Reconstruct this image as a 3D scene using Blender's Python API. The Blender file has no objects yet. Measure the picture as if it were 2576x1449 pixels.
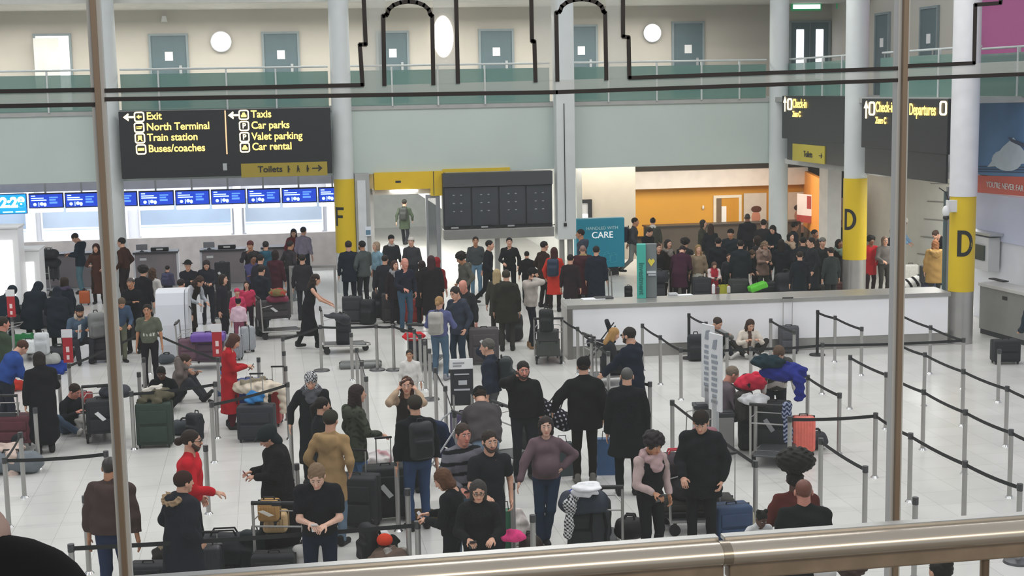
import bpy, bmesh, math, random
import numpy as np
from mathutils import Vector, Matrix, Euler
random.seed(7)
SC = bpy.context.scene
COL = SC.collection

# ---------------------------------------------------------------- camera, light, exposure
FPX, YAW, PITCH, ROLL, EYE = 3600.0, math.radians(9.6), math.radians(7.85), math.radians(1.06), 5.8
_f = np.array([math.sin(YAW)*math.cos(PITCH), math.cos(YAW)*math.cos(PITCH), -math.sin(PITCH)])
_r0 = np.array([math.cos(YAW), -math.sin(YAW), 0.0]); _u0 = np.cross(_r0, _f)
_s, _c = math.sin(ROLL), math.cos(ROLL)
_R = _c*_r0 - _s*_u0; _U = _s*_r0 + _c*_u0
cam = bpy.data.cameras.new('camera'); cam.sensor_width = 36; cam.lens = FPX/2576*36; cam.clip_start = .05; cam.clip_end = 300
cam_ob = bpy.data.objects.new('camera', cam); COL.objects.link(cam_ob)
cam_ob.matrix_world = Matrix(((_R[0], _U[0], -_f[0], 0), (_R[1], _U[1], -_f[1], 0), (_R[2], _U[2], -_f[2], EYE), (0, 0, 0, 1)))
SC.camera = cam_ob
SC.view_settings.view_transform = 'Standard'; SC.view_settings.look = 'None'; SC.view_settings.gamma = 1
SC.view_settings.exposure = 0.0
SC.view_settings.use_curve_mapping = False

world = bpy.data.worlds.new('world'); SC.world = world; world.use_nodes = True
_bg = world.node_tree.nodes['Background']; _bg.inputs[0].default_value = (.86, .93, 1.0, 1); _bg.inputs[1].default_value = .50

def area(name, loc, rot, sx, sy, power, color=(1, 1, 1)):
    l = bpy.data.lights.new(name, 'AREA'); l.shape = 'RECTANGLE'; l.size = sx; l.size_y = sy; l.energy = power; l.color = color
    o = bpy.data.objects.new(name, l); o.location = loc; o.rotation_euler = rot; COL.objects.link(o); return o
for _i, _y in enumerate((12, 20, 28, 36)):          # the hall's rows of ceiling luminaires, above the picture
    for _x in (-8, 3, 12):
        area('ceiling_luminaire_light', (_x, _y, 11.0), (0, 0, 0), 5.0, 1.2, 245, (1, .985, .95))
area('check_in_hall_light', (-5, 47.6, 3.35), (0, 0, 0), 14, 2.4, 620, (.93, .96, 1))
area('corridor_light', (4.6, 49.0, 3.3), (0, 0, 0), 3.0, 11.0, 800, (1, 1, .97))
area('shop_light', (14.0, 47.0, 3.35), (0, 0, 0), 8.0, 3.0, 330, (1, .94, .84))
area('side_hall_light', (18.0, 34.0, 3.3), (0, 0, 0), 1.5, 8.0, 300, (1, 1, .97))
area('gallery_light', (1, 44.0, 8.1), (0, 0, 0), 26, .5, 720, (1, .96, .90))
area('own_gallery_light', (1.5, -1.5, 8.2), (math.radians(25), 0, 0), 4, 1.0, 90, (1, .9, .74))

# ---------------------------------------------------------------- pixel of the photograph -> point of the hall
def ray(px, py):
    return (px-1288)/FPX*_R - (py-724.5)/FPX*_U + _f
def at(px, py, z=0.0):
    d = ray(px, py); return (np.array([0, 0, EYE]) + d*((z-EYE)/d[2]))
def on_y(px, py, y):
    d = ray(px, py); return np.array([0, 0, EYE]) + d*(y/d[1])
def on_x(px, py, x):
    d = ray(px, py); return np.array([0, 0, EYE]) + d*(x/d[0])
def dist(p): return math.hypot(p[0], p[1])

# ---------------------------------------------------------------- materials
def lin(c):
    if isinstance(c, str):
        c = tuple(int(c[i:i+2], 16)/255 for i in (0, 2, 4))
    return tuple(x/12.92 if x <= .04045 else ((x+.055)/1.055)**2.4 for x in c)
_mats = {}
def mat(color, rough=.6, metal=0.0, emit=0.0, alpha=1.0, noise=.06, nscale=3.0, bump=0.0, name=None):
    key = (color, rough, metal, emit, alpha, noise, nscale, bump)
    if key in _mats: return _mats[key]
    m = bpy.data.materials.new(name or 'surface_%s' % color); m.use_nodes = True; nt = m.node_tree; b = nt.nodes['Principled BSDF']
    c = lin(color); b.inputs['Roughness'].default_value = rough; b.inputs['Metallic'].default_value = metal
    b.inputs['Base Color'].default_value = (*c, 1)
    if noise:
        tc = nt.nodes.new('ShaderNodeTexCoord'); n = nt.nodes.new('ShaderNodeTexNoise'); n.inputs['Scale'].default_value = nscale; n.inputs['Detail'].default_value = 3
        r = nt.nodes.new('ShaderNodeValToRGB'); k = 1-noise
        r.color_ramp.elements[0].color = (c[0]*k, c[1]*k, c[2]*k, 1); r.color_ramp.elements[1].color = (min(1, c[0]*(1+noise)), min(1, c[1]*(1+noise)), min(1, c[2]*(1+noise)), 1)
        r.color_ramp.elements[0].position = .3; r.color_ramp.elements[1].position = .7
        nt.links.new(tc.outputs['Object'], n.inputs['Vector']); nt.links.new(n.outputs['Fac'], r.inputs['Fac']); nt.links.new(r.outputs['Color'], b.inputs['Base Color'])
    if emit:
        b.inputs['Emission Color'].default_value = (*c, 1); b.inputs['Emission Strength'].default_value = emit
    if alpha < 1: b.inputs['Alpha'].default_value = alpha
    _mats[key] = m; return m
def attr_mat(name, rough, bump=0.0, scale=60, sheen=0.0, spec=.5):
    m = bpy.data.materials.new(name); m.use_nodes = True; nt = m.node_tree; b = nt.nodes['Principled BSDF']
    a = nt.nodes.new('ShaderNodeVertexColor'); a.layer_name = 'Col'
    tc = nt.nodes.new('ShaderNodeTexCoord'); n = nt.nodes.new('ShaderNodeTexNoise'); n.inputs['Scale'].default_value = scale*.25; n.inputs['Detail'].default_value = 4
    mx = nt.nodes.new('ShaderNodeMixRGB'); mx.blend_type = 'MULTIPLY'; mx.inputs[0].default_value = .35
    mr = nt.nodes.new('ShaderNodeMapRange'); mr.inputs[1].default_value = .3; mr.inputs[2].default_value = .7; mr.inputs[3].default_value = .6; mr.inputs[4].default_value = 1.25
    nt.links.new(tc.outputs['Object'], n.inputs['Vector']); nt.links.new(n.outputs['Fac'], mr.inputs[0])
    nt.links.new(a.outputs['Color'], mx.inputs[1]); nt.links.new(mr.outputs[0], mx.inputs[2]); nt.links.new(mx.outputs[0], b.inputs['Base Color'])
    b.inputs['Roughness'].default_value = rough; b.inputs['Specular IOR Level'].default_value = spec
    if sheen: b.inputs['Sheen Weight'].default_value = sheen
    if bump:
        bp = nt.nodes.new('ShaderNodeBump'); bp.inputs['Strength'].default_value = bump; bp.inputs['Distance'].default_value = .02
        nt.links.new(n.outputs['Fac'], bp.inputs['Height']); nt.links.new(bp.outputs[0], b.inputs['Normal'])
    return m
M_SKIN = attr_mat('skin', .5, 0, 30); M_CLOTH = attr_mat('woven_cloth', .95, .12, 36, 0, .12)
M_HAIR = attr_mat('hair', .7, .3, 90, 0, .25); M_LEATHER = attr_mat('coated_nylon', .6, .12, 30, 0, .3)
M_STEEL = mat('aaa8a5', .34, .55, name='brushed_steel'); M_BLACK = mat('141416', .5, name='black_plastic'); M_DARK = mat('2a2b30', .55)
M_WHITE = mat('e6e6e6', .5); M_ALU = mat('b9bbbd', .4, .6)

# ---------------------------------------------------------------- tags and plain meshes
def tag(o, label=None, cat=None, group=None, kind=None):
    if label: o['label'] = label
    if cat: o['category'] = cat
    if group: o['group'] = group
    if kind: o['kind'] = kind
    return o
def empty(name, loc, rz=0.0):
    o = bpy.data.objects.new(name, None); o.empty_display_size = .1; o.location = tuple(float(v) for v in loc); o.rotation_euler = (0, 0, rz); COL.objects.link(o); return o
class MB:
    def __init__(s): s.bm = bmesh.new()
    def box(s, x0, x1, y0, y1, z0, z1, bevel=0.0, M=None):
        r = bmesh.ops.create_cube(s.bm, size=1.0)['verts']
        for v in r: v.co = Vector(((x0+x1)/2+v.co.x*(x1-x0), (y0+y1)/2+v.co.y*(y1-y0), (z0+z1)/2+v.co.z*(z1-z0)))
        if bevel:
            es = list({e for v in r for e in v.link_edges}); k = bmesh.ops.bevel(s.bm, geom=es, offset=bevel, segments=3, affect='EDGES', profile=.5)
            r = list({v for f in k['faces'] for v in f.verts} | {v for v in r if v.is_valid})
        if M is not None: bmesh.ops.transform(s.bm, matrix=M, verts=r)
        return s
    def cyl(s, a, b, r, r2=None, seg=12):
        a, b = Vector([float(v) for v in a]), Vector([float(v) for v in b]); d = b-a
        if d.length < 1e-6: return s
        q = d.to_track_quat('Z', 'Y').to_matrix().to_4x4(); q.translation = (a+b)/2
        bmesh.ops.create_cone(s.bm, cap_ends=True, segments=seg, radius1=r, radius2=r if r2 is None else r2, depth=d.length, matrix=q); return s
    def tube(s, pts, r, seg=8):
        for a, b in zip(pts, pts[1:]): s.cyl(a, b, r, seg=seg)
        for p in pts[1:-1]: s.ball(p, r, r, r, 8)
        return s
    def ball(s, c, rx, ry, rz, seg=16):
        m = Matrix.Translation([float(v) for v in c]) @ Matrix.Diagonal((rx, ry, rz, 1))
        bmesh.ops.create_uvsphere(s.bm, u_segments=seg, v_segments=max(6, seg//2), radius=1, matrix=m); return s
    def prism(s, pts, d):                      # polygon (3-D points) pushed along d
        vs = [s.bm.verts.new([float(v) for v in p]) for p in pts]; f = s.bm.faces.new(vs)
        r = bmesh.ops.extrude_face_region(s.bm, geom=[f])
        for v in r['geom']:
            if isinstance(v, bmesh.types.BMVert): v.co += Vector([float(x) for x in d])
        bmesh.ops.recalc_face_normals(s.bm, faces=s.bm.faces); return s
    def build(s, name, m, parent=None, smooth=False, loc=None, rz=None):
        me = bpy.data.meshes.new(name); s.bm.to_mesh(me); s.bm.free(); me.materials.append(m)
        if smooth:
            me.polygons.foreach_set('use_smooth', [True]*len(me.polygons))
            try: me.set_sharp_from_angle(angle=math.radians(38))
            except Exception: pass
        o = bpy.data.objects.new(name, me); COL.objects.link(o)
        if parent: o.parent = parent
        if loc is not None: o.location = tuple(float(v) for v in loc)
        if rz is not None: o.rotation_euler = (0, 0, rz)
        return o
def structure(o): o['kind'] = 'structure'; return o
def text(s, size, m, parent, loc, rot, name='lettering', align='LEFT', ext=.004, sx=1.0, bold=0.0):
    c = bpy.data.curves.new(name, 'FONT'); c.body = s; c.size = size; c.extrude = ext; c.align_x = align; c.align_y = 'CENTER'; c.offset = bold
    t = bpy.data.objects.new(name, c); COL.objects.link(t); bpy.context.view_layer.update()
    me = bpy.data.meshes.new_from_object(t.evaluated_get(bpy.context.evaluated_depsgraph_get())); bpy.data.objects.remove(t); bpy.data.curves.remove(c)
    me.materials.clear(); me.materials.append(m); me.name = name
    o = bpy.data.objects.new(name, me); COL.objects.link(o); o.parent = parent; o.location = loc; o.rotation_euler = rot; o.scale = (sx, 1, 1); return o

# ---------------------------------------------------------------- smooth solids: distance fields turned into one mesh
class Sdf:
    def __init__(s, k=.02): s.p = []; s.k = k; s.cuts = []; s.fold = 0.0; s.ffreq = 14.0
    def rc(s, a, b, ra, rb=None, col=(0, 0, 0), side=None, flat=1.0, k=None):
        a = np.array(a, float); b = np.array(b, float); rb = ra if rb is None else rb
        sd = None
        if side is not None: sd = np.array(side, float); sd /= np.linalg.norm(sd)+1e-9
        m = max(ra, rb)*max(1, flat)
        s.p.append(('rc', (a, b, ra, rb, sd, flat), np.minimum(a, b)-m, np.maximum(a, b)+m, col, s.k if k is None else k)); return s
    def el(s, c, r, col=(0, 0, 0), R=None, k=None):
        c = np.array(c, float); r = np.array(r, float); R = np.eye(3) if R is None else np.array(R, float); m = r.max()
        s.p.append(('el', (c, r, R), c-m, c+m, col, s.k if k is None else k)); return s
    def bx(s, c, hx, col=(0, 0, 0), r=.02, R=None, k=None):
        c = np.array(c, float); hx = np.array(hx, float); R = np.eye(3) if R is None else np.array(R, float); m = np.linalg.norm(hx)+.001
        if np.allclose(R, np.eye(3)): lo, hi = c-hx, c+hx
        else: lo, hi = c-m, c+m
        s.p.append(('bx', (c, hx, R, r), lo, hi, col, s.k if k is None else k)); return s
    def cut_plane(s, pt, n): s.cuts.append(('pl', np.array(pt, float), np.array(n, float))); return s
    def cut_el(s, c, r, R=None): s.cuts.append(('el', np.array(c, float), np.array(r, float), np.eye(3) if R is None else np.array(R, float))); return s
    @staticmethod
    def d(kind, q, X, Y, Z):
        if kind == 'rc':
            a, b, ra, rb, sd, fl = q; x, y, z = X-a[0], Y-a[1], Z-a[2]; ab = b-a
            if sd is not None and fl != 1.0:
                g = 1-1/fl; t = (x*sd[0]+y*sd[1]+z*sd[2])*g; x = x-sd[0]*t; y = y-sd[1]*t; z = z-sd[2]*t
                ab = ab-sd*(ab@sd)*g
            L = ab@ab
            if L < 1e-10: return np.sqrt(x*x+y*y+z*z)-ra
            t = np.clip((x*ab[0]+y*ab[1]+z*ab[2])/L, 0, 1)
            return np.sqrt((x-t*ab[0])**2+(y-t*ab[1])**2+(z-t*ab[2])**2)-(ra+(rb-ra)*t)
        if kind == 'el':
            c, r, R = q; x, y, z = X-c[0], Y-c[1], Z-c[2]
            u = R[0, 0]*x+R[0, 1]*y+R[0, 2]*z; v = R[1, 0]*x+R[1, 1]*y+R[1, 2]*z; w = R[2, 0]*x+R[2, 1]*y+R[2, 2]*z
            k0 = np.sqrt((u/r[0])**2+(v/r[1])**2+(w/r[2])**2); k1 = np.sqrt((u/r[0]**2)**2+(v/r[1]**2)**2+(w/r[2]**2)**2)+1e-9
            return k0*(k0-1)/k1
        c, hx, R, rr = q; x, y, z = X-c[0], Y-c[1], Z-c[2]
        u = np.abs(R[0, 0]*x+R[0, 1]*y+R[0, 2]*z)-hx[0]+rr; v = np.abs(R[1, 0]*x+R[1, 1]*y+R[1, 2]*z)-hx[1]+rr; w = np.abs(R[2, 0]*x+R[2, 1]*y+R[2, 2]*z)-hx[2]+rr
        return np.sqrt(np.maximum(u, 0)**2+np.maximum(v, 0)**2+np.maximum(w, 0)**2)+np.minimum(np.maximum(u, np.maximum(v, w)), 0)-rr
    def mesh(s, h, colfn=None):
        """returns verts, quads, colours"""
        lo = np.min([p[2] for p in s.p], axis=0)-2.5*h-s.fold; hi = np.max([p[3] for p in s.p], axis=0)+2.5*h+s.fold
        n = np.ceil((hi-lo)/h).astype(int)+1
        ax = [lo[i]+h*np.arange(n[i]) for i in range(3)]
        F = np.full(n, .2, np.float32)
        for kind, q, l, u, col, k in s.p:
            m = k+2.2*h+s.fold
            i0 = np.maximum(np.floor((l-m-lo)/h).astype(int), 0); i1 = np.minimum(np.ceil((u+m-lo)/h).astype(int)+1, n)
            X, Y, Z = np.meshgrid(ax[0][i0[0]:i1[0]], ax[1][i0[1]:i1[1]], ax[2][i0[2]:i1[2]], indexing='ij', sparse=True)
            D = s.d(kind, q, X, Y, Z).astype(np.float32); S = F[i0[0]:i1[0], i0[1]:i1[1], i0[2]:i1[2]]
            if k > 0:
                hh = np.maximum(k-np.abs(S-D), 0)/k; S[...] = np.minimum(S, D)-hh*hh*k*.25
            else: S[...] = np.minimum(S, D)
        X, Y, Z = np.meshgrid(*ax, indexing='ij', sparse=True)
        if s.fold:
            w = s.ffreq; F += (s.fold*(np.sin(w*X+1.7*np.sin(.55*w*Z))*np.sin(1.3*w*Z+2*np.sin(.6*w*Y+1))+.6*np.sin(2.1*w*(Z+.5*X)+1.3*np.sin(w*Y)))).astype(np.float32)
        for c in s.cuts:
            if c[0] == 'pl': F = np.maximum(F, ((X-c[1][0])*c[2][0]+(Y-c[1][1])*c[2][1]+(Z-c[1][2])*c[2][2]).astype(np.float32))
            else: F = np.maximum(F, -s.d('el', (c[1], c[2], c[3]), X, Y, Z).astype(np.float32))
        F[0], F[-1] = .2, .2; F[:, 0] = .2; F[:, -1] = .2; F[:, :, 0] = .2; F[:, :, -1] = .2
        I = (F < 0); U = I.astype(np.uint8)
        c = sum(U[a:n[0]-1+a, b:n[1]-1+b, e:n[2]-1+e] for a in (0, 1) for b in (0, 1) for e in (0, 1))
        A = (c > 0) & (c < 8); idx = np.argwhere(A)
        if len(idx) == 0: return np.zeros((0, 3)), np.zeros((0, 4), int), np.zeros((0, 3))
        offs = np.array([(a, b, e) for a in (0, 1) for b in (0, 1) for e in (0, 1)])
        vals = np.stack([F[idx[:, 0]+o[0], idx[:, 1]+o[1], idx[:, 2]+o[2]] for o in offs], 1)
        acc = np.zeros((len(idx), 3)); cnt = np.zeros(len(idx))
        for i in range(8):
            for j in range(i+1, 8):
                if np.abs(offs[i]-offs[j]).sum() != 1: continue
                va, vb = vals[:, i], vals[:, j]; x = (va < 0) != (vb < 0)
                t = np.where(x, va/np.where(x, va-vb, 1), 0)
                acc += x[:, None]*(offs[i]+t[:, None]*(offs[j]-offs[i])); cnt += x
        V = lo+h*(idx+acc/cnt[:, None])
        vid = np.full(A.shape, -1, np.int64); vid[A] = np.arange(len(idx))
        Q = []
        for axn in range(3):
            sl0 = [slice(1, -1)]*3; sl1 = [slice(1, -1)]*3; sl0[axn] = slice(0, -1); sl1[axn] = slice(1, None)
            a, b = I[tuple(sl0)], I[tuple(sl1)]; e = np.argwhere(a != b)
            if not len(e): continue
            add = np.array([1, 1, 1]); add[axn] = 0; fl = a[e[:, 0], e[:, 1], e[:, 2]]; e = e+add
            o1, o2 = [(1, 2), (2, 0), (0, 1)][axn]
            d1 = np.zeros(3, int); d1[o1] = 1; d2 = np.zeros(3, int); d2[o2] = 1
            g = lambda w: vid[w[:, 0], w[:, 1], w[:, 2]]
            q = np.stack([g(e-d1-d2), g(e-d2), g(e), g(e-d1)], 1)
            q[~fl] = q[~fl][:, ::-1]; Q.append(q)
        Q = np.concatenate(Q); Q = Q[(Q >= 0).all(1)]
        best = np.full(len(V), 9.0); C = np.zeros((len(V), 3))
        for kind, q, l, u, col, k in s.p:
            D = s.d(kind, q, V[:, 0], V[:, 1], V[:, 2]); w = D < best; best[w] = D[w]; C[w] = col
        if colfn is not None: C = colfn(V, C)
        return V, Q, C
def np_object(name, parts, material, parent=None):
    """one mesh object out of several (V, Q, C) pieces"""
    parts = [p for p in parts if len(p[0])]
    off = 0; Vs, Qs, Cs = [], [], []
    for V, Q, C in parts: Vs.append(V); Qs.append(Q+off); Cs.append(C); off += len(V)
    V = np.concatenate(Vs); Q = np.concatenate(Qs); C = np.concatenate(Cs)
    me = bpy.data.meshes.new(name); me.vertices.add(len(V)); me.vertices.foreach_set('co', V.astype(np.float32).ravel())
    me.loops.add(Q.size); me.loops.foreach_set('vertex_index', Q.astype(np.int32).ravel())
    me.polygons.add(len(Q)); me.polygons.foreach_set('loop_start', np.arange(0, Q.size, 4, dtype=np.int32)); me.polygons.foreach_set('loop_total', np.full(len(Q), 4, np.int32))
    me.polygons.foreach_set('use_smooth', np.ones(len(Q), bool)); me.update(calc_edges=True)
    at_ = me.color_attributes.new('Col', 'FLOAT_COLOR', 'POINT'); at_.data.foreach_set('color', np.concatenate([C, np.ones((len(C), 1))], 1).astype(np.float32).ravel())
    me.materials.append(material); o = bpy.data.objects.new(name, me); COL.objects.link(o)
    if parent: o.parent = parent
    return o
# ================================================================ THE HALL
def floor_material():
    m = bpy.data.materials.new('terrazzo_floor_tiles'); m.use_nodes = True; nt = m.node_tree; b = nt.nodes['Principled BSDF']
    tc = nt.nodes.new('ShaderNodeTexCoord'); br = nt.nodes.new('ShaderNodeTexBrick'); br.offset = 0.0
    br.inputs['Scale'].default_value = 1.0; br.inputs['Brick Width'].default_value = .6; br.inputs['Row Height'].default_value = .6; br.inputs['Mortar Size'].default_value = .004; br.inputs['Mortar Smooth'].default_value = .4
    br.inputs['Color1'].default_value = (*lin('d6d4d0'), 1); br.inputs['Color2'].default_value = (*lin('d0cfca'), 1); br.inputs['Mortar'].default_value = (*lin('aaa8a4'), 1)
    n = nt.nodes.new('ShaderNodeTexNoise'); n.inputs['Scale'].default_value = 1.1; n.inputs['Detail'].default_value = 6
    r = nt.nodes.new('ShaderNodeMapRange'); r.inputs[1].default_value = .3; r.inputs[2].default_value = .7; r.inputs[3].default_value = .93; r.inputs[4].default_value = 1.03
    mx = nt.nodes.new('ShaderNodeMixRGB'); mx.blend_type = 'MULTIPLY'; mx.inputs[0].default_value = 1
    nt.links.new(tc.outputs['Object'], br.inputs['Vector']); nt.links.new(tc.outputs['Object'], n.inputs['Vector']); nt.links.new(n.outputs['Fac'], r.inputs[0])
    nt.links.new(br.outputs['Color'], mx.inputs[1]); nt.links.new(r.outputs[0], mx.inputs[2]); nt.links.new(mx.outputs[0], b.inputs['Base Color'])
    b.inputs['Roughness'].default_value = .28; b.inputs['Specular IOR Level'].default_value = .35
    return m
structure(MB().box(-40, 40, -3, 75, -.2, 0).build('floor', floor_material()))
BAND = mat('c0cbc5', .6, nscale=.5, noise=.03); WALLW = mat('d8d6d0', .65, nscale=.7, noise=.03); GALW = mat('b9b4aa', .7, nscale=.6, noise=.04)
COLM = mat('d0d5d4', .5, noise=.03); YEL = mat('d8b80e', .45, noise=.03); STRUCW = mat('e2e3e6', .6, noise=.03)
# front band of the gallery with its slab
structure(MB().box(-30, 15.4, 42.35, 42.75, 3.44, 5.47).build('wall_north', BAND))
structure(MB().box(-30, 15.4, 42.3, 46.0, 5.32, 5.46).box(15.3, 19.2, 30.6, 46.0, 5.32, 5.46).build('floor_gallery', mat('a9a9a6', .6)))
structure(MB().box(-30, 19.5, 45.9, 46.1, 5.4, 9.2).build('wall_gallery_north', GALW))
structure(MB().box(18.7, 18.9, 18, 46.1, 5.4, 9.2).build('wall_gallery_east', GALW))
structure(MB().box(-30, 19.5, 42.4, 46.0, 8.45, 8.6).build('ceiling_gallery', mat('cfcdc7', .7)))
# soffits and recess ceilings
structure(MB().box(-30, 30, 42.7, 60, 3.44, 3.6).box(15.6, 30, 33.1, 42.7, 3.44, 3.6).build('ceiling_recess', mat('c9c8c4', .7)))
# gallery balustrades (glass, rail, posts)
def glass_mat(name, col, alpha, rough=.05):
    m = bpy.data.materials.new(name); m.use_nodes = True; nt = m.node_tree; nt.nodes.clear()
    o = nt.nodes.new('ShaderNodeOutputMaterial'); mx = nt.nodes.new('ShaderNodeMixShader'); t = nt.nodes.new('ShaderNodeBsdfTransparent'); p = nt.nodes.new('ShaderNodeBsdfPrincipled')
    p.inputs['Base Color'].default_value = (*lin(col), 1); p.inputs['Roughness'].default_value = rough; mx.inputs[0].default_value = alpha
    n = nt.nodes.new('ShaderNodeTexNoise'); n.inputs['Scale'].default_value = 2; mr = nt.nodes.new('ShaderNodeMapRange'); mr.inputs[3].default_value = alpha*.85; mr.inputs[4].default_value = alpha*1.15
    nt.links.new(n.outputs['Fac'], mr.inputs[0]); nt.links.new(mr.outputs[0], mx.inputs[0])
    nt.links.new(t.outputs[0], mx.inputs[1]); nt.links.new(p.outputs[0], mx.inputs[2]); nt.links.new(mx.outputs[0], o.inputs[0]); return m
G_GREEN = glass_mat('green_tinted_glass', '6f948a', .72)
RAILW = mat('c9cfcd', .4, .2)
def balustrade(x0, x1, y, label, posts):
    r = empty('glass_balustrade', ((x0+x1)/2, y, 5.46)); ox = (x0+x1)/2
    tag(r, label, 'balustrade', 'gallery balustrades')
    MB().box(x0-ox, x1-ox, -.01, .01, -.02, 1.0).build('glass_panel', G_GREEN, r)
    MB().cyl((x0-ox, -.05, 1.13), (x1-ox, -.05, 1.13), .03).build('handrail', RAILW, r, True)
    for p in posts: MB().box(p-ox-.025, p-ox+.025, -.05, .03, -.05, 1.12, .008).build('post', RAILW, r)
balustrade(-9.5, -4.75, 42.3, 'green glass gallery balustrade left of the tall column by the black direction sign', (-7.6, -6.0))
balustrade(-4.0, 1.85, 42.3, 'green glass gallery balustrade directly above the black direction sign', (-2.95, -1.05, .35))
balustrade(2.5, 8.4, 42.3, 'green glass gallery balustrade between column F and the middle column', (3.7, 5.05, 6.45))
balustrade(9.1, 15.15, 42.3, 'green glass gallery balustrade between the middle column and the corner column', (10.2, 11.7, 13.1, 14.3))
def side_balustrade(y0, y1, label, posts, x=15.75):
    r = empty('glass_balustrade', (x, (y0+y1)/2, 5.46)); oy = (y0+y1)/2
    tag(r, label, 'balustrade', 'gallery balustrades')
    MB().box(-.01, .01, y0-oy, y1-oy, -.02, 1.0).build('glass_panel', G_GREEN, r)
    MB().cyl((.05, y0-oy, 1.13), (.05, y1-oy, 1.13), .03).build('handrail', RAILW, r, True)
    for p in posts: MB().box(-.04, .04, p-oy-.025, p-oy+.025, -.05, 1.12, .008).build('post', RAILW, r)
side_balustrade(36.4, 42.0, 'green glass balustrade of the side gallery between corner column and rear D column', (40.6, 39.2, 37.8))
side_balustrade(30.1, 35.3, 'green glass balustrade of the side gallery between the two D columns', (34.0, 32.0))
side_balustrade(24.0, 32.6, 'green glass balustrade above the blue and red banner wall', (30.8, 28.5), 17.1)

# columns
def column(i, x, y, z0, z1, label, yellow=False, letter=None, r=.29, steel=0.0, square=False):
    c = empty('column', (x, y, 0)); c['kind'] = 'structure'; tag(c, label, 'column')
    m = MB()
    if square: m.box(-r, r, -r, r, z0, z1, .02)
    else: m.cyl((0, 0, z0), (0, 0, z1), r, seg=40)
    m.build('shaft', COLM, c, True)
    if yellow:
        MB().cyl((0, 0, 1.18), (0, 0, 3.34), r+.012, seg=40).build('yellow_band', YEL, c, True)
    if steel: MB().cyl((0, 0, 0), (0, 0, steel), r+.006, seg=40).build('steel_sleeve', M_STEEL, c, True)
    if letter:
        a0, ch, size = letter
        me_parts = MB()
        # letter wrapped on the band: bars as curved plates
        def plate(a, b, z0_, z1_):
            n = max(1, int(abs(b-a)/.12))
            for q in range(n):
                t0, t1 = a+(b-a)*q/n, a+(b-a)*(q+1)/n; R = r+.014
                p = [(R*math.cos(t0), R*math.sin(t0), z0_), (R*math.cos(t1), R*math.sin(t1), z0_), (R*math.cos(t1), R*math.sin(t1), z1_), (R*math.cos(t0), R*math.sin(t0), z1_)]
                me_parts.prism(p, (.004*math.cos(t0), .004*math.sin(t0), 0))
        w = size*.6/r; s = size; zc = 1.98; th = s*.15
        if ch == 'F':
            plate(a0, a0+th/r, zc, zc+s); plate(a0, a0+w*.85, zc+s-th, zc+s); plate(a0, a0+w*.75, zc+s*.5-th/2, zc+s*.5+th/2)
        else:
            plate(a0, a0+th/r, zc, zc+s)
            N = 16
            for q in range(N):
                t0, t1 = math.pi/2-math.pi*q/N, math.pi/2-math.pi*(q+1)/N
                def pt(t, k):
                    u = w*.35+(w*.65)*math.cos(t)*k if True else 0
                    zz = zc+s/2+(s/2)*math.sin(t)*(k if k == 1 else 1-th/(s/2)); uu = w*.35+(w*.65 if k == 1 else w*.65-th/r)*math.cos(t)
                    R = r+.014; return (R*math.cos(a0+uu), R*math.sin(a0+uu), zz)
                me_parts.prism([pt(t0, 1), pt(t1, 1), pt(t1, 0), pt(t0, 0)], (.003*math.cos(a0), .003*math.sin(a0), 0))
            plate(a0, a0+w*.37, zc+s-th, zc+s); plate(a0, a0+w*.37, zc, zc+th)
        me_parts.build('letter', M_BLACK, c)
    return c
column(1, -4.38, 42.1, 0, 9, 'tall plain pale column left of the black direction sign', r=.33)
column(2, 2.2, 42.1, 0, 9, 'column with a yellow band and black letter F beside the portal', True, (math.radians(205), 'F', .55))
_mc = column(3, 8.78, 42.1, 1.35, 9, 'square grey column hiding the right end of the departure board', square=True, r=.28)
MB().cyl((-.12, 0, 0), (-.12, 0, 1.36), .09, seg=20).cyl((.14, 0, 0), (.14, 0, 1.36), .09, seg=20).build('steel_leg', M_STEEL, _mc, True)
MB().tube([(-.05, -.3, 5.4), (-.05, -.3, 2.4), (-.05, -.3, 1.9)], .012).box(-.1, -.02, -.34, -.27, 1.75, 1.85).build('cable', M_BLACK, _mc)
column(4, 15.5, 42.1, 0, 9, 'plain grey corner column left of the slanted check-in sign', r=.29)
column(5, 15.36, 35.9, 0, 9, 'rear D column with olive yellow band and half hidden letter', True, (math.radians(190), 'D', .56), r=.30, steel=1.19)
column(6, 15.2, 29.6, 0, 9, 'front D column with bright yellow band and large black D', True, (math.radians(222), 'D', .58), r=.27, steel=1.19)
MB().cyl((0, 0, 3.3), (0, 0, 9), .30, seg=40).build('cladding', mat('dcdcdf', .5), bpy.data.objects['column.005'] if 'column.005' in bpy.data.objects else None, True)

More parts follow.
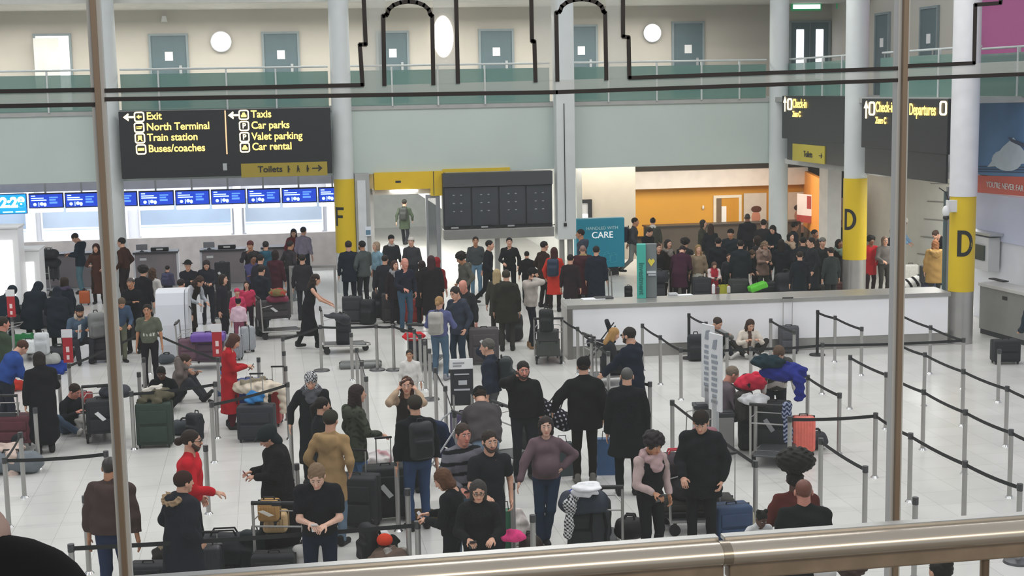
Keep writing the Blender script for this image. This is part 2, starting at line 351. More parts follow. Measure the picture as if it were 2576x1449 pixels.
# gallery doors
DOORC = mat('56686e', .5, noise=.05); DFRAME = mat('7f8b8e', .5)
def door(n, x, z0, w, h, frame=True, open_=False, side=None, double=False):
    """door on the north gallery wall, or on the east one when side gives its y"""
    r = empty('door_%d' % n, (x, 45.88, z0) if side is None else (18.68, side, z0), 0 if side is None else math.radians(-90)); structure(r)
    fr = MB()
    for a, b in ((-w/2-.07, -w/2), (w/2, w/2+.07)): fr.box(a, b, -.06, .02, 0, h)
    fr.box(-w/2-.07, w/2+.07, -.06, .02, h, h+.07); fr.build('door_frame', DFRAME, r)
    if open_:
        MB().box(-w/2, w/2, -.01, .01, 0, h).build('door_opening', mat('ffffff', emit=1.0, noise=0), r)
        MB().box(-w/2, w/2-.25, -.5, -.46, 0, h-.08).build('door_leaf', mat('cfcfc9', .5), r)
        return r
    MB().box(-w/2, w/2, -.03, .01, 0, h).build('door_leaf', DOORC, r)
    if double:
        for a in (-.34, .34):
            MB().box(a-.13, a+.13, -.05, -.02, .55, h-.22, .02).build('door_window', mat('f4f6ff', emit=1.6, noise=0), r)
        MB().box(-.01, .01, -.05, -.02, 0, h).box(-.1, .08, -.06, -.03, .95, 1.02).build('door_bar', DFRAME, r)
    else:
        MB().box(-.12, .12, -.045, -.03, 1.45, 1.72).build('door_notice', M_WHITE, r)
        MB().box(w*.28, w*.36, -.06, -.03, 1.0, 1.3).build('door_handle', M_ALU, r)
    return r
for n, (a, b, t) in enumerate([(82, 178, 85), (372, 472, 85), (657, 752, 80), (945, 1028, 78), (1203, 1292, 73), (1420, 1503, 62), (1690, 1772, 54)], 1):
    p, q = on_y(a, t, 45.85), on_y(b, t, 45.85); door(n, (p[0]+q[0])/2, 5.46, q[0]-p[0]-.14, p[2]-5.46-.07, open_=(n == 1))
p, q = on_y(1987, 52, 45.85), on_y(2095, 52, 45.85); door(8, (p[0]+q[0])/2-.05, 5.46, 1.3, p[2]-5.46-.07, double=True)
door(9, 0, 5.46, .9, 2.42, side=41.75); door(10, 0, 5.46, 1.0, 2.42, side=38.6)
# gallery wall fixtures and glows
def glow_disc(px, py, rad, label):  # emissive white disc on a wider grey back, set on the gallery wall
    p = on_y(px, py, 45.8); r = empty('round_glow_disc', p); tag(r, label, 'lamp', 'round gallery discs')
    MB().cyl((0, .08, 0), (0, -.02, 0), rad+.03, seg=40).build('disc_back', M_ALU, r, True)
    MB().cyl((0, -.02, 0), (0, -.06, 0), rad, seg=40).build('diffuser', mat('ffffff', emit=3.0, noise=0), r, True)  # emissive white face of the disc
glow_disc(556, 105, .29, 'round glowing white disc on the gallery wall between the second and third doors')
glow_disc(1641, 83, .27, 'round glowing white disc on the gallery wall beside the seventh door')
r_ = empty('oval_glare', on_y(1115, 92, 45.8)); tag(r_, 'tall oval glare of a reflected lamp above the portal', 'lamp')  # glowing oval added in place of a lamp's reflection
MB().ball((0, 0, 0), .33, .1, .66, 32).build('diffuser', mat('fff8ee', emit=2.4, noise=0), r_, True); MB().box(-.1, .1, .05, .1, -.3, .3).build('bracket', M_ALU, r_)  # glowing oval of the reflected lamp, with an added box behind it
for px, py, l in ((413, 50, 'small spotlight above the second gallery door'), (1250, 8, 'small spotlight above the fifth gallery door'), (1605, 5, 'small spotlight between the sixth and seventh gallery doors')):
    q = empty('spotlight', on_y(px, py, 45.75)); tag(q, l, 'spotlight', 'gallery spotlights')
    MB().cyl((0, 0, .12), (0, 0, -.06), .06, .1, seg=16).build('reflector', M_WHITE, q, True); MB().box(-.02, .02, 0, .12, 0, .04).build('bracket', M_ALU, q)
def exit_sign(px, py, w, label, y=45.4):
    q = empty('emergency_exit_sign', on_y(px, py, y)); tag(q, label, 'exit sign', 'lit green exit signs')
    MB().box(-w/2, w/2, -.04, .04, -.13, .13, .02).build('casing', mat('1f7a4d', .5, emit=.5, noise=0), q)
    MB().box(-w/2+.06, w/2-.06, -.06, -.04, -.07, .07).build('light_panel', mat('e8fff2', emit=2.0, noise=0), q)
exit_sign(2028, 17, 1.05, 'long green and white exit sign above the double gallery door'); exit_sign(2118, 12, .38, 'short green and white exit sign right of the long one')
MB_ = MB(); q = empty('wall_phone', on_y(2112, 88, 45.8)); tag(q, 'small dark wall phone and call point right of the double door', 'call point')
MB_.box(-.07, .07, -.05, .03, .0, .18).build('handset_box', M_BLACK, q); MB().box(-.06, .1, -.05, .03, -.22, -.08).build('call_box', M_BLACK, q)
# magenta panel on the side gallery wall
structure(MB().box(18.6, 18.69, 26, 35.7, 5.9, 9.0).build('wall_panel_magenta', mat('b0568e', .6, noise=.02)))

# ---- big black direction sign
AMB = mat('ffd46c', emit=1.9, noise=0); AMBW = mat('ffe9b8', emit=1.9, noise=0); SIGN = mat('17171c', .4, noise=.05, nscale=1)
def rot_n(): return (math.radians(90), 0, 0)
def icon(m, parent, x, z, s, ch, y=-.09, mat_=None):
    w = s*.08
    b = MB(); R = s/2
    for q in range(4):
        pass
    pts = []
    for cx, cz, a0 in ((R*.6, R*.6, 0), (-R*.6, R*.6, 90), (-R*.6, -R*.6, 180), (R*.6, -R*.6, 270)):
        for k in range(4):
            a = math.radians(a0+30*k); pts.append((x+cx+R*.4*math.cos(a), y, z+cz+R*.4*math.sin(a)))
    b.tube(pts+[pts[0]], w, 6).build('pictogram_frame', m, parent)
    if ch: text(ch, s*.8, m, parent, (x, y, z), rot_n(), 'pictogram', 'CENTER', bold=.006)
def pict_shape(parent, x, z, s, kind, y=-.1):
    b = MB()
    if kind == 'taxi' or kind == 'car': b.box(x-.3*s, x+.3*s, y, y+.01, z-.25*s, z); b.prism([(x-.22*s, y, z), (x+.22*s, y, z), (x+.12*s, y, z+.26*s), (x-.12*s, y, z+.26*s)], (0, .01, 0))
    elif kind == 'train': b.box(x-.22*s, x+.22*s, y, y+.01, z-.15*s, z+.3*s, .0); b.prism([(x-.3*s, y, z-.32*s), (x-.18*s, y, z-.32*s), (x-.08*s, y, z-.14*s), (x-.2*s, y, z-.14*s)], (0, .01, 0)); b.prism([(x+.3*s, y, z-.32*s), (x+.18*s, y, z-.32*s), (x+.08*s, y, z-.14*s), (x+.2*s, y, z-.14*s)], (0, .01, 0))
    elif kind == 'bus': b.box(x-.34*s, x+.34*s, y, y+.01, z-.14*s, z+.16*s)
    elif kind == 'plane': b.prism([(x-.34*s, y, z+.12*s), (x+.34*s, y, z+.18*s), (x+.34*s, y, z+.04*s), (x-.34*s, y, z+.02*s)], (0, .01, 0)); b.prism([(x-.3*s, y, z-.06*s), (x+.3*s, y, z-.02*s), (x+.2*s, y, z-.16*s), (x-.3*s, y, z-.16*s)], (0, .01, 0))
    else: b.prism([(x-.32*s, y, z), (x, y, z+.26*s), (x, y, z-.26*s)], (0, .01, 0)); b.box(x, x+.26*s, y, y+.01, z-.1*s, z+.1*s)
    b.build('pictogram', AMB, parent)
def arrow(parent, x, z, s, d, m, y=-.09):
    b = MB()
    if d == 'l': b.box(x-.1*s, x+.55*s, y, y+.01, z-.1*s, z+.1*s); b.prism([(x-.5*s, y, z), (x+.02*s, y, z+.4*s), (x+.08*s, y, z+.22*s), (x-.14*s, y, z), (x+.08*s, y, z-.22*s), (x+.02*s, y, z-.4*s)], (0, .01, 0))
    elif d == 'r': b.box(x-.55*s, x+.2*s, y, y+.01, z-.06*s, z+.06*s); b.prism([(x+.5*s, y, z), (x+.1*s, y, z-.34*s), (x+.04*s, y, z-.24*s), (x+.26*s, y, z), (x+.04*s, y, z+.24*s), (x+.1*s, y, z+.34*s)], (0, .01, 0))
    elif d == 'u': b.box(x-.1*s, x+.1*s, y, y+.01, z-.7*s, z+.3*s); b.prism([(x, y, z+.6*s), (x-.4*s, y, z+.05*s), (x+.4*s, y, z+.05*s)], (0, .01, 0))
    b.build('arrow', m, parent)
def px_local(px, py, y, o):
    p = on_y(px, py, y); return p[0]-o[0], p[2]-o[2]
S0 = np.array([-4.03, 41.6, 3.54])
sg = empty('direction_sign', S0); tag(sg, 'wide black hanging direction sign with lit amber destinations and arrows', 'sign')
MB().box(0, 5.88, -.08, .12, 0, 1.88, .015).build('sign_panel', SIGN, sg)
for px, py, w in ((330, 295, 'l'), (583, 290, 'l')): x, z = px_local(px-8 if px < 400 else px+3, py, 41.5, S0); arrow(sg, x, z, .28, w, AMBW)
rows = [(350, 294, 'Exit', 'exit', None), (350, 321, 'North Terminal', 'plane', None), (352, 348, 'Train station', 'train', None), (355, 376, 'Buses/coaches', 'bus', None),
        (613, 289, 'Taxis', 'taxi', None), (614, 317, 'Car parks', None, 'P'), (615, 345, 'Valet parking', None, 'P'), (616, 371, 'Car rental', 'car', None)]
for px, py, s, kind, ch in rows:
    x, z = px_local(px, py, 41.5, S0); icon(AMBW, sg, x, z, .25, ch)
    if kind: pict_shape(sg, x, z, .25, kind)
    xx, zz = px_local(px+18, py-1, 41.5, S0); text(s, .29, AMB, sg, (xx, -.09, zz), rot_n(), sx=.93, bold=.005)
x0, z0 = px_local(566, 278, 41.5, S0); x1, z1 = px_local(571, 388, 41.5, S0)
MB().prism([(x0-.018, -.09, z0), (x0+.018, -.09, z0), (x1+.018, -.09, z1), (x1-.018, -.09, z1)], (0, .01, 0)).build('divider', mat('e8b98a', emit=1.0, noise=0), sg)
OLIVE = mat('a08c2c', .5, noise=.03)
x0, z0 = px_local(606, 412, 41.5, S0); x1, z1 = px_local(824, 438, 41.5, S0)
MB().box(x0, x1, -.1, -.075, z1-.03, z0).build('toilets_panel', OLIVE, sg)
text('Toilets', .25, M_BLACK, sg, ((x0+x1)/2-.75, -.11, (z0+z1)/2), rot_n(), sx=1.0, bold=.004)
for q, xx in enumerate((x0+1.33, x0+1.6, x0+1.87)):   # the three small toilet figures
    b = MB()
    zc = (z0+z1)/2
    b.ball((xx, -.11, zc+.075), .022, .006, .022, 8); b.cyl((xx, -.11, zc+.05), (xx, -.11, zc-.03), .02, .03 if q else .016, 8); b.cyl((xx-.012, -.11, zc-.03), (xx-.03 if q == 1 else xx-.014, -.11, zc-.1), .009, seg=6); b.cyl((xx+.012, -.11, zc-.03), (xx+.05 if q == 1 else xx+.014, -.11, zc-.1), .009, seg=6)
    b.cyl((xx, -.11, zc+.04), (xx+.045, -.11, zc-.02), .008, seg=6)
    b.build('toilet_pictograms', M_BLACK, sg)
arrow(sg, x1-.28, (z0+z1)/2, .28, 'r', M_BLACK, y=-.11)
x, z = px_local(566, 420, 41.5, S0); MB().box(x-.06, x+.06, -.12, -.08, z-.1, z+.1, .01).build('switch_box', M_ALU, sg)
for a_ in (.3, 5.4): MB().box(a_, a_+.06, .1, .76, 1.6, 1.66).build('hanger', M_DARK, sg)

# ---- slanted check-in signs hung along the side of the hall (panels face -x)
def side_sign(name, x, y0, y1, z0, z1, label):
    r = empty(name, (x, y0, z0), math.radians(-90)); tag(r, label, 'sign', 'black check-in signs')
    MB().box(0, y0-y1, -.04, .04, 0, z1-z0, .01).build('sign_panel', SIGN, r); return r       # local x runs towards the camera
def sl(px, py, x, o):
    p = on_x(px, py, x); return o[1]-p[1], p[2]-o[2]
O1 = (15.2, 40.9, 4.25); s1 = side_sign('check_in_sign', *O1[:1], O1[1], 36.25, O1[2], 5.5, 'black slanted check-in sign between the corner column and the rear D column')
MB().box(.35, 4.6, .0, .05, -.62, 0).build('lower_panel', mat('1d1e22', .4), s1)
x, z = sl(1979, 258, 15.2, O1); arrow(s1, x, z-.02, .34, 'u', AMBW, -.06)
x, z = sl(1990, 262, 15.2, O1); icon(AMBW, s1, x+.05, z, .3, None, -.06)
x, z = sl(1997, 261, 15.2, O1); text('Check-in', .36, AMB, s1, (x+.05, -.06, z), rot_n(), sx=.85, bold=.005)
x, z = sl(1997, 287, 15.2, O1); text('Zone C', .22, AMB, s1, (x+.05, -.06, z), rot_n(), sx=.9, bold=.01)
xa, za = sl(1996, 375, 15.2, O1); xb, zb = sl(2076, 412, 15.2, O1)
MB().box(xa, xb, -.03, 0, -.62, -.13).build('toilets_panel', mat('b5a62c', .5), s1)
text('Toilets', .24, M_BLACK, s1, (xa+.9, -.04, -.4), rot_n(), bold=.003); arrow(s1, xb-.25, -.4, .22, 'r', M_BLACK, -.04)
O2 = (15.05, 34.75, 4.2); s2 = side_sign('check_in_sign', O2[0], O2[1], 30.05, O2[2], 5.44, 'black slanted sign between the two D columns reading check-in and departures')
MB().box(.15, 4.6, .0, .05, -.65, 0).build('lower_panel', mat('1d1e22', .4), s2)
x, z = sl(2184, 272, 15.05, O2); arrow(s2, x, z-.02, .34, 'u', AMBW, -.06)
x, z = sl(2199, 273, 15.05, O2); icon(AMBW, s2, x, z, .3, None, -.06)
x, z = sl(2208, 270, 15.05, O2); text('Check-in', .36, AMB, s2, (x, -.06, z), rot_n(), sx=.85, bold=.005)
x, z = sl(2208, 303, 15.05, O2); text('Zone C', .22, AMB, s2, (x, -.06, z), rot_n(), sx=.9, bold=.01)
x, z = sl(2293, 276, 15.05, O2); text('Departures', .38, AMB, s2, (x, -.06, z), rot_n(), sx=.78, bold=.005)
x, z = sl(2379, 272, 15.05, O2); icon(AMBW, s2, x, z, .28, None, -.06)
x, z = sl(2283, 260, 15.05, O2); MB().box(x-.015, x+.015, -.06, -.04, z-.75, z+.1).build('divider', mat('e8b98a', emit=1.0, noise=0), s2)
for s_ in (s1, s2): [MB().box(a_, a_+.04, .0, .2, 1.12, 1.16).build('hanger', M_DARK, s_) for a_ in (.3, 4.2)]

# ---- check-in hall behind the left bays
structure(MB().box(-30, 3.0, 50.0, 50.2, 0, 3.5).build('wall_check_in', mat('d9dade', .6, noise=.03)))
structure(MB().box(2.5, 3.0, 42.8, 50.0, 0, 3.5).build('wall_check_in_side', WALLW))
BLUEW = glass_mat('night_window_glass', 'a9b8cc', .98, .2)
def win(n, x0, x1, z0, z1):
    r = empty('window_%d' % n, ((x0+x1)/2, 49.95, z0)); structure(r); w = (x1-x0)/2
    MB().box(-w, w, -.02, .0, 0, z1-z0).build('window_pane', mat('9fb0c4' if n % 2 else 'a8b6c6', .25, noise=.15, nscale=.6), r)
    MB().box(-w, w, -.06, -.02, .32, .38).box(-w, w, -.08, -.02, -.05, 0).box(-w-.05, -w, -.06, 0, 0, z1-z0).box(w, w+.05, -.06, 0, 0, z1-z0).build('window_frame', M_WHITE, r)
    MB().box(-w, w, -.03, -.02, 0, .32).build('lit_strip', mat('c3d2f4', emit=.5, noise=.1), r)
win(1, -9.5, -8.0, 1.12, 2.3); win(2, -7.5, -5.6, 1.12, 2.3); win(3, -4.3, -1.3, 1.12, 2.3); win(4, -.8, 1.8, 1.12, 2.3)
for i, x in enumerate((-7.85, -4.85, -1.05, 2.1)): structure(MB().box(x-.13, x+.13, 49.5, 49.9, 0, 3.45).build('trim_%d' % (i+1), mat('f2f3f6', .5)))
structure(MB().box(-30, 2.5, 46.35, 46.5, 2.95, 3.44).build('wall_bulkhead', mat('e6e8f0', .6)))
# back counter panel
tag(MB().box(-9.0, 2.3, 0, .12, 0, 1.28, .01).build('back_counter_panel', mat('a8a29f', .5, noise=.1), loc=(0, 47.6, 0)), 'long low grey back counter panel behind the check-in desks', 'counter panel')
# screens
SCRB = mat('1a3fb8', emit=1.1, noise=.15, nscale=2); SCRC = mat('1494e6', emit=1.3, noise=0)
pal = mat('bfe0ff', emit=1.6, noise=0); midb = mat('5e95e8', emit=1.2, noise=0)
def screen(px0, px1, pt, pb, label):
    p, q = on_y(px0, pt, 46), on_y(px1, pt, 46); w = q[0]-p[0]; h = p[2]-on_y(px0, pb, 46)[2]
    r = empty('check_in_screen', (p[0], 46, p[2]-h)); tag(r, label, 'screen', 'blue check-in screens')
    MB().box(0, w-.03, 0, .1, 0, h, .01).build('casing', mat('0f1c4a', .4), r)
    MB().box(.03, w-.06, -.01, 0, .03, h-.04).build('display', SCRB, r)
    m = MB(); m.box(.08, .2, -.02, -.01, h-.1, h-.07); m.box(.08, w*.42, -.02, -.01, h-.17, h-.14); m.box(.08, w*.5, -.02, -.01, h-.235, h-.2)
    m.ball((w*.17, -.015, h*.26), .055, .01, .05, 10); m.ball((w*.36, -.015, h*.29), .06, .01, .055, 10); m.ball((w*.45, -.015, h*.24), .05, .01, .06, 10); m.box(w*.27, w*.29, -.02, -.01, h*.12, h*.4)
    m.build('notice_artwork', pal, r)
    MB().box(w*.58, w*.82, -.02, -.01, h-.16, h-.12).box(w*.58, w*.76, -.02, -.01, h-.24, h-.19).box(w*.58, w*.8, -.02, -.01, h-.33, h-.27).build('text_lines', midb, r)
    MB().box(.02, w-.05, -.05, .12, -.13, -.02, .03).build('light_box', mat('fafcff', emit=1.3, noise=0), r)
    MB().box(w*.45, w*.5, .03, .08, h, 3.44-(p[2]-h)).build('hanger', M_ALU, r)
xs = [71, 162, 253, 348, 440, 530, 621, 708, 800]
nm = ['right of the clock screen', 'left of the tall plain column', 'just right of the tall plain column', 'above the first black desk printer', 'above the second black desk printer', 'third left of column F', 'above the blue hanging figure', 'second left of column F', 'cut off by column F']
for i, x in enumerate(xs):
    screen(x, (xs[i+1]-1) if i < 8 else x+76, 487-(x-71)*.0215, 525-(x-71)*.0215, 'blue lit check-in screen '+nm[i])
p, q = on_y(-40, 490, 45.9), on_y(66, 489, 45.9); h = p[2]-on_y(-40, 541, 45.9)[2]
ck = empty('clock_screen', (p[0], 45.9, p[2]-h)); tag(ck, 'bright blue digital clock screen showing 2:28 at the row end', 'screen')
w = q[0]-p[0]; MB().box(0, w, 0, .1, 0, h, .01).build('casing', mat('0b4a80', .4), ck); MB().box(.02, w-.02, -.01, 0, .02, h-.02).build('display', SCRC, ck)
text('12:28', .42, mat('ffffff', emit=2.2, noise=0), ck, (w-.06, -.02, h*.56), rot_n(), align='RIGHT', sx=1.0, bold=.02)
MB().box(w*.42, w*.66, -.02, -.01, .05, .09).box(w*.72, w-.06, -.02, -.01, .05, .09).build('caption_lines', pal, ck); MB().box(.3, .35, .03, .08, h, 3.44-(p[2]-h)).build('hanger', M_ALU, ck)
# check-in desks
def desk(x0, x1, y, label, gear=True):
    r = empty('check_in_desk', ((x0+x1)/2, y, 0)); w = (x1-x0)/2; tag(r, label, 'desk', 'check-in desks')
    MB().box(-w, w, -.1, .6, 1.06, 1.12, .01).build('desk_top', mat('3a3a40', .4), r)
    MB().box(-w+.06, w-.06, 0, .5, .05, 1.06).build('desk_front', mat('8d8488', .6, noise=.08), r)
    MB().box(-w+.04, w-.04, .0, .45, 0, .06).build('plinth', M_ALU, r)
    for a_ in (w-.06, -w): MB().box(a_, a_+.06, -.02, .5, 0, 1.06).build('end_post', mat('dcdce0', .4), r)
    MB().box(-w+.2, -w+.4, -.02, .0, .86, .93).build('number_plate', M_WHITE, r)
    if gear:
        g = tag(empty('desk_printer', ((x0+x1)/2+.12, y+.2, 1.12)), 'low black label printer on '+label, 'printer', 'desk printers')
        MB().box(-.27, .27, -.12, .12, 0, .12, .03).build('printer_body', M_BLACK, g); MB().box(-.1, .1, -.13, -.12, .03, .08).build('paper_slot', M_WHITE, g)
        g = tag(empty('desk_monitor', ((x0+x1)/2-.42, y+.2, 1.12)), 'small grey monitor on '+label, 'monitor', 'desk monitors')
        MB().box(-.17, .17, -.03, .03, .04, .22, .01).build('screen', mat('8f9096', .4), g); MB().box(-.06, .06, -.04, .06, 0, .02).box(-.015, .015, 0, .02, 0, .08).build('stand', M_DARK, g)
desk(-4.15, -2.8, 44.8, 'check-in desk just right of the tall plain column')
desk(-2.15, -.75, 44.8, 'second check-in desk right of the tall plain column')
desk(-.3, .9, 45.0, 'check-in desk where the two uniformed staff stand', False)
desk(-7.0, -5.4, 45.2, 'check-in desk left of the tall plain column', False)
# glowing white kiosks on the left
def kiosk(px0, px1, pt, pb, y, label):
    a, b = on_y(px0, pt, y), on_y(px1, pt, y); r = empty('white_kiosk', ((a[0]+b[0])/2, y, 0)); w = (b[0]-a[0])/2; tag(r, label, 'kiosk', 'white kiosks')
    MB().box(-w, w, 0, .9, 0, a[2], .03).build('kiosk_body', mat('f4f4f4', .4, noise=.02), r); MB().box(-w-.03, w+.03, -.05, .95, a[2], a[2]+.05, .01).build('kiosk_top', M_WHITE, r)
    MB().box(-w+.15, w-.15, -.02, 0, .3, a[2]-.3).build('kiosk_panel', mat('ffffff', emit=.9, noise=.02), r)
kiosk(-50, 44, 578, 740, 38.5, 'tall glowing white kiosk at the far left edge'); kiosk(48, 98, 632, 745, 39.6, 'lower glowing white kiosk beside the stacked dark bags')
# white podium with curved front
p0, p1 = at(400, 905), at(478, 905)
pd = empty('white_podium', (p0+p1)/2, math.radians(-4)); tag(pd, 'white desk podium with a bulging curved front beside the purple suitcase', 'podium')
m = MB(); prof = [(0, 0), (-.1, .35), (-.16, .8), (-.12, 1.25), (-.02, 1.5), (.1, 1.56), (.45, 1.56), (.45, 0)]
m.prism([(-.34, y, z) for y, z in prof], (.62, 0, 0)).build('podium_body', mat('dcdee4', .45, noise=.02), pd)
m = MB(); m.prism([(.29, y+.04, z) for y, z in prof], (.07, 0, 0)).build('side_trim', mat('c9cbd0', .4), pd); MB().tube([(.38, .0, 1.2), (.44, -.02, 1.1), (.44, .04, 1.06)], .015).build('hook', M_BLACK, pd)

# ---- portal, doorway corridor and departure board
def rect_on(y, px0, py0, px1, py1):
    a, b = on_y(px0, py0, y), on_y(px1, py1, y); return a[0], b[0], b[2], a[2]
x0, x1, z0, z1 = rect_on(42.2, 941, 435, 1092, 474)
pt = empty('portal_lintel', (x0, 42.2, z0)); tag(pt, 'bright yellow lintel over the corridor doorway', 'lintel')
MB().box(0, x1-x0+.28, 0, .5, 0, z1-z0).build('fascia', mat('e0b914', .45, noise=.03), pt); MB().box(x1-x0+.28, x1-x0+2.3, .05, .3, z1-z0-.05, z1-z0+.05).build('yellow_strip', mat('d9b820', .45), pt)
MB().box(x1-x0-.02, x1-x0, -.01, 0, -.2, z1-z0).box(.62, .78, -.01, 0, .2, .26).build('joint', M_DARK, pt); MB().box(x1-x0-.1, x1-x0+.28, 0, .5, -.22, 0).build('bracket', mat('d9b820', .45), pt)
structure(MB().box(x0-.05, x1+.1, 42.4, 42.9, z0-.16, z0).build('trim_5', mat('d9d3c8', .5)))
cl = empty('ceiling_light', ((x0+x1)/2, 42.35, z0-.06)); tag(cl, 'glowing oval ceiling light under the yellow lintel', 'ceiling light'); MB().ball((0, 0, 0), .42, .2, .07, 24).build('diffuser', mat('ffffff', emit=3.0, noise=0), cl, True); MB().box(-.44, .44, -.05, .2, .05, .08).build('mount', M_ALU, cl)
x0, x1, z0, z1 = rect_on(42.0, 892, 437, 935, 640)
structure(MB().box(x0, x1, 42.0, 42.8, 0, z1).build('wall_portal_left', mat('a7a8a6', .5)))
structure(MB().box(x0+.06, x1-.12, 41.96, 42.0, .05, z1-.2).build('wall_portal_panel', mat('d3d6d8', .5)))
w_ = empty('wall_notice', on_y(926, 582, 41.95)); tag(w_, 'small white and blue notice on the portal panel', 'notice'); MB().box(-.09, .09, -.01, .01, -.14, .14).build('paper', mat('dfe6ee', .6), w_); MB().box(-.07, .07, -.015, -.01, -.1, .04).build('print', mat('5d7f97', .6), w_)
sd = empty('sliding_door', on_y(1075, 680, 42.3)*[1, 1, 0]); tag(sd, 'grey aluminium framed sliding door at the right of the doorway', 'door panel')
x0, x1, z0, z1 = rect_on(42.3, 1072, 490, 1112, 640); w = x1-x0
MB().box(0, .07, -.04, .04, 0, z1).box(w-.12, w, -.04, .04, 0, z1).box(.07, w-.12, -.04, .04, z1-.1, z1).box(.07, w-.12, -.04, .04, 0, .12).build('door_frame', mat('9b9da0', .4, .4), sd); MB().box(.07, w-.12, -.01, .01, .12, z1-.1).build('door_glass', glass_mat('grey_door_glass', '6a7174', .55), sd)
structure(MB().box(2.95, 3.1, 42.9, 62, 0, 3.45).box(5.15, 5.3, 42.9, 56, 2.3, 3.45).build('wall_corridor', mat('dfdeda', .6)))
structure(MB().box(2.9, 30, 62, 62.2, 0, 3.5).build('wall_corridor_end', mat('d9dcd9', .6)))
structure(MB().box(10.0, 10.2, 46.1, 62, 0, 3.45).build('wall_corridor_east', mat('e4e4e0', .6)))
x0, x1, z0, z1 = rect_on(42.0, 1113, 437, 1390, 567)
bd = empty('departure_board', (x0, 41.95, z0)); tag(bd, 'large dark blank departure board of four tall panels under a ledge hood', 'departure board'); w = x1-x0; h = z1-z0
MB().box(0, w, .05, .35, 0, h).build('board_casing', mat('303338', .5), bd)
for k in range(4):
    pp = MB().box(.04+k*w/4, (k+1)*w/4-.01, -.0, .05, .08, h*.74).build('board_panel', mat('3a3d42', .35, noise=.1), bd)
    m = MB()
    for j in range(3): m.box(.28+k*w/4, .34+k*w/4, -.012, 0, .5+j*.24, .53+j*.24); m.box(.5+k*w/4, .56+k*w/4, -.012, 0, .5+j*.24, .53+j*.24)
    m.build('board_markings', mat('8d9297', .5), pp)
MB().box(0, w, -.06, .05, h*.76, h).build('hood', mat('3f4146', .5), bd)
m = MB(); 
for k in range(9): m.tube([(.1+k*w/9, -.05, .03+.04*(k % 2)), (.1+(k+.5)*w/9, -.08, .1-.05*(k % 3)), (.1+(k+1)*w/9-.05, -.05, .04)], .014, 6)
m.build('loose_cables', M_BLACK, bd); MB().box(.2, .42, -.12, -.04, .02, .06).box(1.1, 1.3, -.12, -.04, .02, .06).box(1.9, 2.1, -.12, -.04, .03, .07).build('clips', M_ALU, bd)
MB().box(0, w+.02, -.1, .45, -.32, -.02, .02).build('ledge', mat('8d8c89', .4, .3), bd); MB().cyl((w*.49, .2, -.32), (w*.49, .2, -z0), .09, seg=24).build('support_pole', mat('a9a8a5', .35, .6), bd, True)

# ---- shop bay on the right
structure(MB().box(10.2, 12.35, 47.4, 47.6, 0, 3.45).build('wall_shop_west', mat('c4bcae', .6, noise=.03)))
ORA = mat('e0a63e', .6, noise=.06, nscale=.5)
SX1 = 19.4
structure(MB().box(12.3, SX1, 50.0, 50.2, .5, 2.3).build('wall_shop_orange', ORA)); structure(MB().box(12.3, SX1, 49.6, 49.9, 2.22, 2.85, .02).build('trim_6', mat('e6e0d8', .5)))
structure(MB().box(12.3, SX1+3, 50.2, 50.35, 0, 3.5).build('wall_shop_back', mat('5d574f', .6)))
structure(MB().prism([(SX1, 50.1, .7), (SX1+.15, 50.1, .7), (SX1-1.3, 44.6, .7), (SX1-1.45, 44.6, .7)], (0, 0, 2.0)).build('wall_shop_side', mat('e8973c', .6)))
structure(MB().prism([(SX1+.02, 50.1, 0), (SX1+.2, 50.1, 0), (SX1-1.25, 44.6, 0), (SX1-1.4, 44.6, 0)], (0, 0, .75)).build('wall_shop_side_low', mat('6b635a', .6)))
x0, x1, z0, z1 = rect_on(47.3, 1446, 503, 1491, 620)
d_ = empty('door_11', ((x0+x1)/2, 47.38, 0)); structure(d_); w = (x1-x0)/2
MB().box(-w, w-.14, -.02, 0, 0, z1-.12).build('door_leaf', mat('d6d7da', .5), d_); MB().box(w-.14, w, -.06, 0, 0, z1-.12).box(-w, w, -.06, 0, z1-.12, z1).build('door_frame', M_DARK, d_); MB().box(-.06, .16, -.04, -.02, .9, z1-.5).build('door_window', mat('ffffff', emit=.8, noise=0), d_)
x0, x1, z0, z1 = rect_on(49.95, 1795, 492, 1865, 590)
d_ = empty('door_12', ((x0+x1)/2, 49.98, .1)); structure(d_); w = (x1-x0)/2
MB().box(-w, w, -.05, 0, z1-.2, z1-.1).box(-w, -w+.1, -.05, 0, 0, z1-.2).box(w-.1, w, -.05, 0, 0, z1-.2).build('door_frame', mat('f0ead8', .5), d_); MB().box(-w+.1, -w+.3, -.04, 0, 0, z1-.2).build('door_edge', mat('7a6a55', .5), d_)
MB().box(-w+.3, w-.1, -.03, 0, 0, z1-.2).build('door_leaf', mat('d79c30', .5), d_); MB().box(-w+.3, -w+.48, -.05, -.03, .3, z1-.5).build('door_window', mat('e4e2da', emit=.3, noise=0), d_)
def poster(px0, py0, px1, py1, label, face, hair):
    x0, x1, z0, z1 = rect_on(49.9, px0, py0, px1, py1); r = empty('wall_poster', ((x0+x1)/2, 49.93, z0)); w = (x1-x0)/2; h = z1-z0; tag(r, label, 'poster', 'posters on the orange wall')
    MB().box(-w, w, -.02, .02, 0, h).build('poster_sheet', mat('d9d2c6', .6), r)
    MB().ball((.05*w, -.03, h*.42), .17, .01, .24, 20).prism([(-.4, -.025, 0), (.5, -.025, 0), (.3, -.025, h*.2), (-.2, -.025, h*.2)], (0, -.01, 0)).build('printed_face', mat(face, .6), r)
    MB().ball((.08*w, -.035, h*.62), .2, .012, .12, 16).build('printed_hair', mat(hair, .6), r)
poster(1872, 487, 1928, 590, 'tall pale poster with a printed portrait left of the corner column', 'c98a72', '5b3326'); poster(1984, 484, 2032, 585, 'tall pale poster with a printed portrait right of the corner column', 'b88a78', '3c2722')
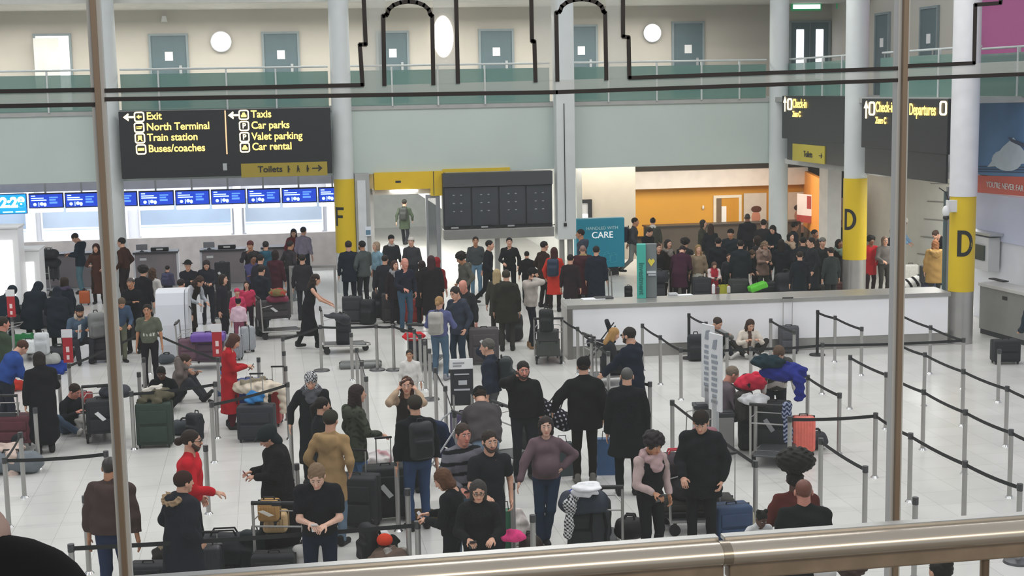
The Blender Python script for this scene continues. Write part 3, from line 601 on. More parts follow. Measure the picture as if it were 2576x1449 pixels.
pr = empty('wall_poster', (SX1-.55, 47.1, 1.0), math.radians(-76)); tag(pr, 'poster of red figures on the angled orange wall', 'poster', 'posters on the orange wall')
MB().box(-1.3, 1.3, -.03, .0, 0, 1.0).build('poster_sheet', mat('e3d3cc', .6), pr); MB().box(-1.3, 1.3, -.035, -.03, 0, .25).box(-.7, -.45, -.036, -.03, .5, .95).box(-.3, -.1, -.036, -.03, .5, .95).box(.1, .4, -.036, -.03, .15, .6).build('printed_figures', mat('a03d34', .6), pr)
# long dark shop counter in front of the orange wall
ct = empty('shop_counter', (15.9, 48.2, 0)); tag(ct, 'long dark brown shop counter in front of the orange wall', 'counter'); MB().box(-2.9, 2.7, 0, .6, 0, .98).build('counter_front', mat('4c443d', .6, noise=.1), ct); MB().box(-2.95, 2.75, -.05, .65, .98, 1.03, .01).build('counter_top', mat('2f2c2b', .4), ct)
lp = empty('small_wall_lamp', on_y(1727, 573, 49.95)); tag(lp, 'small round amber lamp low on the orange wall', 'lamp'); MB().ball((0, 0, 0), .09, .05, .09, 16).build('globe', mat('e6c04a', emit=.5, noise=0), lp, True); MB().box(-.08, .08, -.02, .04, -.12, -.08).build('base', M_DARK, lp)
lp = empty('wall_sensor', on_y(1769, 522, 49.95)); tag(lp, 'small white sensor high on the orange wall', 'sensor'); MB().ball((0, 0, 0), .04, .03, .08, 12).build('cover', M_WHITE, lp, True)
# white pillar at the shop's right end
structure(MB().box(17.15, 17.6, 42.2, 42.9, 0, 3.44).build('trim_7', mat('dcdbd8', .5)))
# east hall wall with sloping panel joints, behind the gap between the D columns
m_e = mat('d2d2c9', .6, noise=.03)
structure(MB().box(19.6, 19.8, 24, 46, 0, 3.5).build('wall_east', m_e))
for k in range(5):
    structure(MB().prism([(19.58, 41-.2*k, .6+.55*k), (19.58, 41-.2*k, .63+.55*k), (19.58, 30, 1.15+.55*k), (19.58, 30, 1.12+.55*k)], (.01, 0, 0)).build('trim_%d' % (8+k), mat('8f8e89', .6)))
# big banner wall on the right
structure(MB().box(17.3, 17.6, 14, 33.0, 0, 5.38).build('wall_banner', mat('dfe1e8', .5, noise=.03)))
def on_banner(px, py): p = on_x(px, py, 16.28); return (p[1], p[2])
bn = empty('wall_banner_print', (17.28, 28.2, 0)); tag(bn, 'large blue sky banner with a red slogan stripe on the side wall', 'banner')
ya, yb = 32.9-28.2, 22-28.2
MB().box(-.02, .0, yb, ya, 3.55, 5.3).build('blue_field', mat('5f8fc2', .5, noise=.12, nscale=.8), bn)
MB().box(-.02, .0, yb, ya, 2.0, 3.1).build('lavender_field', mat('ccd0e8', .5, noise=.06, nscale=.5), bn)
MB().prism([(-.03, ya, 3.52), (-.03, yb, 3.95), (-.03, yb, 3.4), (-.03, ya, 3.1)], (.02, 0, 0)).build('red_stripe', mat('d95f52', .5, noise=.03), bn)
text('YOU\'RE NEVER FAR', .2, M_WHITE, bn, (-.045, ya-.5, 3.33), (math.radians(90), 0, math.radians(-90)), sx=1.0)
m = MB()
for k in range(3): m.prism([(-.03, ya, 3.6+k*.06), (-.03, ya, 3.625+k*.06), (-.03, yb, 4.1+k*.06), (-.03, yb, 4.075+k*.06)], (.01, 0, 0))
m.build('dark_pinstripes', mat('33486b', .5), bn)
m = MB(); m.prism([(-.035, ya-.5, 3.75), (-.035, ya-1.2, 4.25), (-.035, ya-1.7, 4.5), (-.035, ya-2.6, 3.95)], (.01, 0, 0)).ball((-.03, ya-1.4, 3.95), .01, .7, .25, 16).build('printed_cloud', mat('d4e2f0', .6), bn)
MB().prism([(-.04, ya-1.45, 4.5), (-.04, ya-2.6, 4.3), (-.04, ya-2.6, 4.2), (-.04, ya-1.6, 4.4)], (.01, 0, 0)).build('printed_wing', mat('4a5570', .6), bn)

# ---- long white service counter in the middle
sc_ = empty('service_counter', (0, 0, 0)); tag(sc_, 'long low white service counter with grey top crossing the hall', 'counter')
c0, c1 = at(1428, 905)[:2], at(2384, 868.5)[:2]; c0, c1 = np.array(c0), np.array(c1); u = (c1-c0)/np.linalg.norm(c1-c0); L = np.linalg.norm(c1-c0)
sc_.location = (c0[0], c0[1], 0); sc_.rotation_euler = (0, 0, math.atan2(u[1], u[0]))
MB().box(.12, L, .03, .5, .28, 1.1).build('white_front', mat('f7f6f8', .45, noise=.01), sc_)
MB().box(.12, L, .06, .5, 0, .28).build('kick_plate', mat('a19f9b', .35, .5), sc_)
MB().box(0, L+.05, 0, .95, 1.1, 1.19, .006).build('counter_top', mat('a3a19d', .3, .35), sc_)
MB().box(0, .12, .0, .9, 0, 1.1).build('end_panel', mat('8f8c88', .3, .7), sc_)
def on_counter(px, py): return at(px, py, 1.19)
def small_box(name, px, py, sx, sy, sz, col, label, cat, z=1.19, rz=0.0, group=None):
    r = MB().box(-sx/2, sx/2, -sy/2, sy/2, 0, sz, min(sx, sy, sz)*.15).build(name, mat(col, .6), loc=at(px, py, z), rz=rz); tag(r, label, cat, group); return r
small_box('paper_sheet', 1492, 752, .5, .3, .012, 'e6e6ea', 'white papers at the left end of the white service counter', 'paper')
small_box('laptop', 1518, 750, .4, .28, .03, '25262b', 'closed dark laptop at the left end of the white service counter', 'laptop')
small_box('wrapped_napkins', 1692, 742, .2, .14, .05, 'd5d8da', 'small grey white bundle on the counter right of the teal stand', 'napkins')
small_box('paper_sheet', 1722, 742, .34, .2, .01, 'f0f2f4', 'white paper sheet on the counter near the yellow bottles', 'paper')
def bottle(px, py, col, cap, h, label):
    r = empty('bottle', at(px, py, 1.19)); tag(r, label, 'bottle', 'bottles on the service counter'); MB().cyl((0, 0, 0), (0, 0, h*.75), .04, seg=16).cyl((0, 0, h*.75), (0, 0, h*.9), .04, .018, 16).build('bottle_body', mat(col, .35), r, True); MB().cyl((0, 0, h*.88), (0, 0, h), .018, seg=12).build('cap', mat(cap, .4), r, True)
bottle(1795, 738, 'e8e8e8', '444444', .24, 'white bottle standing on the service counter'); bottle(1806, 738, '4a3a36', '222222', .17, 'short dark bottle beside the white one'); bottle(1833, 736, 'cfcac4', 'b04040', .17, 'pale bottle with red cap on the service counter')

# teal banner box behind the crowd and teal stand on the counter
x0, x1, z0, z1 = rect_on(43.2, 1449, 551, 1573, 672)
tb = empty('teal_display_case', ((x0+x1)/2, 43.2, 0), math.radians(2)); tag(tb, 'big teal baggage display reading handled with care', 'display'); w = (x1-x0)/2
MB().box(-w, w, 0, .35, z0, z1, .04).build('display_body', mat('1989a3', .45, noise=.06, nscale=1), tb); MB().box(w-.5, w-.2, 0, .3, 0, z0).box(-w+.2, -w+.5, 0, .3, 0, z0).build('foot', M_BLACK, tb)
text('HANDLED WITH', .135, mat('bfe6ea', .5), tb, (.05, -.01, z0+(z1-z0)*.8), rot_n(), align='CENTER'); text('CARE', .28, mat('ffffff', .5, emit=.3, noise=0), tb, (.05, -.02, z0+(z1-z0)*.66), rot_n(), align='CENTER', ext=.012)
m = MB()
for k, (ax_, az_) in enumerate(((-.1, .35), (.18, .42), (.4, .38))):
    zz = z0+az_; m.tube([(ax_-.1, -.01, zz-.22), (ax_-.1, -.01, zz), (ax_+.1, -.01, zz+.03), (ax_+.1, -.01, zz-.2), (ax_-.1, -.01, zz-.22)], .008, 5); m.tube([(ax_-.05, -.01, zz), (ax_-.05, -.01, zz+.07), (ax_+.05, -.01, zz+.08), (ax_+.05, -.01, zz+.02)], .007, 5)
m.build('line_drawing', mat('3fb2c6', .5), tb)
ts = empty('pull_up_stand', at(1625, 748, 1.19)); ts.rotation_euler = (0, 0, math.radians(-14)); tag(ts, 'narrow teal and grey stand with a yellow heart on the white counter', 'display stand')
MB().box(-.2, .0, -.16, .1, 0, 1.2, .01).build('teal_panel', mat('3fae9f', .5), ts); MB().box(.0, .24, -.06, .1, 0, 1.2, .01).build('grey_panel', mat('73797a', .5), ts)
text('Investment', .16, mat('1f6f66', .5), ts, (-.1, -.165, .8), (math.radians(90), math.radians(90), 0), bold=.003)
m = MB(); m.prism([(.04, -.07, .82), (.08, -.07, .88), (.12, -.07, .84), (.16, -.07, .88), (.2, -.07, .82), (.12, -.07, .7)], (0, -.006, 0)).build('yellow_heart', mat('e3cf4a', .5), ts)
MB().box(.02, .22, -.11, -.06, .55, .6).box(.05, .22, -.11, -.06, .5, .53).build('leaflet_tray', mat('c3c9ca', .5), ts)

# check-in desk, monitor and bay at the far right
p = at(2460, 835); q = at(2560, 850)
rd = empty('bag_drop_desk', (15.55, 26.75, 0)); rd.rotation_euler = (0, 0, math.radians(-90)); tag(rd, 'grey metal bag drop desk beside the banner wall', 'desk')
dk = []
DX0, DX1 = at(2462, 838)[:2], at(2575, 870)[:2]
rd.location = (DX0[0], DX0[1], 0); uu = DX1-DX0; LL = np.linalg.norm(uu); rd.rotation_euler = (0, 0, math.atan2(uu[1], uu[0]))
MB().box(0, LL, 0, .5, .12, 1.12, .01).build('desk_body', mat('8b8b88', .4, .3), rd); MB().box(-.02, LL+.03, -.04, .55, 1.12, 1.2, .01).build('desk_top', mat('bdbcba', .4), rd); MB().box(.0, LL, .04, .5, 0, .12).build('plinth', M_DARK, rd)
MB().box(LL*.52, LL*.62, -.012, 0, .92, 1.0).build('slot', M_BLACK, rd)
kb = empty('desk_keyboard', at(2512, 706, 1.2)); tag(kb, 'black keyboard and cables on the bag drop desk', 'keyboard'); MB().box(-.3, .3, -.08, .08, 0, .03, .01).build('keys', M_BLACK, kb); kb.rotation_euler = rd.rotation_euler
mn = empty('bag_drop_monitor', (17.2, 32.0, 0)); tag(mn, 'pale wall bay with a small dark monitor by the banner', 'monitor')
a, b = on_x(2467, 610, 17.2), on_x(2502, 655, 17.2)
MB().box(-.25, .05, b[1]-32-.15, a[1]-32+.15, b[2]-.25, a[2]+.2, .01).build('monitor_housing', mat('c9cacb', .5), mn); MB().box(-.29, -.25, b[1]-32, a[1]-32, b[2], a[2]).build('screen', mat('3c4642', .3), mn); MB().box(-.3, .05, b[1]-32-.3, a[1]-32+.3, a[2]+.25, a[2]+.31).build('shelf', M_ALU, mn)

# cameras on the front D column, and the slim frame left of it
cc = empty('security_camera', (14.8, 29.45, on_y(2388, 540, 29.45)[2])); tag(cc, 'white dome security camera on a bracket at the front D column', 'camera')
MB().box(-.04, .2, -.02, .1, .05, .32, .01).build('bracket_box', mat('dcdcda', .5), cc); MB().ball((-.1, -.05, .08), .085, .085, .13, 20).build('camera_housing', mat('e2e2e2', .4), cc, True); MB().ball((-.1, -.06, -.06), .07, .07, .06, 16).build('lens_dome', M_BLACK, cc, True)
MB().tube([(-.25, 0, .6), (-.1, 0, .5), (.0, .02, .3)], .012).build('cable', M_BLACK, cc)
fr = empty('partition_frame', (on_y(2384, 700, 31.0)[0], 31.0, 0)); tag(fr, 'slim grey upright frame just left of the front D column', 'frame'); MB().box(-.06, .08, -.05, .05, 0, 3.4).build('upright', mat('9b9da0', .4, .4), fr); MB().box(-.14, -.06, -.02, .02, .1, 3.3).build('glass_edge', mat('5a6d6d', .3), fr)

# ---------------------------------------------------------------- the viewer's own gallery: glass screen, posts, rail
YG = 2.2
zf = 4.15
structure(MB().box(-6, 8, -3, 2.05, zf-.3, zf).build('floor_own_gallery', mat('77736c', .6)))
def gpost(px_t, px_b, label):
    a, b = on_y(px_t, 0, YG), on_y(px_b, 1449, YG); x = (a[0]+b[0])/2
    r = empty('glazing_post', (x, YG, zf-.15)); tag(r, label, 'glazing post', 'posts between the glass panes')
    MB().box(-.0042, .0042, -.014, -.006, 0, 2.6, .001).build('front_cap', mat('94806c', .45, .4), r)
    MB().box(-.0098, .0098, -.006, .012, 0, 2.6).build('gasket', mat('c4c2be', .5), r)
    return x
XA = gpost(240, 312, 'slim bronze glazing post in front of the tall plain column'); XB = gpost(2269, 2248, 'slim bronze glazing post in front of the slanted signs')
GL = glass_mat('clear_pane', 'e8f0f0', .022, .04)
FR = glass_mat('frosted_film', 'd8dad6', .34, .5)
VIN = mat('2e2826', .5, noise=0)
def strip(m, pts, w, y, closed=False, d=.0015):
    P = [np.array(on_y(px, py, y)) for px, py in pts]
    for a, b in zip(P, P[1:]):
        t = (b-a)/np.linalg.norm(b-a); n = np.array([-t[2], 0, t[0]])*w/2; e = t*w*.25
        m.prism([a-e+n, b+e+n, b+e-n, a-e-n], (0, -d, 0))
def pane(x0, x1, label):
    r = empty('gallery_screen', ((x0+x1)/2, YG, zf-.15)); tag(r, label, 'glass pane', 'panes of the gallery glass screen'); w = (x1-x0)/2-.0105
    MB().box(-w, w, -.004, .004, 0, 2.6).build('glass', GL, r); return r
pa = pane(XA-1.25, XA, 'clear pane left of the left glazing post'); pb = pane(XA, XB, 'wide clear pane between posts with black outline decals'); pc = pane(XB, XB+1.25, 'clear pane right of the right glazing post')
def decal(parent, lines, w=.0063):
    m = MB()
    for l in lines: strip(m, l, w, YG-.006)
    o = m.build('black_outline_decal', VIN); o.parent = parent; o.matrix_parent_inverse = Matrix.Translation(-parent.location); return o
decal(pa, [[(-60, 231), (236, 226)], [(-60, 268), (238, 263)]])
def arch(cx, hw, top, spring, bot_l, bot_r):
    pts = [(cx-hw, bot_l), (cx-hw-3, spring), (cx-hw+5, spring-2)]
    for k in range(9):
        a = math.pi*(1-k/8); pts.append((cx+(hw-7)*math.cos(a), spring-5-(spring-5-top)*math.sin(a)))
    pts += [(cx+hw-6, spring-3), (cx+hw-2, spring), (cx+hw+1, bot_r)]; return pts
decal(pb, [[(266, 228), (912, 214), (905, 112), (920, 112), (914, -20)], arch(1028, 61, 4, 40, 214, 212), [(1152, 208), (1147, -10)], [(1347, 205), (1344, 104), (1338, 104), (1336, -10)], arch(1463, 61, -2, 32, 203, 200),
           [(1567, -10), (1567, 92), (1581, 94), (1583, 196), (2256, 172)], [(266, 250), (1400, 232), (2256, 202)]])
decal(pc, [[(2284, 166), (2450, 159), (2453, 12), (2516, 8), (2520, -20)], [(2284, 198), (2640, 184)]])
def film(parent, polys):
    m = MB()
    for q in polys: m.prism([on_y(px, py, YG-.0045) for px, py in q], (0, -.0006, 0))
    o = m.build('frosted_film', FR); o.parent = parent; o.matrix_parent_inverse = Matrix.Translation(-parent.location)
film(pa, [[(-60, 231), (236, 226), (238, 263), (-60, 268)]])
film(pb, [[(266, 228), (912, 214), (912, 240), (266, 250)], [(1583, 196), (2256, 172), (2256, 202), (1583, 229)], [(912, 214), (912, -10), (970, -10), (968, 60), (968, 214), (968, 239), (912, 240)], [(968, 214), (1583, 196), (1583, 229), (968, 239)],
          [(1089, 212), (1089, 0), (1147, -10), (1152, 210)], [(1347, 205), (1338, -10), (1402, 0), (1402, 203)], [(1524, 200), (1524, 0), (1567, -10), (1583, 196)]])
film(pc, [[(2284, 166), (2640, 150), (2640, 184), (2284, 198)]])
# handrail: warm brushed tube over a wood-brown beam
YR = 1.9
def rail(px0, px1, x0, x1, label):
    z = on_y(1500, 1372, YR)[2]-.036
    r = empty('handrail', ((x0+x1)/2, YR, z)); w = (x1-x0)/2; tag(r, label, 'handrail', 'lengths of the gallery handrail')
    n = 28; prof = []
    for k in range(n):
        a = 2*math.pi*k/n; prof.append((.0235*math.cos(a), .0165*math.sin(a)+.0105))
    MB().prism([(-w, y_, z_) for y_, z_ in prof], (2*w, 0, 0)).build('rail_tube', mat('cfc2b2', .26, .75, noise=.05, nscale=8), r, True)
    MB().box(-w, w, .012, .03, .024, .031, .001).build('back_lip', mat('b4b2ae', .3, .8), r)
    MB().box(-w, w, -.012, .012, -.026, -.002, .003).build('brown_beam', mat('94816d', .45, .2, noise=.15, nscale=20), r)
    for k in (-.85, .1, .85): MB().cyl((w*k, .0, -.02), (w*k, .0, -(z-zf)), .007, seg=10).build('baluster', mat('8a7763', .35, .7), r, True)
xj = on_y(1822, 1360, YR)[0]
rail(0, 0, -.62, xj-.004, 'long left length of bronze handrail up to the joint'); rail(0, 0, xj+.004, 1.35, 'right length of bronze handrail past the joint')
jn = empty('handrail_joint', (xj, YR, on_y(1500, 1372, YR)[2]-.036)); tag(jn, 'joint sleeve where the two handrail lengths meet', 'handrail joint')
m = MB(); m.prism([(-.007, .0245*math.cos(2*math.pi*k/28), .0175*math.sin(2*math.pi*k/28)+.0105) for k in range(28)], (.014, 0, 0)).build('sleeve', mat('a59888', .25, .8), jn, True)
# ================================================================ PEOPLE: one continuous body each, hair and clothing as children
def V3(*a): return np.array(a, float)
def unit(v): return v/(np.linalg.norm(v)+1e-9)
def ik(S, T, a, b, pole):
    d = T-S; L = np.linalg.norm(d); L2 = min(max(L, abs(a-b)+.02), (a+b)*.995); u = d/(L+1e-9); T = S+u*L2
    x = (a*a-b*b+L2*L2)/(2*L2); h = math.sqrt(max(a*a-x*x, 0)); p = pole-u*(pole@u); return S+u*x+unit(p)*h, T
def rotx(a):
    c, s = math.cos(a), math.sin(a); return np.array([[1, 0, 0], [0, c, -s], [0, s, c]])
def rotz(a):
    c, s = math.cos(a), math.sin(a); return np.array([[c, -s, 0], [s, c, 0], [0, 0, 1]])
def roty(a):
    c, s = math.cos(a), math.sin(a); return np.array([[c, 0, s], [0, 1, 0], [-s, 0, c]])
SKINS = {'fair': 'e0b39c', 'light': 'd3a086', 'tan': 'b98362', 'brown': '8a5c42', 'dark': '553528', 'ruddy': 'cf8b78'}
# pose: wrists (R, L) as x, y, z in the frame of a 1.75 m standing figure; poles; legs
P0 = dict(R=(.27, .03, .84), L=(-.27, .03, .84), pr=(.6, -.9, -.2), pl=(-.6, -.9, -.2), aR=(.11, .02, .08), aL=(-.11, -.02, .08), kp=(0, 1, 0), hip=.95, hy=0.0, lean=2, side=0, nod=0, turn=0, grip=.45)
POSES = {
 'stand': {}, 'pockets': dict(R=(.22, .1, .95), L=(-.22, .1, .95)), 'phone': dict(R=(.06, .33, 1.13), L=(-.09, .3, 1.1), nod=32, grip=1.1), 'read': dict(R=(.14, .34, 1.1), L=(-.14, .34, 1.1), nod=32, grip=.9),
 'phone1': dict(R=(.1, .33, 1.18), nod=28, grip=1.1), 'ear': dict(R=(.13, .07, 1.53), pr=(.9, .3, -.9), nod=4, grip=1.2), 'crossed': dict(R=(-.1, .22, 1.2), L=(.1, .2, 1.16), pr=(1, -.1, -.4), pl=(-1, -.1, -.4)),
 'push': dict(R=(.2, .5, 1.03), L=(-.2, .5, 1.03), lean=14, nod=10, aR=(.1, .2, .08), aL=(-.1, -.25, .1), grip=1.2), 'pull': dict(R=(.32, -.14, .84), aR=(.1, .18, .08), aL=(-.1, -.2, .1), grip=1.2),
 'hips': dict(R=(.2, .02, 1.03), L=(-.36, .26, .92), pr=(1, -.6, 0), pl=(-.8, -.6, 0)), 'walk': dict(R=(.26, .24, .9), L=(-.27, -.2, .88), aR=(.09, -.34, .16), aL=(-.09, .32, .08), lean=5, hip=.91), 'hold': dict(R=(.16, .32, 1.05), L=(-.24, .08, .9), grip=1),
 'chin': dict(R=(.07, .2, 1.43), L=(-.1, .25, 1.12), pr=(.7, .3, -1), nod=6, grip=1.1), 'bend': dict(R=(.2, .62, .72), L=(-.2, .62, .72), lean=58, nod=25, hy=-.12, kp=(0, 1, 0)), 'stoop': dict(R=(.14, .45, .95), L=(-.14, .45, .95), lean=30, nod=30),
 'handsup': dict(R=(.14, .1, 1.56), L=(-.14, .1, 1.56), pr=(.5, .5, -1), pl=(-.5, .5, -1)), 'trunk': dict(R=(.3, .06, .86), L=(-.3, .05, .86)),
 'rest': dict(R=(.26, .4, .98), L=(-.26, .4, .98), lean=10, nod=18, grip=1), 'carry': dict(R=(.16, .3, 1.15), L=(-.2, .3, 1.05)),
 'floor': dict(hip=.13, hy=0, aR=(.14, .34, .08), aL=(-.16, .36, .08), kp=(0, .3, 1), kout=1.1, R=(.14, .36, .42), L=(-.14, .36, .42), lean=14, nod=22, grip=.9), 'floorup': dict(hip=.13, aR=(.12, .5, .08), aL=(-.12, .5, .08), kp=(0, .2, 1), kout=.25, R=(.16, .38, .52), L=(-.16, .38, .52), lean=12, nod=15),
 'floorlong': dict(hip=.13, aR=(.1, .78, .07), aL=(-.14, .72, .07), kp=(0, 0, 1), kout=.2, R=(.1, .32, .45), L=(-.1, .32, .45), lean=4, nod=25, grip=1), 'sit': dict(hip=.5, aR=(.13, .42, .08), aL=(-.13, .42, .08), kp=(0, .4, 1), kout=.15, R=(.14, .34, .74), L=(-.14, .34, .74), lean=8, nod=20, grip=.9),
 'crouch': dict(hip=.33, aR=(.14, .1, .08), aL=(-.14, .02, .1), kp=(0, 1, .5), kout=.35, R=(.15, .5, .5), L=(-.15, .5, .45), lean=28, nod=20),
}
ALL = {}; CLUST = []; LUG = []
def person(px, py, h=1.74, face=0, pose='stand', top='202226', bottom='23252b', skin='light', hair='short', hc='2a1d17', shoe='1c1c1e', label='', group=None, bulk=1.0, hem=.93, flare=.02, sleeve='long', hood=None, collar=None, hat=None, hatc='222222', belly=0.0,
           legs='trousers', beard=None, glasses=False, scarf=None, pattern=None, pat_b=None, child=False, at_z=0.0, over=None, pos=None, hold=None, phones='25262b', pack=None, ears=None, open_=None, sole=None, **kw):
    bulk = bulk*1.05; held = []
    p = dict(P0); p.update(POSES[pose]); p.update(over or {}); p.update(kw)
    sc = h/1.735; sw = .92 if hair in ('long', 'wavy', 'bob', 'pony') and not child and bulk < 1.2 else 1.0; hs = 1.09 if not child else 1.06+.32*(1.3-min(h, 1.3))/.5       # children have larger heads
    lean = math.radians(p['lean']); hip = V3(0, p['hy'], p['hip']); T = rotz(math.radians(p.get('twist', 0))) @ roty(math.radians(p['side'])) @ rotx(-lean)
    def tor(x, y, z): return hip + T @ V3(x, y, z-.95)
    head_c = tor(0, .015, 1.52) + (T @ V3(0, .0, 0)); nod = math.radians(p['nod']+p['lean']*.55)
    HR = rotz(math.radians(p['turn'])) @ rotx(-nod); HC = tor(0, .0, 1.487) + HR @ V3(0, .032, .13)
    def hd(x, y, z): return HC + HR @ (V3(x, y, z)*hs)
    topz = (HC[2]+.12*hs)*sc
    # place on the floor below the pixel of the head's top
    rz = -math.radians(YAW*180/math.pi+face)
    tilt_top = hd(0, -.01, .118)*sc
    if pos is None:
        g = at(px, py, tilt_top[2]+at_z); ofs = rotz(rz) @ tilt_top; g = np.array([g[0]-ofs[0], g[1]-ofs[1], at_z])
    else: g = np.array([pos[0], pos[1], at_z])
    D = math.hypot(g[0], g[1]); hc_ = max(.0125, .00068*D)/sc; hh = max(.0068, .00040*D)/sc; hb = max(.022, .0009*D)/sc
    skin_c = lin(SKINS.get(skin, skin)); hair_c = lin(hc); top_c = lin(top); bot_c = lin(bottom)
    # joints
    jo = {}
    for sd, S in (('R', 1), ('L', -1)):
        sh = tor(.182*S*sw, 0, 1.385); w = V3(*p[sd]); pole = V3(*p['pr' if sd == 'R' else 'pl']); e, w = ik(sh, w, .285, .26, pole); jo['s'+sd], jo['e'+sd], jo['w'+sd] = sh, e, w
        hj = hip+rotz(math.radians(p.get('twist', 0)*.4)) @ V3(.095*S, 0, -.03); an = V3(*p['aR' if sd == 'R' else 'aL']); kp = V3(*p['kp'])+V3(S*p.get('kout', .08), 0, 0); k, an = ik(hj, an, .43, .42, kp); jo['h'+sd], jo['k'+sd], jo['a'+sd] = hj, k, an
    root_parts = []
    # --- body core and limbs (one field), finer head and hands in the same mesh
    B = Sdf(.03); X = T[:, 0]
    B.rc(tor(0, 0, .98), tor(0, 0, 1.34), .095, .105, skin_c, X, 1.35).rc(tor(-.13, 0, 1.39), tor(.13, 0, 1.39), .055, None, skin_c).rc(tor(0, -.01, 1.38), hd(0, -.02, -.07), .055, .05, skin_c)
    for sd in 'RL':
        B.rc(jo['s'+sd], jo['e'+sd], .046, .036, skin_c).rc(jo['e'+sd], jo['w'+sd], .038, .026, skin_c)
        B.rc(jo['h'+sd], jo['k'+sd], .078, .05, skin_c).rc(jo['k'+sd], jo['a'+sd], .05, .032, skin_c)
    root_parts.append(B.mesh(hb))
    Hh = Sdf(.018); shade = tuple(c*.82 for c in skin_c); lipc = tuple(min(1, a*b) for a, b in zip(skin_c, (.85, .5, .5)))
    def hrc(a, b, ra, rb, col, flat=1.0, k=None): Hh.rc(hd(*a), hd(*b), ra*hs, rb*hs, col, HR[:, 0], flat, k)
    def hel(c, r, col, k=None): Hh.el(hd(*c), V3(*r)*hs, col, HR.T, k)
    scalp = hair_c if hair in ('buzz',) else skin_c
    hel((0, -.012, .035), (.073, .092, .083), scalp); hel((0, .03, .0), (.062, .06, .085), skin_c)
    hrc((0, .03, -.03), (0, .048, -.08), .054, .033, lin(beard) if beard else skin_c, 1.12); hrc((0, -.02, -.03), (0, -.03, -.17), .056, .062, skin_c)
    hrc((0, .086, .012), (0, .104, -.024), .007, .0125, skin_c, 1.2, .012)
    for S in (1, -1):
        hel((.0765*S, -.008, -.004), (.011, .02, .031), skin_c, .008)
        hel((.029*S, .083, .014), (.0125, .0085, .0052), lin('cfc5bc'), .003); hel((.029*S, .0885, .014), (.0066, .0055, .0058), lin('231a16'), .002)
        hrc((.014*S, .0885, .034), (.045*S, .080, .034), .0038, .0034, hair_c if hair != 'bald' else shade, 1.0, .004)
    hel((0, .088, -.054), (.024, .0085, .0085), lipc, .005)
    if beard:
        for S in (1, -1): hrc((.066*S, .02, -.02), (.035*S, .062, -.075), .016, .02, lin(beard), 1, .015)
        hrc((-.02, .092, -.04), (.02, .092, -.04), .005, .005, lin(beard), 1, .004)
    root_parts.append(Hh.mesh(hh))
    # hands
    for sd, S in (('R', 1), ('L', -1)):
        w = jo['w'+sd]; d = unit(w-jo['e'+sd]); 
        if p.get('hand'+sd) is not None: d = unit(V3(*p['hand'+sd]))
        inw = V3(-S, 0, 0)
        if abs(d[2]) < .6: inw = V3(-S*.35, .0, -1.0)      # forearm level: palm turned down and inwards
        nrm = unit(inw-d*(inw@d)); sdv = np.cross(d, nrm); fwd = V3(0, 1, .6)
        if sdv @ fwd < 0: sdv = -sdv
        H = Sdf(.006); H.rc(w-d*.02, w+d*.015, .024, .024, skin_c).rc(w+d*.02, w+d*.075, .0165, .0145, skin_c, sdv, 2.3, .012)
        g_ = p['grip']
        for i, (o, l) in enumerate(((.031, .07), (.011, .078), (-.010, .073), (-.029, .058))):
            b0 = w+d*.082+sdv*o; a1 = .35*g_; a2 = 1.15*g_; d1 = unit(d*math.cos(a1)+nrm*math.sin(a1)); d2 = unit(d*math.cos(a2)+nrm*math.sin(a2)); b1 = b0+d1*l*.5
            H.rc(b0, b1, .0092, .0085, skin_c, k=.004).rc(b1, b1+d2*l*.5, .0083, .0068, skin_c, k=.004)
        t0 = w+d*.028+sdv*.026; td = unit(d*.6+sdv*.75+nrm*.35*g_); td2 = unit(d*.85+sdv*.3+nrm*.6*g_); H.rc(t0, t0+td*.035, .012, .010, skin_c).rc(t0+td*.035, t0+td*.035+td2*.03, .0095, .0078, skin_c)
        root_parts.append(H.mesh(max(.0058, .00032*D)/sc))
        jo['g'+sd] = w+d*.08+nrm*.03
    ob = np_object('person', root_parts, M_SKIN)
    ob.location = tuple(g); ob.rotation_euler = (0, 0, rz); ob.scale = (sc,)*3
    if label in ALL: print('DUPLABEL', label)
    ALL[label] = ob; tag(ob, label, 'person', group)
    # --- trousers
    if legs == 'trousers' or legs == 'jeans':
        t = Sdf(.035); t.fold = .0035; t.ffreq = 16
        t.rc(tor(-.0, 0, .97), hip+V3(0, 0, -.04), .108, .112, bot_c, X, 1.32)
        for sd in 'RL':
            t.rc(jo['h'+sd], jo['k'+sd], .094, .066, bot_c, k=.02); a = jo['a'+sd]; a2 = a+(jo['k'+sd]-a)*.03
            t.rc(jo['k'+sd], a2, .064, .054, bot_c, k=.02)
        np_object('trousers', [t.mesh(hc_*.95, (pattern if kw.get('pat_on') == 'legs' else None))], M_CLOTH, ob)
    for sd, S in (('R', 1), ('L', -1)):
        a = jo['a'+sd]; k = jo['k'+sd]; sh = unit(a-k); fw = V3(0, 1, 0)-sh*sh[1]
        if p['hip'] > .6: fw = V3(S*.16, 1, 0); dn = V3(0, 0, -1)
        else: fw = unit(fw+V3(S*.3, 0, .25)) if np.linalg.norm(fw) > .3 else V3(0, 0, 1); dn = sh
        fw = unit(fw); dn = unit(dn-fw*(dn@fw)); side_ = np.cross(fw, dn); shc = lin(shoe); sol = lin(sole) if sole else tuple(c*.7 for c in shc)
        s_ = Sdf(.02); s_.rc(a-fw*.035+dn*.025, a-fw*.035-dn*.03, .043, .042, shc).rc(a+dn*.035-fw*.03, a+dn*.042+fw*.15, .042, .034, shc, side_, 1.18).rc(a+dn*.07-fw*.035, a+dn*.07+fw*.155, .012, .012, sol, side_, 3.2, .006).cut_plane(a+dn*.079, dn)
        np_object('shoe', [s_.mesh(hc_*.75)], M_LEATHER, ob)
    # --- top
    seated = p['hip'] < .7
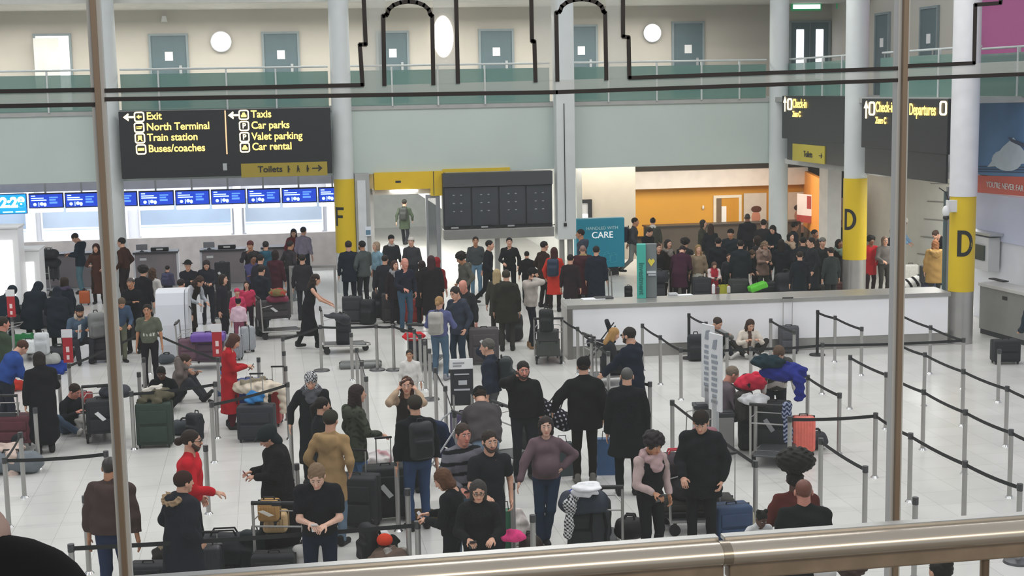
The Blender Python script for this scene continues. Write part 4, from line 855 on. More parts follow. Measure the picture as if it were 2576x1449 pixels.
    if top:
        t = Sdf(.04); t.fold = .0062*bulk; t.ffreq = 12+(len(label) % 5)*1.2; b = bulk
        t.rc(tor(0, .0, 1.08), tor(0, 0, 1.31), .118*b, .126*b, top_c, X, 1.38*sw)
        t.rc(tor(-.115*sw, -.005, 1.37), tor(.115*sw, -.005, 1.37), .064*b, None, top_c).rc(tor(-.03, -.01, 1.45), tor(-.15*sw, -.005, 1.38), .052*b, .054*b, top_c).rc(tor(.03, -.01, 1.45), tor(.15*sw, -.005, 1.38), .052*b, .054*b, top_c).rc(tor(0, -.01, 1.42), tor(0, -.01, 1.46), .068, .058, top_c)
        if belly: t.el(tor(0, .07, 1.1), (.16+belly*.3, .11+belly, .17), top_c, T.T)
        if seated: t.rc(tor(0, 0, 1.08), tor(0, 0, .97), .12*b, .125*b, top_c, X, 1.36)
        else:
            zl = max(hem, .3); t.rc(tor(0, 0, 1.08), tor(0, 0, .9), .12*b, .126*b, top_c, X, 1.34)
            if hem < .86:
                lo = V3(0, 0, 0)+hip*[1, 1, 0]+V3(0, .0, zl); t.rc(tor(0, 0, .92), lo, .132*b, .13*b+flare, top_c, X, 1.34)
                if kw.get('cape'): t.rc(tor(0, 0, 1.32), lo, .17, .27, top_c, X, 1.28)
                if pose == 'walk' or p['aL'][1] > .15: t.rc(tor(0, 0, .92), lo+V3(0, .1, 0), .12*b, .1*b+flare, top_c, X, 1.32)
        arm_col = lin(kw['arm_col']) if 'arm_col' in kw else top_c
        for sd in 'RL':
            s0, e, w = jo['s'+sd], jo['e'+sd], jo['w'+sd]
            if sleeve == 'long': t.rc(s0, e, .064*b, .055*b, arm_col, k=.03).rc(e, w-unit(w-e)*.035, .055*b, .041*b, arm_col, k=.02)
            elif sleeve == 'short': t.rc(s0, s0+(e-s0)*.62, .068*b, .066*b, arm_col, k=.03)
        if sleeve == 'long':
            pass
        if hood == 'down': t.rc(tor(-.07, -.115, 1.42), tor(.07, -.115, 1.42), .055, None, top_c).el(tor(0, -.13, 1.36), (.12, .06, .11), top_c, T.T)
        if collar: t.rc(tor(-.05, .02, 1.47), tor(.05, .02, 1.47), .052, None, lin(collar), k=.01).rc(tor(-.05, -.04, 1.49), tor(.05, -.04, 1.49), .045, None, lin(collar), k=.01)
        t.cut_plane(tor(0, 0, hem if (not seated and hem >= .86) else (.93 if seated else .0)) if (seated or hem >= .86) else V3(0, 0, hem), -T[:, 2] if (seated or hem >= .86) else V3(0, 0, -1)) if not seated else None
        fn = None
        if open_:                                 # a shirt showing between the open fronts
            oc = lin(open_); iT = T.T
            def fn(V, C, oc=oc):
                L = (V-hip) @ T; m = (np.abs(L[:, 0]) < .045) & (L[:, 1] > .05) & (L[:, 2] > -.05); C = C.copy(); C[m] = oc; return C
        if pattern:
            pb = lin(pat_b or 'd8d8d8'); pf = pattern
            def fn(V, C, pf=pf, pb=pb):
                L = (V-hip) @ T; m = pf(L, V); C = C.copy(); C[m] = pb; return C
        nm_ = kw.get('topname') or ('coat' if hem < .8 else 'jacket')
        np_object(nm_, [t.mesh(hc_, fn)], M_CLOTH, ob)
    if legs == 'skirt':
        t = Sdf(.03); t.fold = .006; lo = V3(0, hip[1]*.3, .3); t.rc(tor(0, 0, 1.0), lo, .118, .2, bot_c, X, 1.25).cut_plane(V3(0, 0, .3), V3(0, 0, -1)); np_object('skirt', [t.mesh(hc_)], M_CLOTH, ob)
    if hood and hood not in ('down',):            # furry edge on a hood lying on the shoulders
        t = Sdf(.02); fc = lin(hood); t.fold = .012; t.ffreq = 60
        t.rc(tor(-.06, -.13, 1.43), tor(.06, -.13, 1.43), .06, None, top_c).el(tor(0, -.15, 1.36), (.13, .07, .12), top_c, T.T)
        for k in range(7):
            a0, a1 = math.pi*(k/7*1.15-.08), math.pi*((k+1)/7*1.15-.08); t.rc(tor(.15*math.cos(a0), -.12-.07*math.sin(a0), 1.46-.05*math.sin(a0)), tor(.15*math.cos(a1), -.12-.07*math.sin(a1), 1.46-.05*math.sin(a1)), .032, None, fc, k=.01)
        np_object('fur_hood', [t.mesh(hc_*.8)], M_CLOTH, ob)
    if scarf:
        t = Sdf(.02); t.fold = .008; t.ffreq = 30
        for k in range(8):
            a0, a1 = 2*math.pi*k/8, 2*math.pi*(k+1)/8; t.rc(tor(.11*math.cos(a0), .095*math.sin(a0)+.01, 1.45-.03*math.sin(a0)), tor(.11*math.cos(a1), .095*math.sin(a1)+.01, 1.45-.03*math.sin(a1)), .05, None, lin(scarf))
        t.rc(tor(0, .1, 1.42), tor(0, .15, 1.32), .06, .05, lin(scarf), X, 1.8)
        np_object('scarf', [t.mesh(hc_*.8)], M_CLOTH, ob)
    # --- hair
    if hair not in ('bald', 'buzz', 'none'):
        t = Sdf(.015); t.fold = .0025; t.ffreq = 70; hcol = hair_c
        def tel(c, r, k=None): t.el(hd(*c), V3(*r)*hs, hcol, HR.T, k)
        def trc(a, b_, ra, rb, flat=1, k=None): t.rc(hd(*a), hd(*b_), ra*hs, rb*hs, hcol, HR[:, 0], flat, k)
        if hair in ('curly', 'afro'):
            R_ = .125 if hair == 'curly' else .16; t.fold = .012; t.ffreq = 45
            tel((0, -.03, .055), (R_, R_, R_*.85)); t.cut_el(hd(0, .13, -.035), V3(.085, .1, .085)*hs, HR.T)
        elif hair == 'bigafro':
            t.fold = .01; t.ffreq = 50; tel((0, -.03, .03), (.085, .095, .09)); tel((0, -.04, .21), (.2, .17, .13)); t.cut_el(hd(0, .13, -.035), V3(.085, .1, .085)*hs, HR.T)
        else:
            tel((0, -.02, .04), (.083, .099, .089)); 
            if hair in ('long', 'wavy'):
                trc((0, -.055, .02), (0, -.085, -.2), .06, .055, 1.5, .03); trc((.06, -.02, .0), (.07, .0, -.16), .034, .03); trc((-.06, -.02, .0), (-.07, .0, -.16), .034, .03)
                if hair == 'wavy': t.fold = .008; t.ffreq = 40
            if hair == 'bob': trc((0, -.04, .02), (0, -.05, -.09), .07, .06, 1.35, .03); trc((.062, .0, .0), (.066, .01, -.08), .034, .026); trc((-.062, .0, .0), (-.066, .01, -.08), .034, .026)
            if hair == 'bun': tel((0, -.09, .1), (.045, .045, .042), .01)
            if hair == 'lowbun': tel((0, -.14, .0), (.045, .05, .045), .01)
            if hair == 'pony': trc((0, -.1, .04), (0, -.16, .0), .028, .03); trc((0, -.16, .0), (0, -.15, -.15), .03, .014)
            if hair == 'puffs':
                for S in (1, -1): tel((.06*S, -.04, .115), (.035, .035, .035), .008)
            t.cut_el(hd(0, .115, -.055), V3(.072, .085, .1)*hs, HR.T)
            if hair == 'short': t.cut_plane(hd(0, 0, -.06), -HR[:, 2])
        np_object('hair', [t.mesh(hh*1.15)], M_HAIR, ob)
    if hat:
        t = Sdf(.01); hcol = lin(hatc)
        if hat in ('cap', 'beanie', 'bobble'):
            t.el(hd(0, -.015, .052), V3(.089, .104, .086)*hs, hcol, HR.T); t.cut_plane(hd(0, .1, .052 if hat == 'cap' else .035), -(HR @ unit(V3(0, -.25, 1))))
            if hat == 'cap': t.rc(hd(0, .09, .05), hd(0, .15, .037), .006*hs+.004, .004*hs+.003, hcol, HR[:, 0], 8, .004)
            if hat == 'bobble': t.el(hd(0, -.03, .15), V3(.035, .035, .035)*hs, lin('cfcac2'), HR.T)
        elif hat == 'brim': t.el(hd(0, -.015, .055), V3(.09, .105, .085)*hs, hcol, HR.T); t.el(hd(0, 0, .05), V3(.15, .17, .012)*hs, hcol, HR.T)
        elif hat == 'hood':
            t.el(hd(0, -.02, .03), V3(.1, .115, .11)*hs, hcol, HR.T); t.rc(hd(0, -.03, -.02), tor(0, -.02, 1.44), .09, .1, hcol, X, 1.15); t.cut_el(hd(0, .13, -.01), V3(.07, .09, .09)*hs, HR.T)
        elif hat == 'scarfhead':
            t.el(hd(0, -.02, .045), V3(.094, .108, .1)*hs, hcol, HR.T); t.rc(hd(0, -.03, -.05), tor(0, -.0, 1.44), .08, .11, hcol, X, 1.15); t.cut_el(hd(0, .13, -.01), V3(.065, .08, .08)*hs, HR.T)
        elif hat == 'helmet': t.el(hd(0, -.025, .05), V3(.112, .13, .1)*hs, hcol, HR.T); t.rc(hd(0, .08, .075), hd(0, .14, .06), .01, .008, hcol, HR[:, 0], 7, .01); t.rc(hd(0, -.06, -.03), hd(0, -.07, -.1), .075, .07, hcol, HR[:, 0], 1.2); t.cut_el(hd(0, .13, -.045), V3(.085, .1, .085)*hs, HR.T)
        fnh = None
        if kw.get('hatpat'):
            hb2 = lin('d6d6d6')
            def fnh(V, C):
                q = (V-HC) @ HR; m = np.sin(q[:, 0]*190+3*np.sin(q[:, 2]*110))*np.sin(q[:, 2]*170+2*np.sin(q[:, 1]*90)) > .08; C = C.copy(); C[m] = hb2; return C
        np_object({'hood': 'hood', 'scarfhead': 'headscarf', 'helmet': 'padded_hat'}.get(hat, hat), [t.mesh(hh*1.1, fnh)], M_CLOTH, ob)
    if glasses:
        m = MB()
        for S in (1, -1):
            pts = [hd((.031+.022*math.cos(a))*S, .099, .013+.015*math.sin(a)) for a in [k*math.pi/4 for k in range(9)]]
            m.tube(pts, .0032, 6); m.cyl(hd(.053*S, .097, .018), hd(.078*S, .0, .014), .0028, seg=6)
            if glasses == 'dark': m.prism([hd((.031+.022*math.cos(a))*S, .0985, .013+.015*math.sin(a)) for a in [k*math.pi/4 for k in range(8)]], HR @ V3(0, .003, 0))
        m.cyl(hd(-.01, .101, .015), hd(.01, .101, .015), .003, seg=6); m.build('glasses', M_BLACK, ob)
    if ears:
        m = MB(); 
        pts = [hd(.088*math.cos(a), -.005, .02+.115*math.sin(a)) for a in [math.pi*k/8 for k in range(9)]]; m.tube(pts, .009, 6)
        for S in (1, -1): m.ball(hd(.09*S, -.005, .0), .022, .035, .04, 12)
        m.build('headphones', mat(ears, .5), ob)
    # --- things held or worn, each a thing of its own
    who = label
    Mw = lambda v: (rotz(rz) @ (np.array(v)*sc))+g
    if hold == 'phone' or pose in ('phone', 'phone1') and hold is None or hold == 'earphone':
        c = jo['gR']; 
        if hold == 'earphone': c = jo['gR']+V3(0, .0, .02)
        r = MB().box(-.037, .037, -.005, .005, -.075, .075, .004).build('phone', mat(phones, .3), loc=Mw(c)); r.rotation_euler = (math.radians(-40 if hold != 'earphone' else 10), 0, rz); tag(r, 'phone in the hand of the '+short(who), 'phone', 'phones in hands'); held.append(r)
    elif hold == 'paper' or pose == 'read' and hold is None:
        c = (jo['gR']+jo['gL'])/2 if pose == 'read' else jo['gR']; r = MB().box(-.11, .11, -.002, .002, -.15, .15).build('paper_sheet', mat('eceff2', .6), loc=Mw(c)); r.rotation_euler = (math.radians(-35 if pose == 'read' else -5), 0, rz+(0 if pose == 'read' else math.radians(60))); tag(r, 'white paper held by the '+short(who), 'paper', 'papers in hands'); held.append(r)
    if pack:
        bp_ = backpack(None, None, pack, 'backpack worn by the '+short(who), frame=(ob, T, tor, rz, sc, g)); held.append(bp_)
    CLUST.append(dict(o=[ob]+held, r=(.19*bulk if not child else .15) if p['hip'] > .6 else .3, xy=np.array(ob.location[:2]), mv=at_z == 0 and not p.get('fixed')))
    return ob, jo, Mw
def short(s):
    w = s.split(); return ' '.join(w[:9]) if len(w) > 9 else s
def stripes(f, w=.5): return lambda L, V: (np.sin((L[:, 2]+.02*np.sin(6*L[:, 0]))*f) > w)

# ================================================================ LUGGAGE
def backpack(px, py, col, label, z=0.0, face=0, size=1.0, frame=None, strap='1a1a1c', group='backpacks'):
    s = Sdf(.03); c = lin(col); c2 = tuple(x*.75 for x in c); s.fold = .004
    s.bx((0, 0, .24), (.155, .09, .24), c, .07).bx((0, -.095, .15), (.12, .045, .12), c2, .035).rc((-.09, -.07, .38), (.09, -.07, .38), .035, None, c)
    D = 25
    if frame:
        ob, T, tor, rz, sc, g = frame; D = math.hypot(g[0], g[1])
    elif px is not None: q = at(px, py, z); D = math.hypot(q[0], q[1])
    h = max(.014, .0007*D)
    body = np_object('backpack', [s.mesh(h)], M_LEATHER); tag(body, label, 'backpack', group)
    st = Sdf(.01); sc_ = lin(strap)
    for S in (1, -1): st.rc((.08*S, .1, .42), (.1*S, .22, .4), .02, None, sc_).rc((.1*S, .22, .4), (.11*S, .26, .22), .02, None, sc_).rc((.11*S, .26, .22), (.1*S, .08, .06), .016, None, sc_)
    if not frame: st = Sdf(.01); [st.rc((.07*S, .09, .44), (.09*S, .125, .3), .018, None, sc_).rc((.09*S, .125, .3), (.08*S, .09, .06), .015, None, sc_) for S in (1, -1)]
    np_object('strap', [st.mesh(h)], M_CLOTH, body)
    MB().tube([(-.04, .06, .46), (-.03, .06, .51), (.03, .06, .51), (.04, .06, .46)], .009).build('handle', M_BLACK, body)
    if frame:
        M = Matrix([[*T[0], 0], [*T[1], 0], [*T[2], 0], [0, 0, 0, 1]]); o = tor(0, -.235, .98)
        body.matrix_world = ob.matrix_basis @ Matrix.Translation([float(v) for v in o]) @ M
    else:
        body.location = tuple(at(px, py, z)); body.rotation_euler = (0, 0, -YAW-math.radians(face)); body.scale = (size,)*3; _lug(body, z, .16*size)
    return body
def base_at(px, py, z, face):
    return at(px, py, z), -YAW-math.radians(face)
def _lug(o, z, r=.2): LUG.append((o, z, r)); return o
def suitcase(px, py, w, h, d, col, label, z=0.0, face=0, handle=0.0, kind='hard', lay=False, group='suitcases', tagc=None, tilt=0.0):
    """base centre seen at the pixel; w across, d deep, h high"""
    p, rz = base_at(px, py, z, face); r = empty('suitcase', p, rz); tag(r, label, 'suitcase', group)
    if lay: r.rotation_euler = (math.radians(-90), 0, rz); r.location.z += d/2
    if tilt: r.rotation_euler = (math.radians(tilt), 0, rz)
    wz = .05 if not lay else .0; rad = .05 if kind == 'hard' else .035
    m = MB().box(-w/2, w/2, -d/2, d/2, wz, h, rad)
    if kind == 'hard':
        for k in range(-3, 4): m.box(w*k/8-.008, w*k/8+.008, -d/2-.006, d/2+.006, wz+.06, h-.06, .003)
    m.build('shell', mat(col, .45 if kind == 'hard' else .8, noise=.1, nscale=12), r, True)
    MB().box(-w/2-.004, w/2+.004, -.008, .008, wz+.0, h+.003, .002).build('zip_line', mat('17171a', .5), r)
    if kind == 'soft':
        MB().box(-w*.4, w*.4, -d/2-.03, -d/2+.02, wz+.06, h*.5, .02).build('front_pocket', mat(col, .8, noise=.12, nscale=12), r, True)
        MB().box(-w*.4, w*.4, -d/2-.022, -d/2+.02, h*.55, h*.85, .02).build('front_pocket', mat(col, .8, noise=.12, nscale=12), r, True)
    MB().tube([(-.07, -.0, h-.01), (-.06, 0, h+.03), (.06, 0, h+.03), (.07, 0, h-.01)], .009).build('grip', M_BLACK, r)
    for sx in (-1, 1):
        for sy in (-1, 1): MB().cyl((sx*(w/2-.05)-.012, sy*(d/2-.05), .028), (sx*(w/2-.05)+.012, sy*(d/2-.05), .028), .028, seg=14).box(sx*(w/2-.05)-.018, sx*(w/2-.05)+.018, sy*(d/2-.05)-.018, sy*(d/2-.05)+.018, .03, .065).build('wheel', M_BLACK, r)
    if handle:
        MB().cyl((-.1, d/2-.03, h-.02), (-.1, d/2-.03, h+handle), .008, seg=8).cyl((.1, d/2-.03, h-.02), (.1, d/2-.03, h+handle), .008, seg=8).build('handle_tubes', M_STEEL, r); MB().box(-.12, .12, d/2-.045, d/2-.015, h+handle-.01, h+handle+.02, .008).build('handle_grip', M_BLACK, r)
    _lug(r, z, max(w, d)*.42)
    if tagc: MB().prism([(.02, -d/2-.035, h*.45), (.08, -d/2-.035, h*.5), (-.05, -d/2-.035, h*.72), (-.11, -d/2-.035, h*.67)], (0, .004, 0)).build('luggage_tag', mat(tagc, .6), r)
    return r
def duffel(px, py, L, R, col, label, z=0.0, face=0, group='holdalls', trim='111113', name='holdall', flat=.85):
    p, rz = base_at(px, py, z, face); D = math.hypot(p[0], p[1]); s = Sdf(.05); s.fold = .008; c = lin(col)
    s.rc((-L/2+R, 0, R*flat), (L/2-R, 0, R*flat), R, None, c, (0, 0, 1), flat, .02).bx((0, -R*.75, R*.7), (L*.22, R*.3, R*.4), tuple(x*.8 for x in c), .04).cut_plane((0, 0, 0), (0, 0, -1))
    b = np_object(name, [s.mesh(max(.016, .0008*D))], M_LEATHER); b.location = tuple(p); b.rotation_euler = (0, 0, rz); tag(b, label, 'bag', group)
    MB().tube([(-L*.18, -R*.3, R*1.6*flat), (-L*.12, -R*.3, R*2.25*flat), (L*.12, -R*.3, R*2.25*flat), (L*.18, -R*.3, R*1.6*flat)], .012).tube([(-L*.18, R*.3, R*1.6*flat), (-L*.12, R*.3, R*2.2*flat), (L*.12, R*.3, R*2.2*flat), (L*.18, R*.3, R*1.6*flat)], .012).build('handles', mat(trim, .6), b)
    return _lug(b, z, R)
def cloth(px, py, sx, sy, sz, col, label, z=0.0, face=0, name='folded_coat', cat='coat', col2=None, drape=(), fold=.016, seed=0, fur=None, group=None):
    """a soft crumpled heap; drape lists tails (x, y, length) hanging over an edge"""
    p, rz = base_at(px, py, z, face); D = math.hypot(p[0], p[1]); s = Sdf(.045); s.fold = fold*.9; s.ffreq = 24; c = lin(col); c2 = lin(col2) if col2 else tuple(x*.85 for x in c); rnd = random.Random(seed+len(label))
    s.el((0, 0, sz*.45), (sx*.5, sy*.5, sz*.5), c)
    for k in range(5): a = rnd.uniform(0, 6.28); s.el((sx*.3*math.cos(a), sy*.3*math.sin(a), sz*rnd.uniform(.4, .7)), (sx*.25, sy*.25, sz*.35), c2 if k % 2 else c)
    for k in range(3):
        a = rnd.uniform(0, 6.28); a2 = a+rnd.uniform(.8, 2); r1 = .42; s.rc((sx*r1*math.cos(a)*.3, sy*r1*math.sin(a)*.3, sz*.85), (sx*r1*math.cos(a), sy*r1*math.sin(a), sz*.45), min(.05, sz*.35), min(.045, sz*.3), c2 if k else c, k=.02).rc((sx*r1*math.cos(a), sy*r1*math.sin(a), sz*.45), (sx*r1*math.cos(a2), sy*r1*math.sin(a2), sz*.3), min(.045, sz*.3), min(.04, sz*.3), c, k=.02)
    for dx, dy, l in drape: s.rc((dx*.8, dy*.8, sz*.4), (dx, dy, sz*.2), .05, .055, c, (1, 0, 0), 1.4).rc((dx, dy, sz*.2), (dx*1.05, dy*1.02, -l), .055, .05, c, (1, 0, 0), 1.5)
    if fur: s.rc((-sx*.3, -sy*.2, sz*.9), (sx*.1, 0, sz*1.05), .05, None, lin(fur), k=.01)
    if not drape: s.cut_plane((0, 0, 0), (0, 0, -1))
    b = np_object(name, [s.mesh(max(.015, .0008*D))], M_CLOTH); b.location = tuple(p); b.rotation_euler = (0, 0, rz); tag(b, label, cat, group); return _lug(b, z, min(sx, sy)*.5)
_trm = {}; TROL = []
def trolley(px, py, label, face=0, board=None, pos=None, group='luggage trolleys', scale=1.0):
    """tubular airport trolley; its push handle is at -y, nose towards +y; returns (root, deck height)"""
    p, rz = base_at(px, py, 0, face); p = p if pos is None else np.array([*pos, 0]); r = empty('luggage_trolley', p, rz); r.scale = (scale,)*3; tag(r, label, 'trolley', group)
    def part(n, f, m, loc=(0, 0, 0)):
        if n not in _trm:
            o = f().build(n.split('|')[0], m, None, True); _trm[n] = o.data; o.parent = r; o.location = loc
        else:
            o = bpy.data.objects.new(n.split('|')[0], _trm[n]); COL.objects.link(o); o.parent = r; o.location = loc
        return o
    part('frame', lambda: MB().tube([(-.3, -.45, 1.0), (-.3, -.42, .2), (-.26, .5, .16), (-.12, .62, .16), (.12, .62, .16), (.26, .5, .16), (.3, -.42, .2), (.3, -.45, 1.0)], .018).tube([(-.3, -.42, .7), (.3, -.42, .7)], .012).tube([(-.28, -.1, .19), (.28, -.1, .19)], .012).tube([(-.27, .25, .18), (.27, .25, .18)], .012).tube([(-.3, -.43, .78), (-.24, -.18, .82), (.24, -.18, .82), (.3, -.43, .78)], .008), M_STEEL)
    part('deck', lambda: MB().box(-.26, .26, -.42, .5, .17, .2, .01), mat('5b5d60', .4, .5))
    part('push_handle', lambda: MB().cyl((-.31, -.46, 1.0), (.31, -.46, 1.0), .026, seg=12).box(-.06, .06, -.5, -.44, .97, 1.02, .01), M_BLACK)
    for i, (wx, wy) in enumerate(((-.26, -.36), (.26, -.36), (0, .52))): part('wheel', lambda: MB().cyl((-.02, 0, .075), (.02, 0, .075), .075, seg=18).box(-.03, .03, -.02, .02, .08, .17), M_BLACK, (wx, wy, 0))
    if board: MB().box(-.27, .27, -.48, -.45, .28, .72, .01).build('advert_board', mat(board, .5), r)
    TROL.append(r); return r
# ================================================================ QUEUE POSTS
_post = {}
def post(px, py, label, base=False, black=False, foot=None, sign=None):
    """top of the post seen at the pixel (or its foot, when foot is given)"""
    g = at(*foot) if foot else at(px, py, .98)
    g = np.array([g[0], g[1], 0]); r = empty('queue_post', g, -YAW); tag(r, label, 'queue post', 'queue barrier posts')
    key = black
    def mk(n, f, m):
        k = (n, key)
        if k in _post: o = bpy.data.objects.new(n, _post[k]); COL.objects.link(o); o.parent = r
        else: o = f().build(n, m, r, True); _post[k] = o.data
        return o
    mk('pole', lambda: MB().cyl((0, 0, .0), (0, 0, .93), .033, seg=20), M_BLACK if black else M_STEEL)
    mk('belt_head', lambda: MB().cyl((0, 0, .9), (0, 0, .985), .037, seg=20).box(-.012, .012, -.045, -.03, .9, .97).box(-.012, .012, .03, .045, .9, .97), M_BLACK if black else mat('4b4b4d', .4, .4))
    if base or black: mk('base_disc', lambda: MB().cyl((0, 0, 0), (0, 0, .025), .175, .165, 32).cyl((0, 0, .025), (0, 0, .045), .15, .05, 32), M_BLACK if black else mat('5e5e60', .35, .6))
    else: mk('floor_socket', lambda: MB().cyl((0, 0, 0), (0, 0, .03), .062, .04, 20), mat('cfcfce', .25, .9))
    if sign:
        k = ('queue_sign', sign); s = MB().box(-.09, .09, -.01, .01, 1.0, 1.62, .004).build('sign_plate', mat('b2222c' if sign == 'red' else '2b2b2d', .5), r)
        MB().box(-.1, .1, -.02, -.01, 1.47, 1.62).build('sign_header', M_WHITE, r)
        if sign == 'red': MB().box(-.03, .03, -.016, -.01, 1.2, 1.3).box(-.025, .025, -.016, -.01, 1.06, 1.14).build('sign_marks', mat('f0d9d6', .6), r)
    return r
FIXED = [(4.0*0+2.2, 42.1, .32), (-4.38, 42.1, .36), (15.5, 42.1, .32), (15.36, 35.9, .34), (15.2, 29.6, .32), (8.78, 42.1, .3)]
def belt(a, b, sag=.02):
    """the webbing drawn out of post a and clipped to b; a part of a"""
    A = Vector(a.location); Bv = Vector(b.location) if not isinstance(b, np.ndarray) else Vector((float(b[0]), float(b[1]), 0)); n = 5; m = MB(); d = (Bv-A).normalized(); s = Vector((-d.y, d.x, 0))*.0015
    bm = m.bm; prev = None
    for k in range(n+1):
        t = k/n; c = A.lerp(Bv, t); c.z = .935-sag*4*t*(1-t)
        cur = [bm.verts.new(c+s+Vector((0, 0, .025))), bm.verts.new(c-s+Vector((0, 0, .025))), bm.verts.new(c-s-Vector((0, 0, .025))), bm.verts.new(c+s-Vector((0, 0, .025)))]
        if prev:
            for i in range(4): bm.faces.new((prev[i], prev[(i+1) % 4], cur[(i+1) % 4], cur[i]))
        prev = cur
    o = m.build('belt', mat('141418', .7)); o.parent = a; o.matrix_parent_inverse = (Matrix.Translation(a.location) @ Matrix.Rotation(a.rotation_euler.z, 4, 'Z')).inverted(); return o
# ================================================================ THE CROWD (head top pixel, height, heading, pose, clothes)
def zig(L, V): return np.sin((L[:, 2]+.6*np.abs(L[:, 0]))*34) > .1
def stripe3(L, V): return (np.mod(L[:, 2]+.02*np.sin(5*L[:, 0])+.3, .13) < .042)
def camo(L, V): return np.sin(V[:, 0]*37+2*np.sin(V[:, 2]*29))*np.sin(V[:, 2]*41+2*np.sin(V[:, 1]*31)) > .45
# -- far left, check-in side
person(183, 589, 1.84, -90, 'phone', '232f3d', '5c7c86', hem=.78, hood='down', label='person in long navy parka and faded jeans facing left beside the white kiosks')
person(252, 613, 1.70, 175, 'carry', '4c3028', '2a2220', hem=.3, hair='long', hat='hood', hatc='3b2622', label='person in long brown coat just left of the bronze glazing post', hc='241a18')
person(305, 598, 1.88, -75, 'pockets', '3e2620', '2a2224', label='person in dark maroon jacket facing left just right of the glazing post', hc='1a1514')
person(356, 671, 1.72, 25, 'stand', '1f1e24', '1d1d22', hem=.55, hair='curly', hc='1c1617', label='person in black coat seen from behind beside a person in a pale coat')
person(383, 674, 1.62, 15, 'stand', 'c9c5c0', '2b2d33', hem=.55, hair='wavy', hc='4a3528', label='person with brown hair in a pale cream coat seen from behind', sleeve='long')
person(328, 698, 1.74, 185, 'crossed', '1b1b20', '1e1e24', skin='tan', hair='buzz', hc='3a2e28', label='person in black jacket with folded arms facing the viewer by the tall column')
person(308, 754, 1.60, 150, 'stoop', '44566e', '6b6c5c', skin='tan', hc='5a4a3c', label='person in blue denim shirt bending over a pale green bag')
person(370, 766, 1.66, 178, 'stand', '5f6355', '1f1b22', skin='tan', hair='short', sleeve='short', hc='1d1815', label='person in olive printed t-shirt facing the viewer left of the white podium', pattern=lambda L, V: (L[:, 2] > .13) & (L[:, 2] < .19) & (np.abs(L[:, 0]) < .13) & (L[:, 1] > .05) & (np.sin(L[:, 0]*90) > 0), pat_b='cfd2c6')
person(195, 768, 1.75, 150, 'sit', '4f6072', '33343a', skin='tan', hat='cap', hatc='23252b', collar='cbb9a6', beard='2a1d18', label='seated person in denim jacket with shearling collar and dark cap, reading', hold='paper')
person(160, 697, 1.66, -60, 'stand', '1c2530', '1a1b20', hem=.6, hair='bob', scarf='4a4258', label='person in dark navy coat with mauve scarf behind the dark backs at left')
person(100, 716, 1.74, 10, 'stoop', '1b232d', '1a1c22', hem=.6, bulk=1.35, hc='15181c', label='broad person in blue-black coat stooping away behind the green bag', hat='hood', hatc='1b232d')
person(138, 730, 1.66, -15, 'stoop', '1d222c', '1b1c22', hem=.5, bulk=1.35, hat='hood', hatc='1d222c', label='person in charcoal hooded coat stooping beside the broad blue-black coat')
person(36, 722, 1.68, 20, 'stoop', '1a2630', '1b1c22', hem=.5, bulk=1.3, hat='hood', hatc='1a2630', label='person in dark teal coat stooping at the far left below the tall kiosk')
person(421, 668, 1.18, 5, 'stand', '4b4a63', '2b2b33', child=True, pack='3f3f5e', label='small child in blue-violet jacket standing before the first check-in desk', hc='2a2220')
person(472, 655, 1.66, 180, 'crossed', '22232a', '24242a', hat='brim', hatc='1c1a1c', skin='light', label='person in black with dark hat and folded arms before the second desk')
person(519, 657, 1.68, 165, 'phone', '2a2a33', '26262e', hair='long', hc='2a2226', label='long-haired person in dark top looking down, left of the upright black case')
person(509, 699, 1.68, 120, 'stoop', '2e2523', '2a2320', hem=.3, hair='wavy', hc='3c2a24', arm_col='a9adb4', label='person with brown hair in dark brown coat and grey sleeves bending over papers', hold='paper')
person(629, 607, 1.76, 180, 'chin', '2c272c', '26262c', hat='cap', hatc='5a3030', skin='tan', label='person in maroon cap leaning a hand on the chin beyond the crowd')
person(636, 637, 1.70, 150, 'crossed', '4a4870', '25252c', hair='curly', hc='1f1a1e', skin='brown', label='person in violet-blue top with folded arms behind the pink children')
person(668, 607, 1.72, 0, 'stand', '2f5a6c', '2b3440', hood='down', hc='2a2526', label='person in teal hooded top seen from behind among the check-in crowd')
person(692, 629, 1.68, 10, 'stand', '48232f', '26242a', hem=.6, hc='2a1c1e', hair='bob', label='person in plum coat seen from behind right of the teal top')
person(657, 668, 1.66, 30, 'stand', '23272f', '2a3038', hem=.7, hc='201c1e', label='person in dark slate coat standing below the teal and plum pair')
person(620, 707, 1.34, 175, 'stand', 'c23a5c', '3a2a36', child=True, hair='long', hc='2a1c18', label='taller child in pink-red jacket behind the floral bags')
person(596, 726, 1.22, 160, 'stand', 'cf3f66', '3a2a36', child=True, hat='beanie', hatc='c93a60', label='child in bright pink jacket and pink hat beside the taller pink child')
person(599, 752, 1.12, 0, 'stand', 'd9b9c6', '8a4a60', child=True, hat='beanie', hatc='1d1a20', bulk=1.2, hair='puffs', hc='1d1a20', label='child in fluffy white and pink coat seen from behind above the grey suitcase')
person(730, 606, 1.70, 40, 'pockets', '3a3539', '26262c', hc='2a2426', skin='tan', label='person in dark grey jacket waiting at the staffed check-in desk')
person(738, 577, 1.70, 175, 'rest', '6e2a32', '25252c', hair='long', hc='241a1c', label='member of staff in dark red top behind the check-in desk')
person(763, 571, 1.78, 20, 'stand', '8d8699', '2a2f3a', hc='2a2428', label='member of staff in lilac-grey shirt with the back turned at the desk')
person(797, 690, 1.74, 80, 'push', '1b1a1e', '1c1b1f', hem=.32, flare=.05, sleeve='none', hair='wavy', hc='2b1e1a', topname='dress', label='person in sleeveless black dress pushing a loaded luggage trolley', shoe='151517')
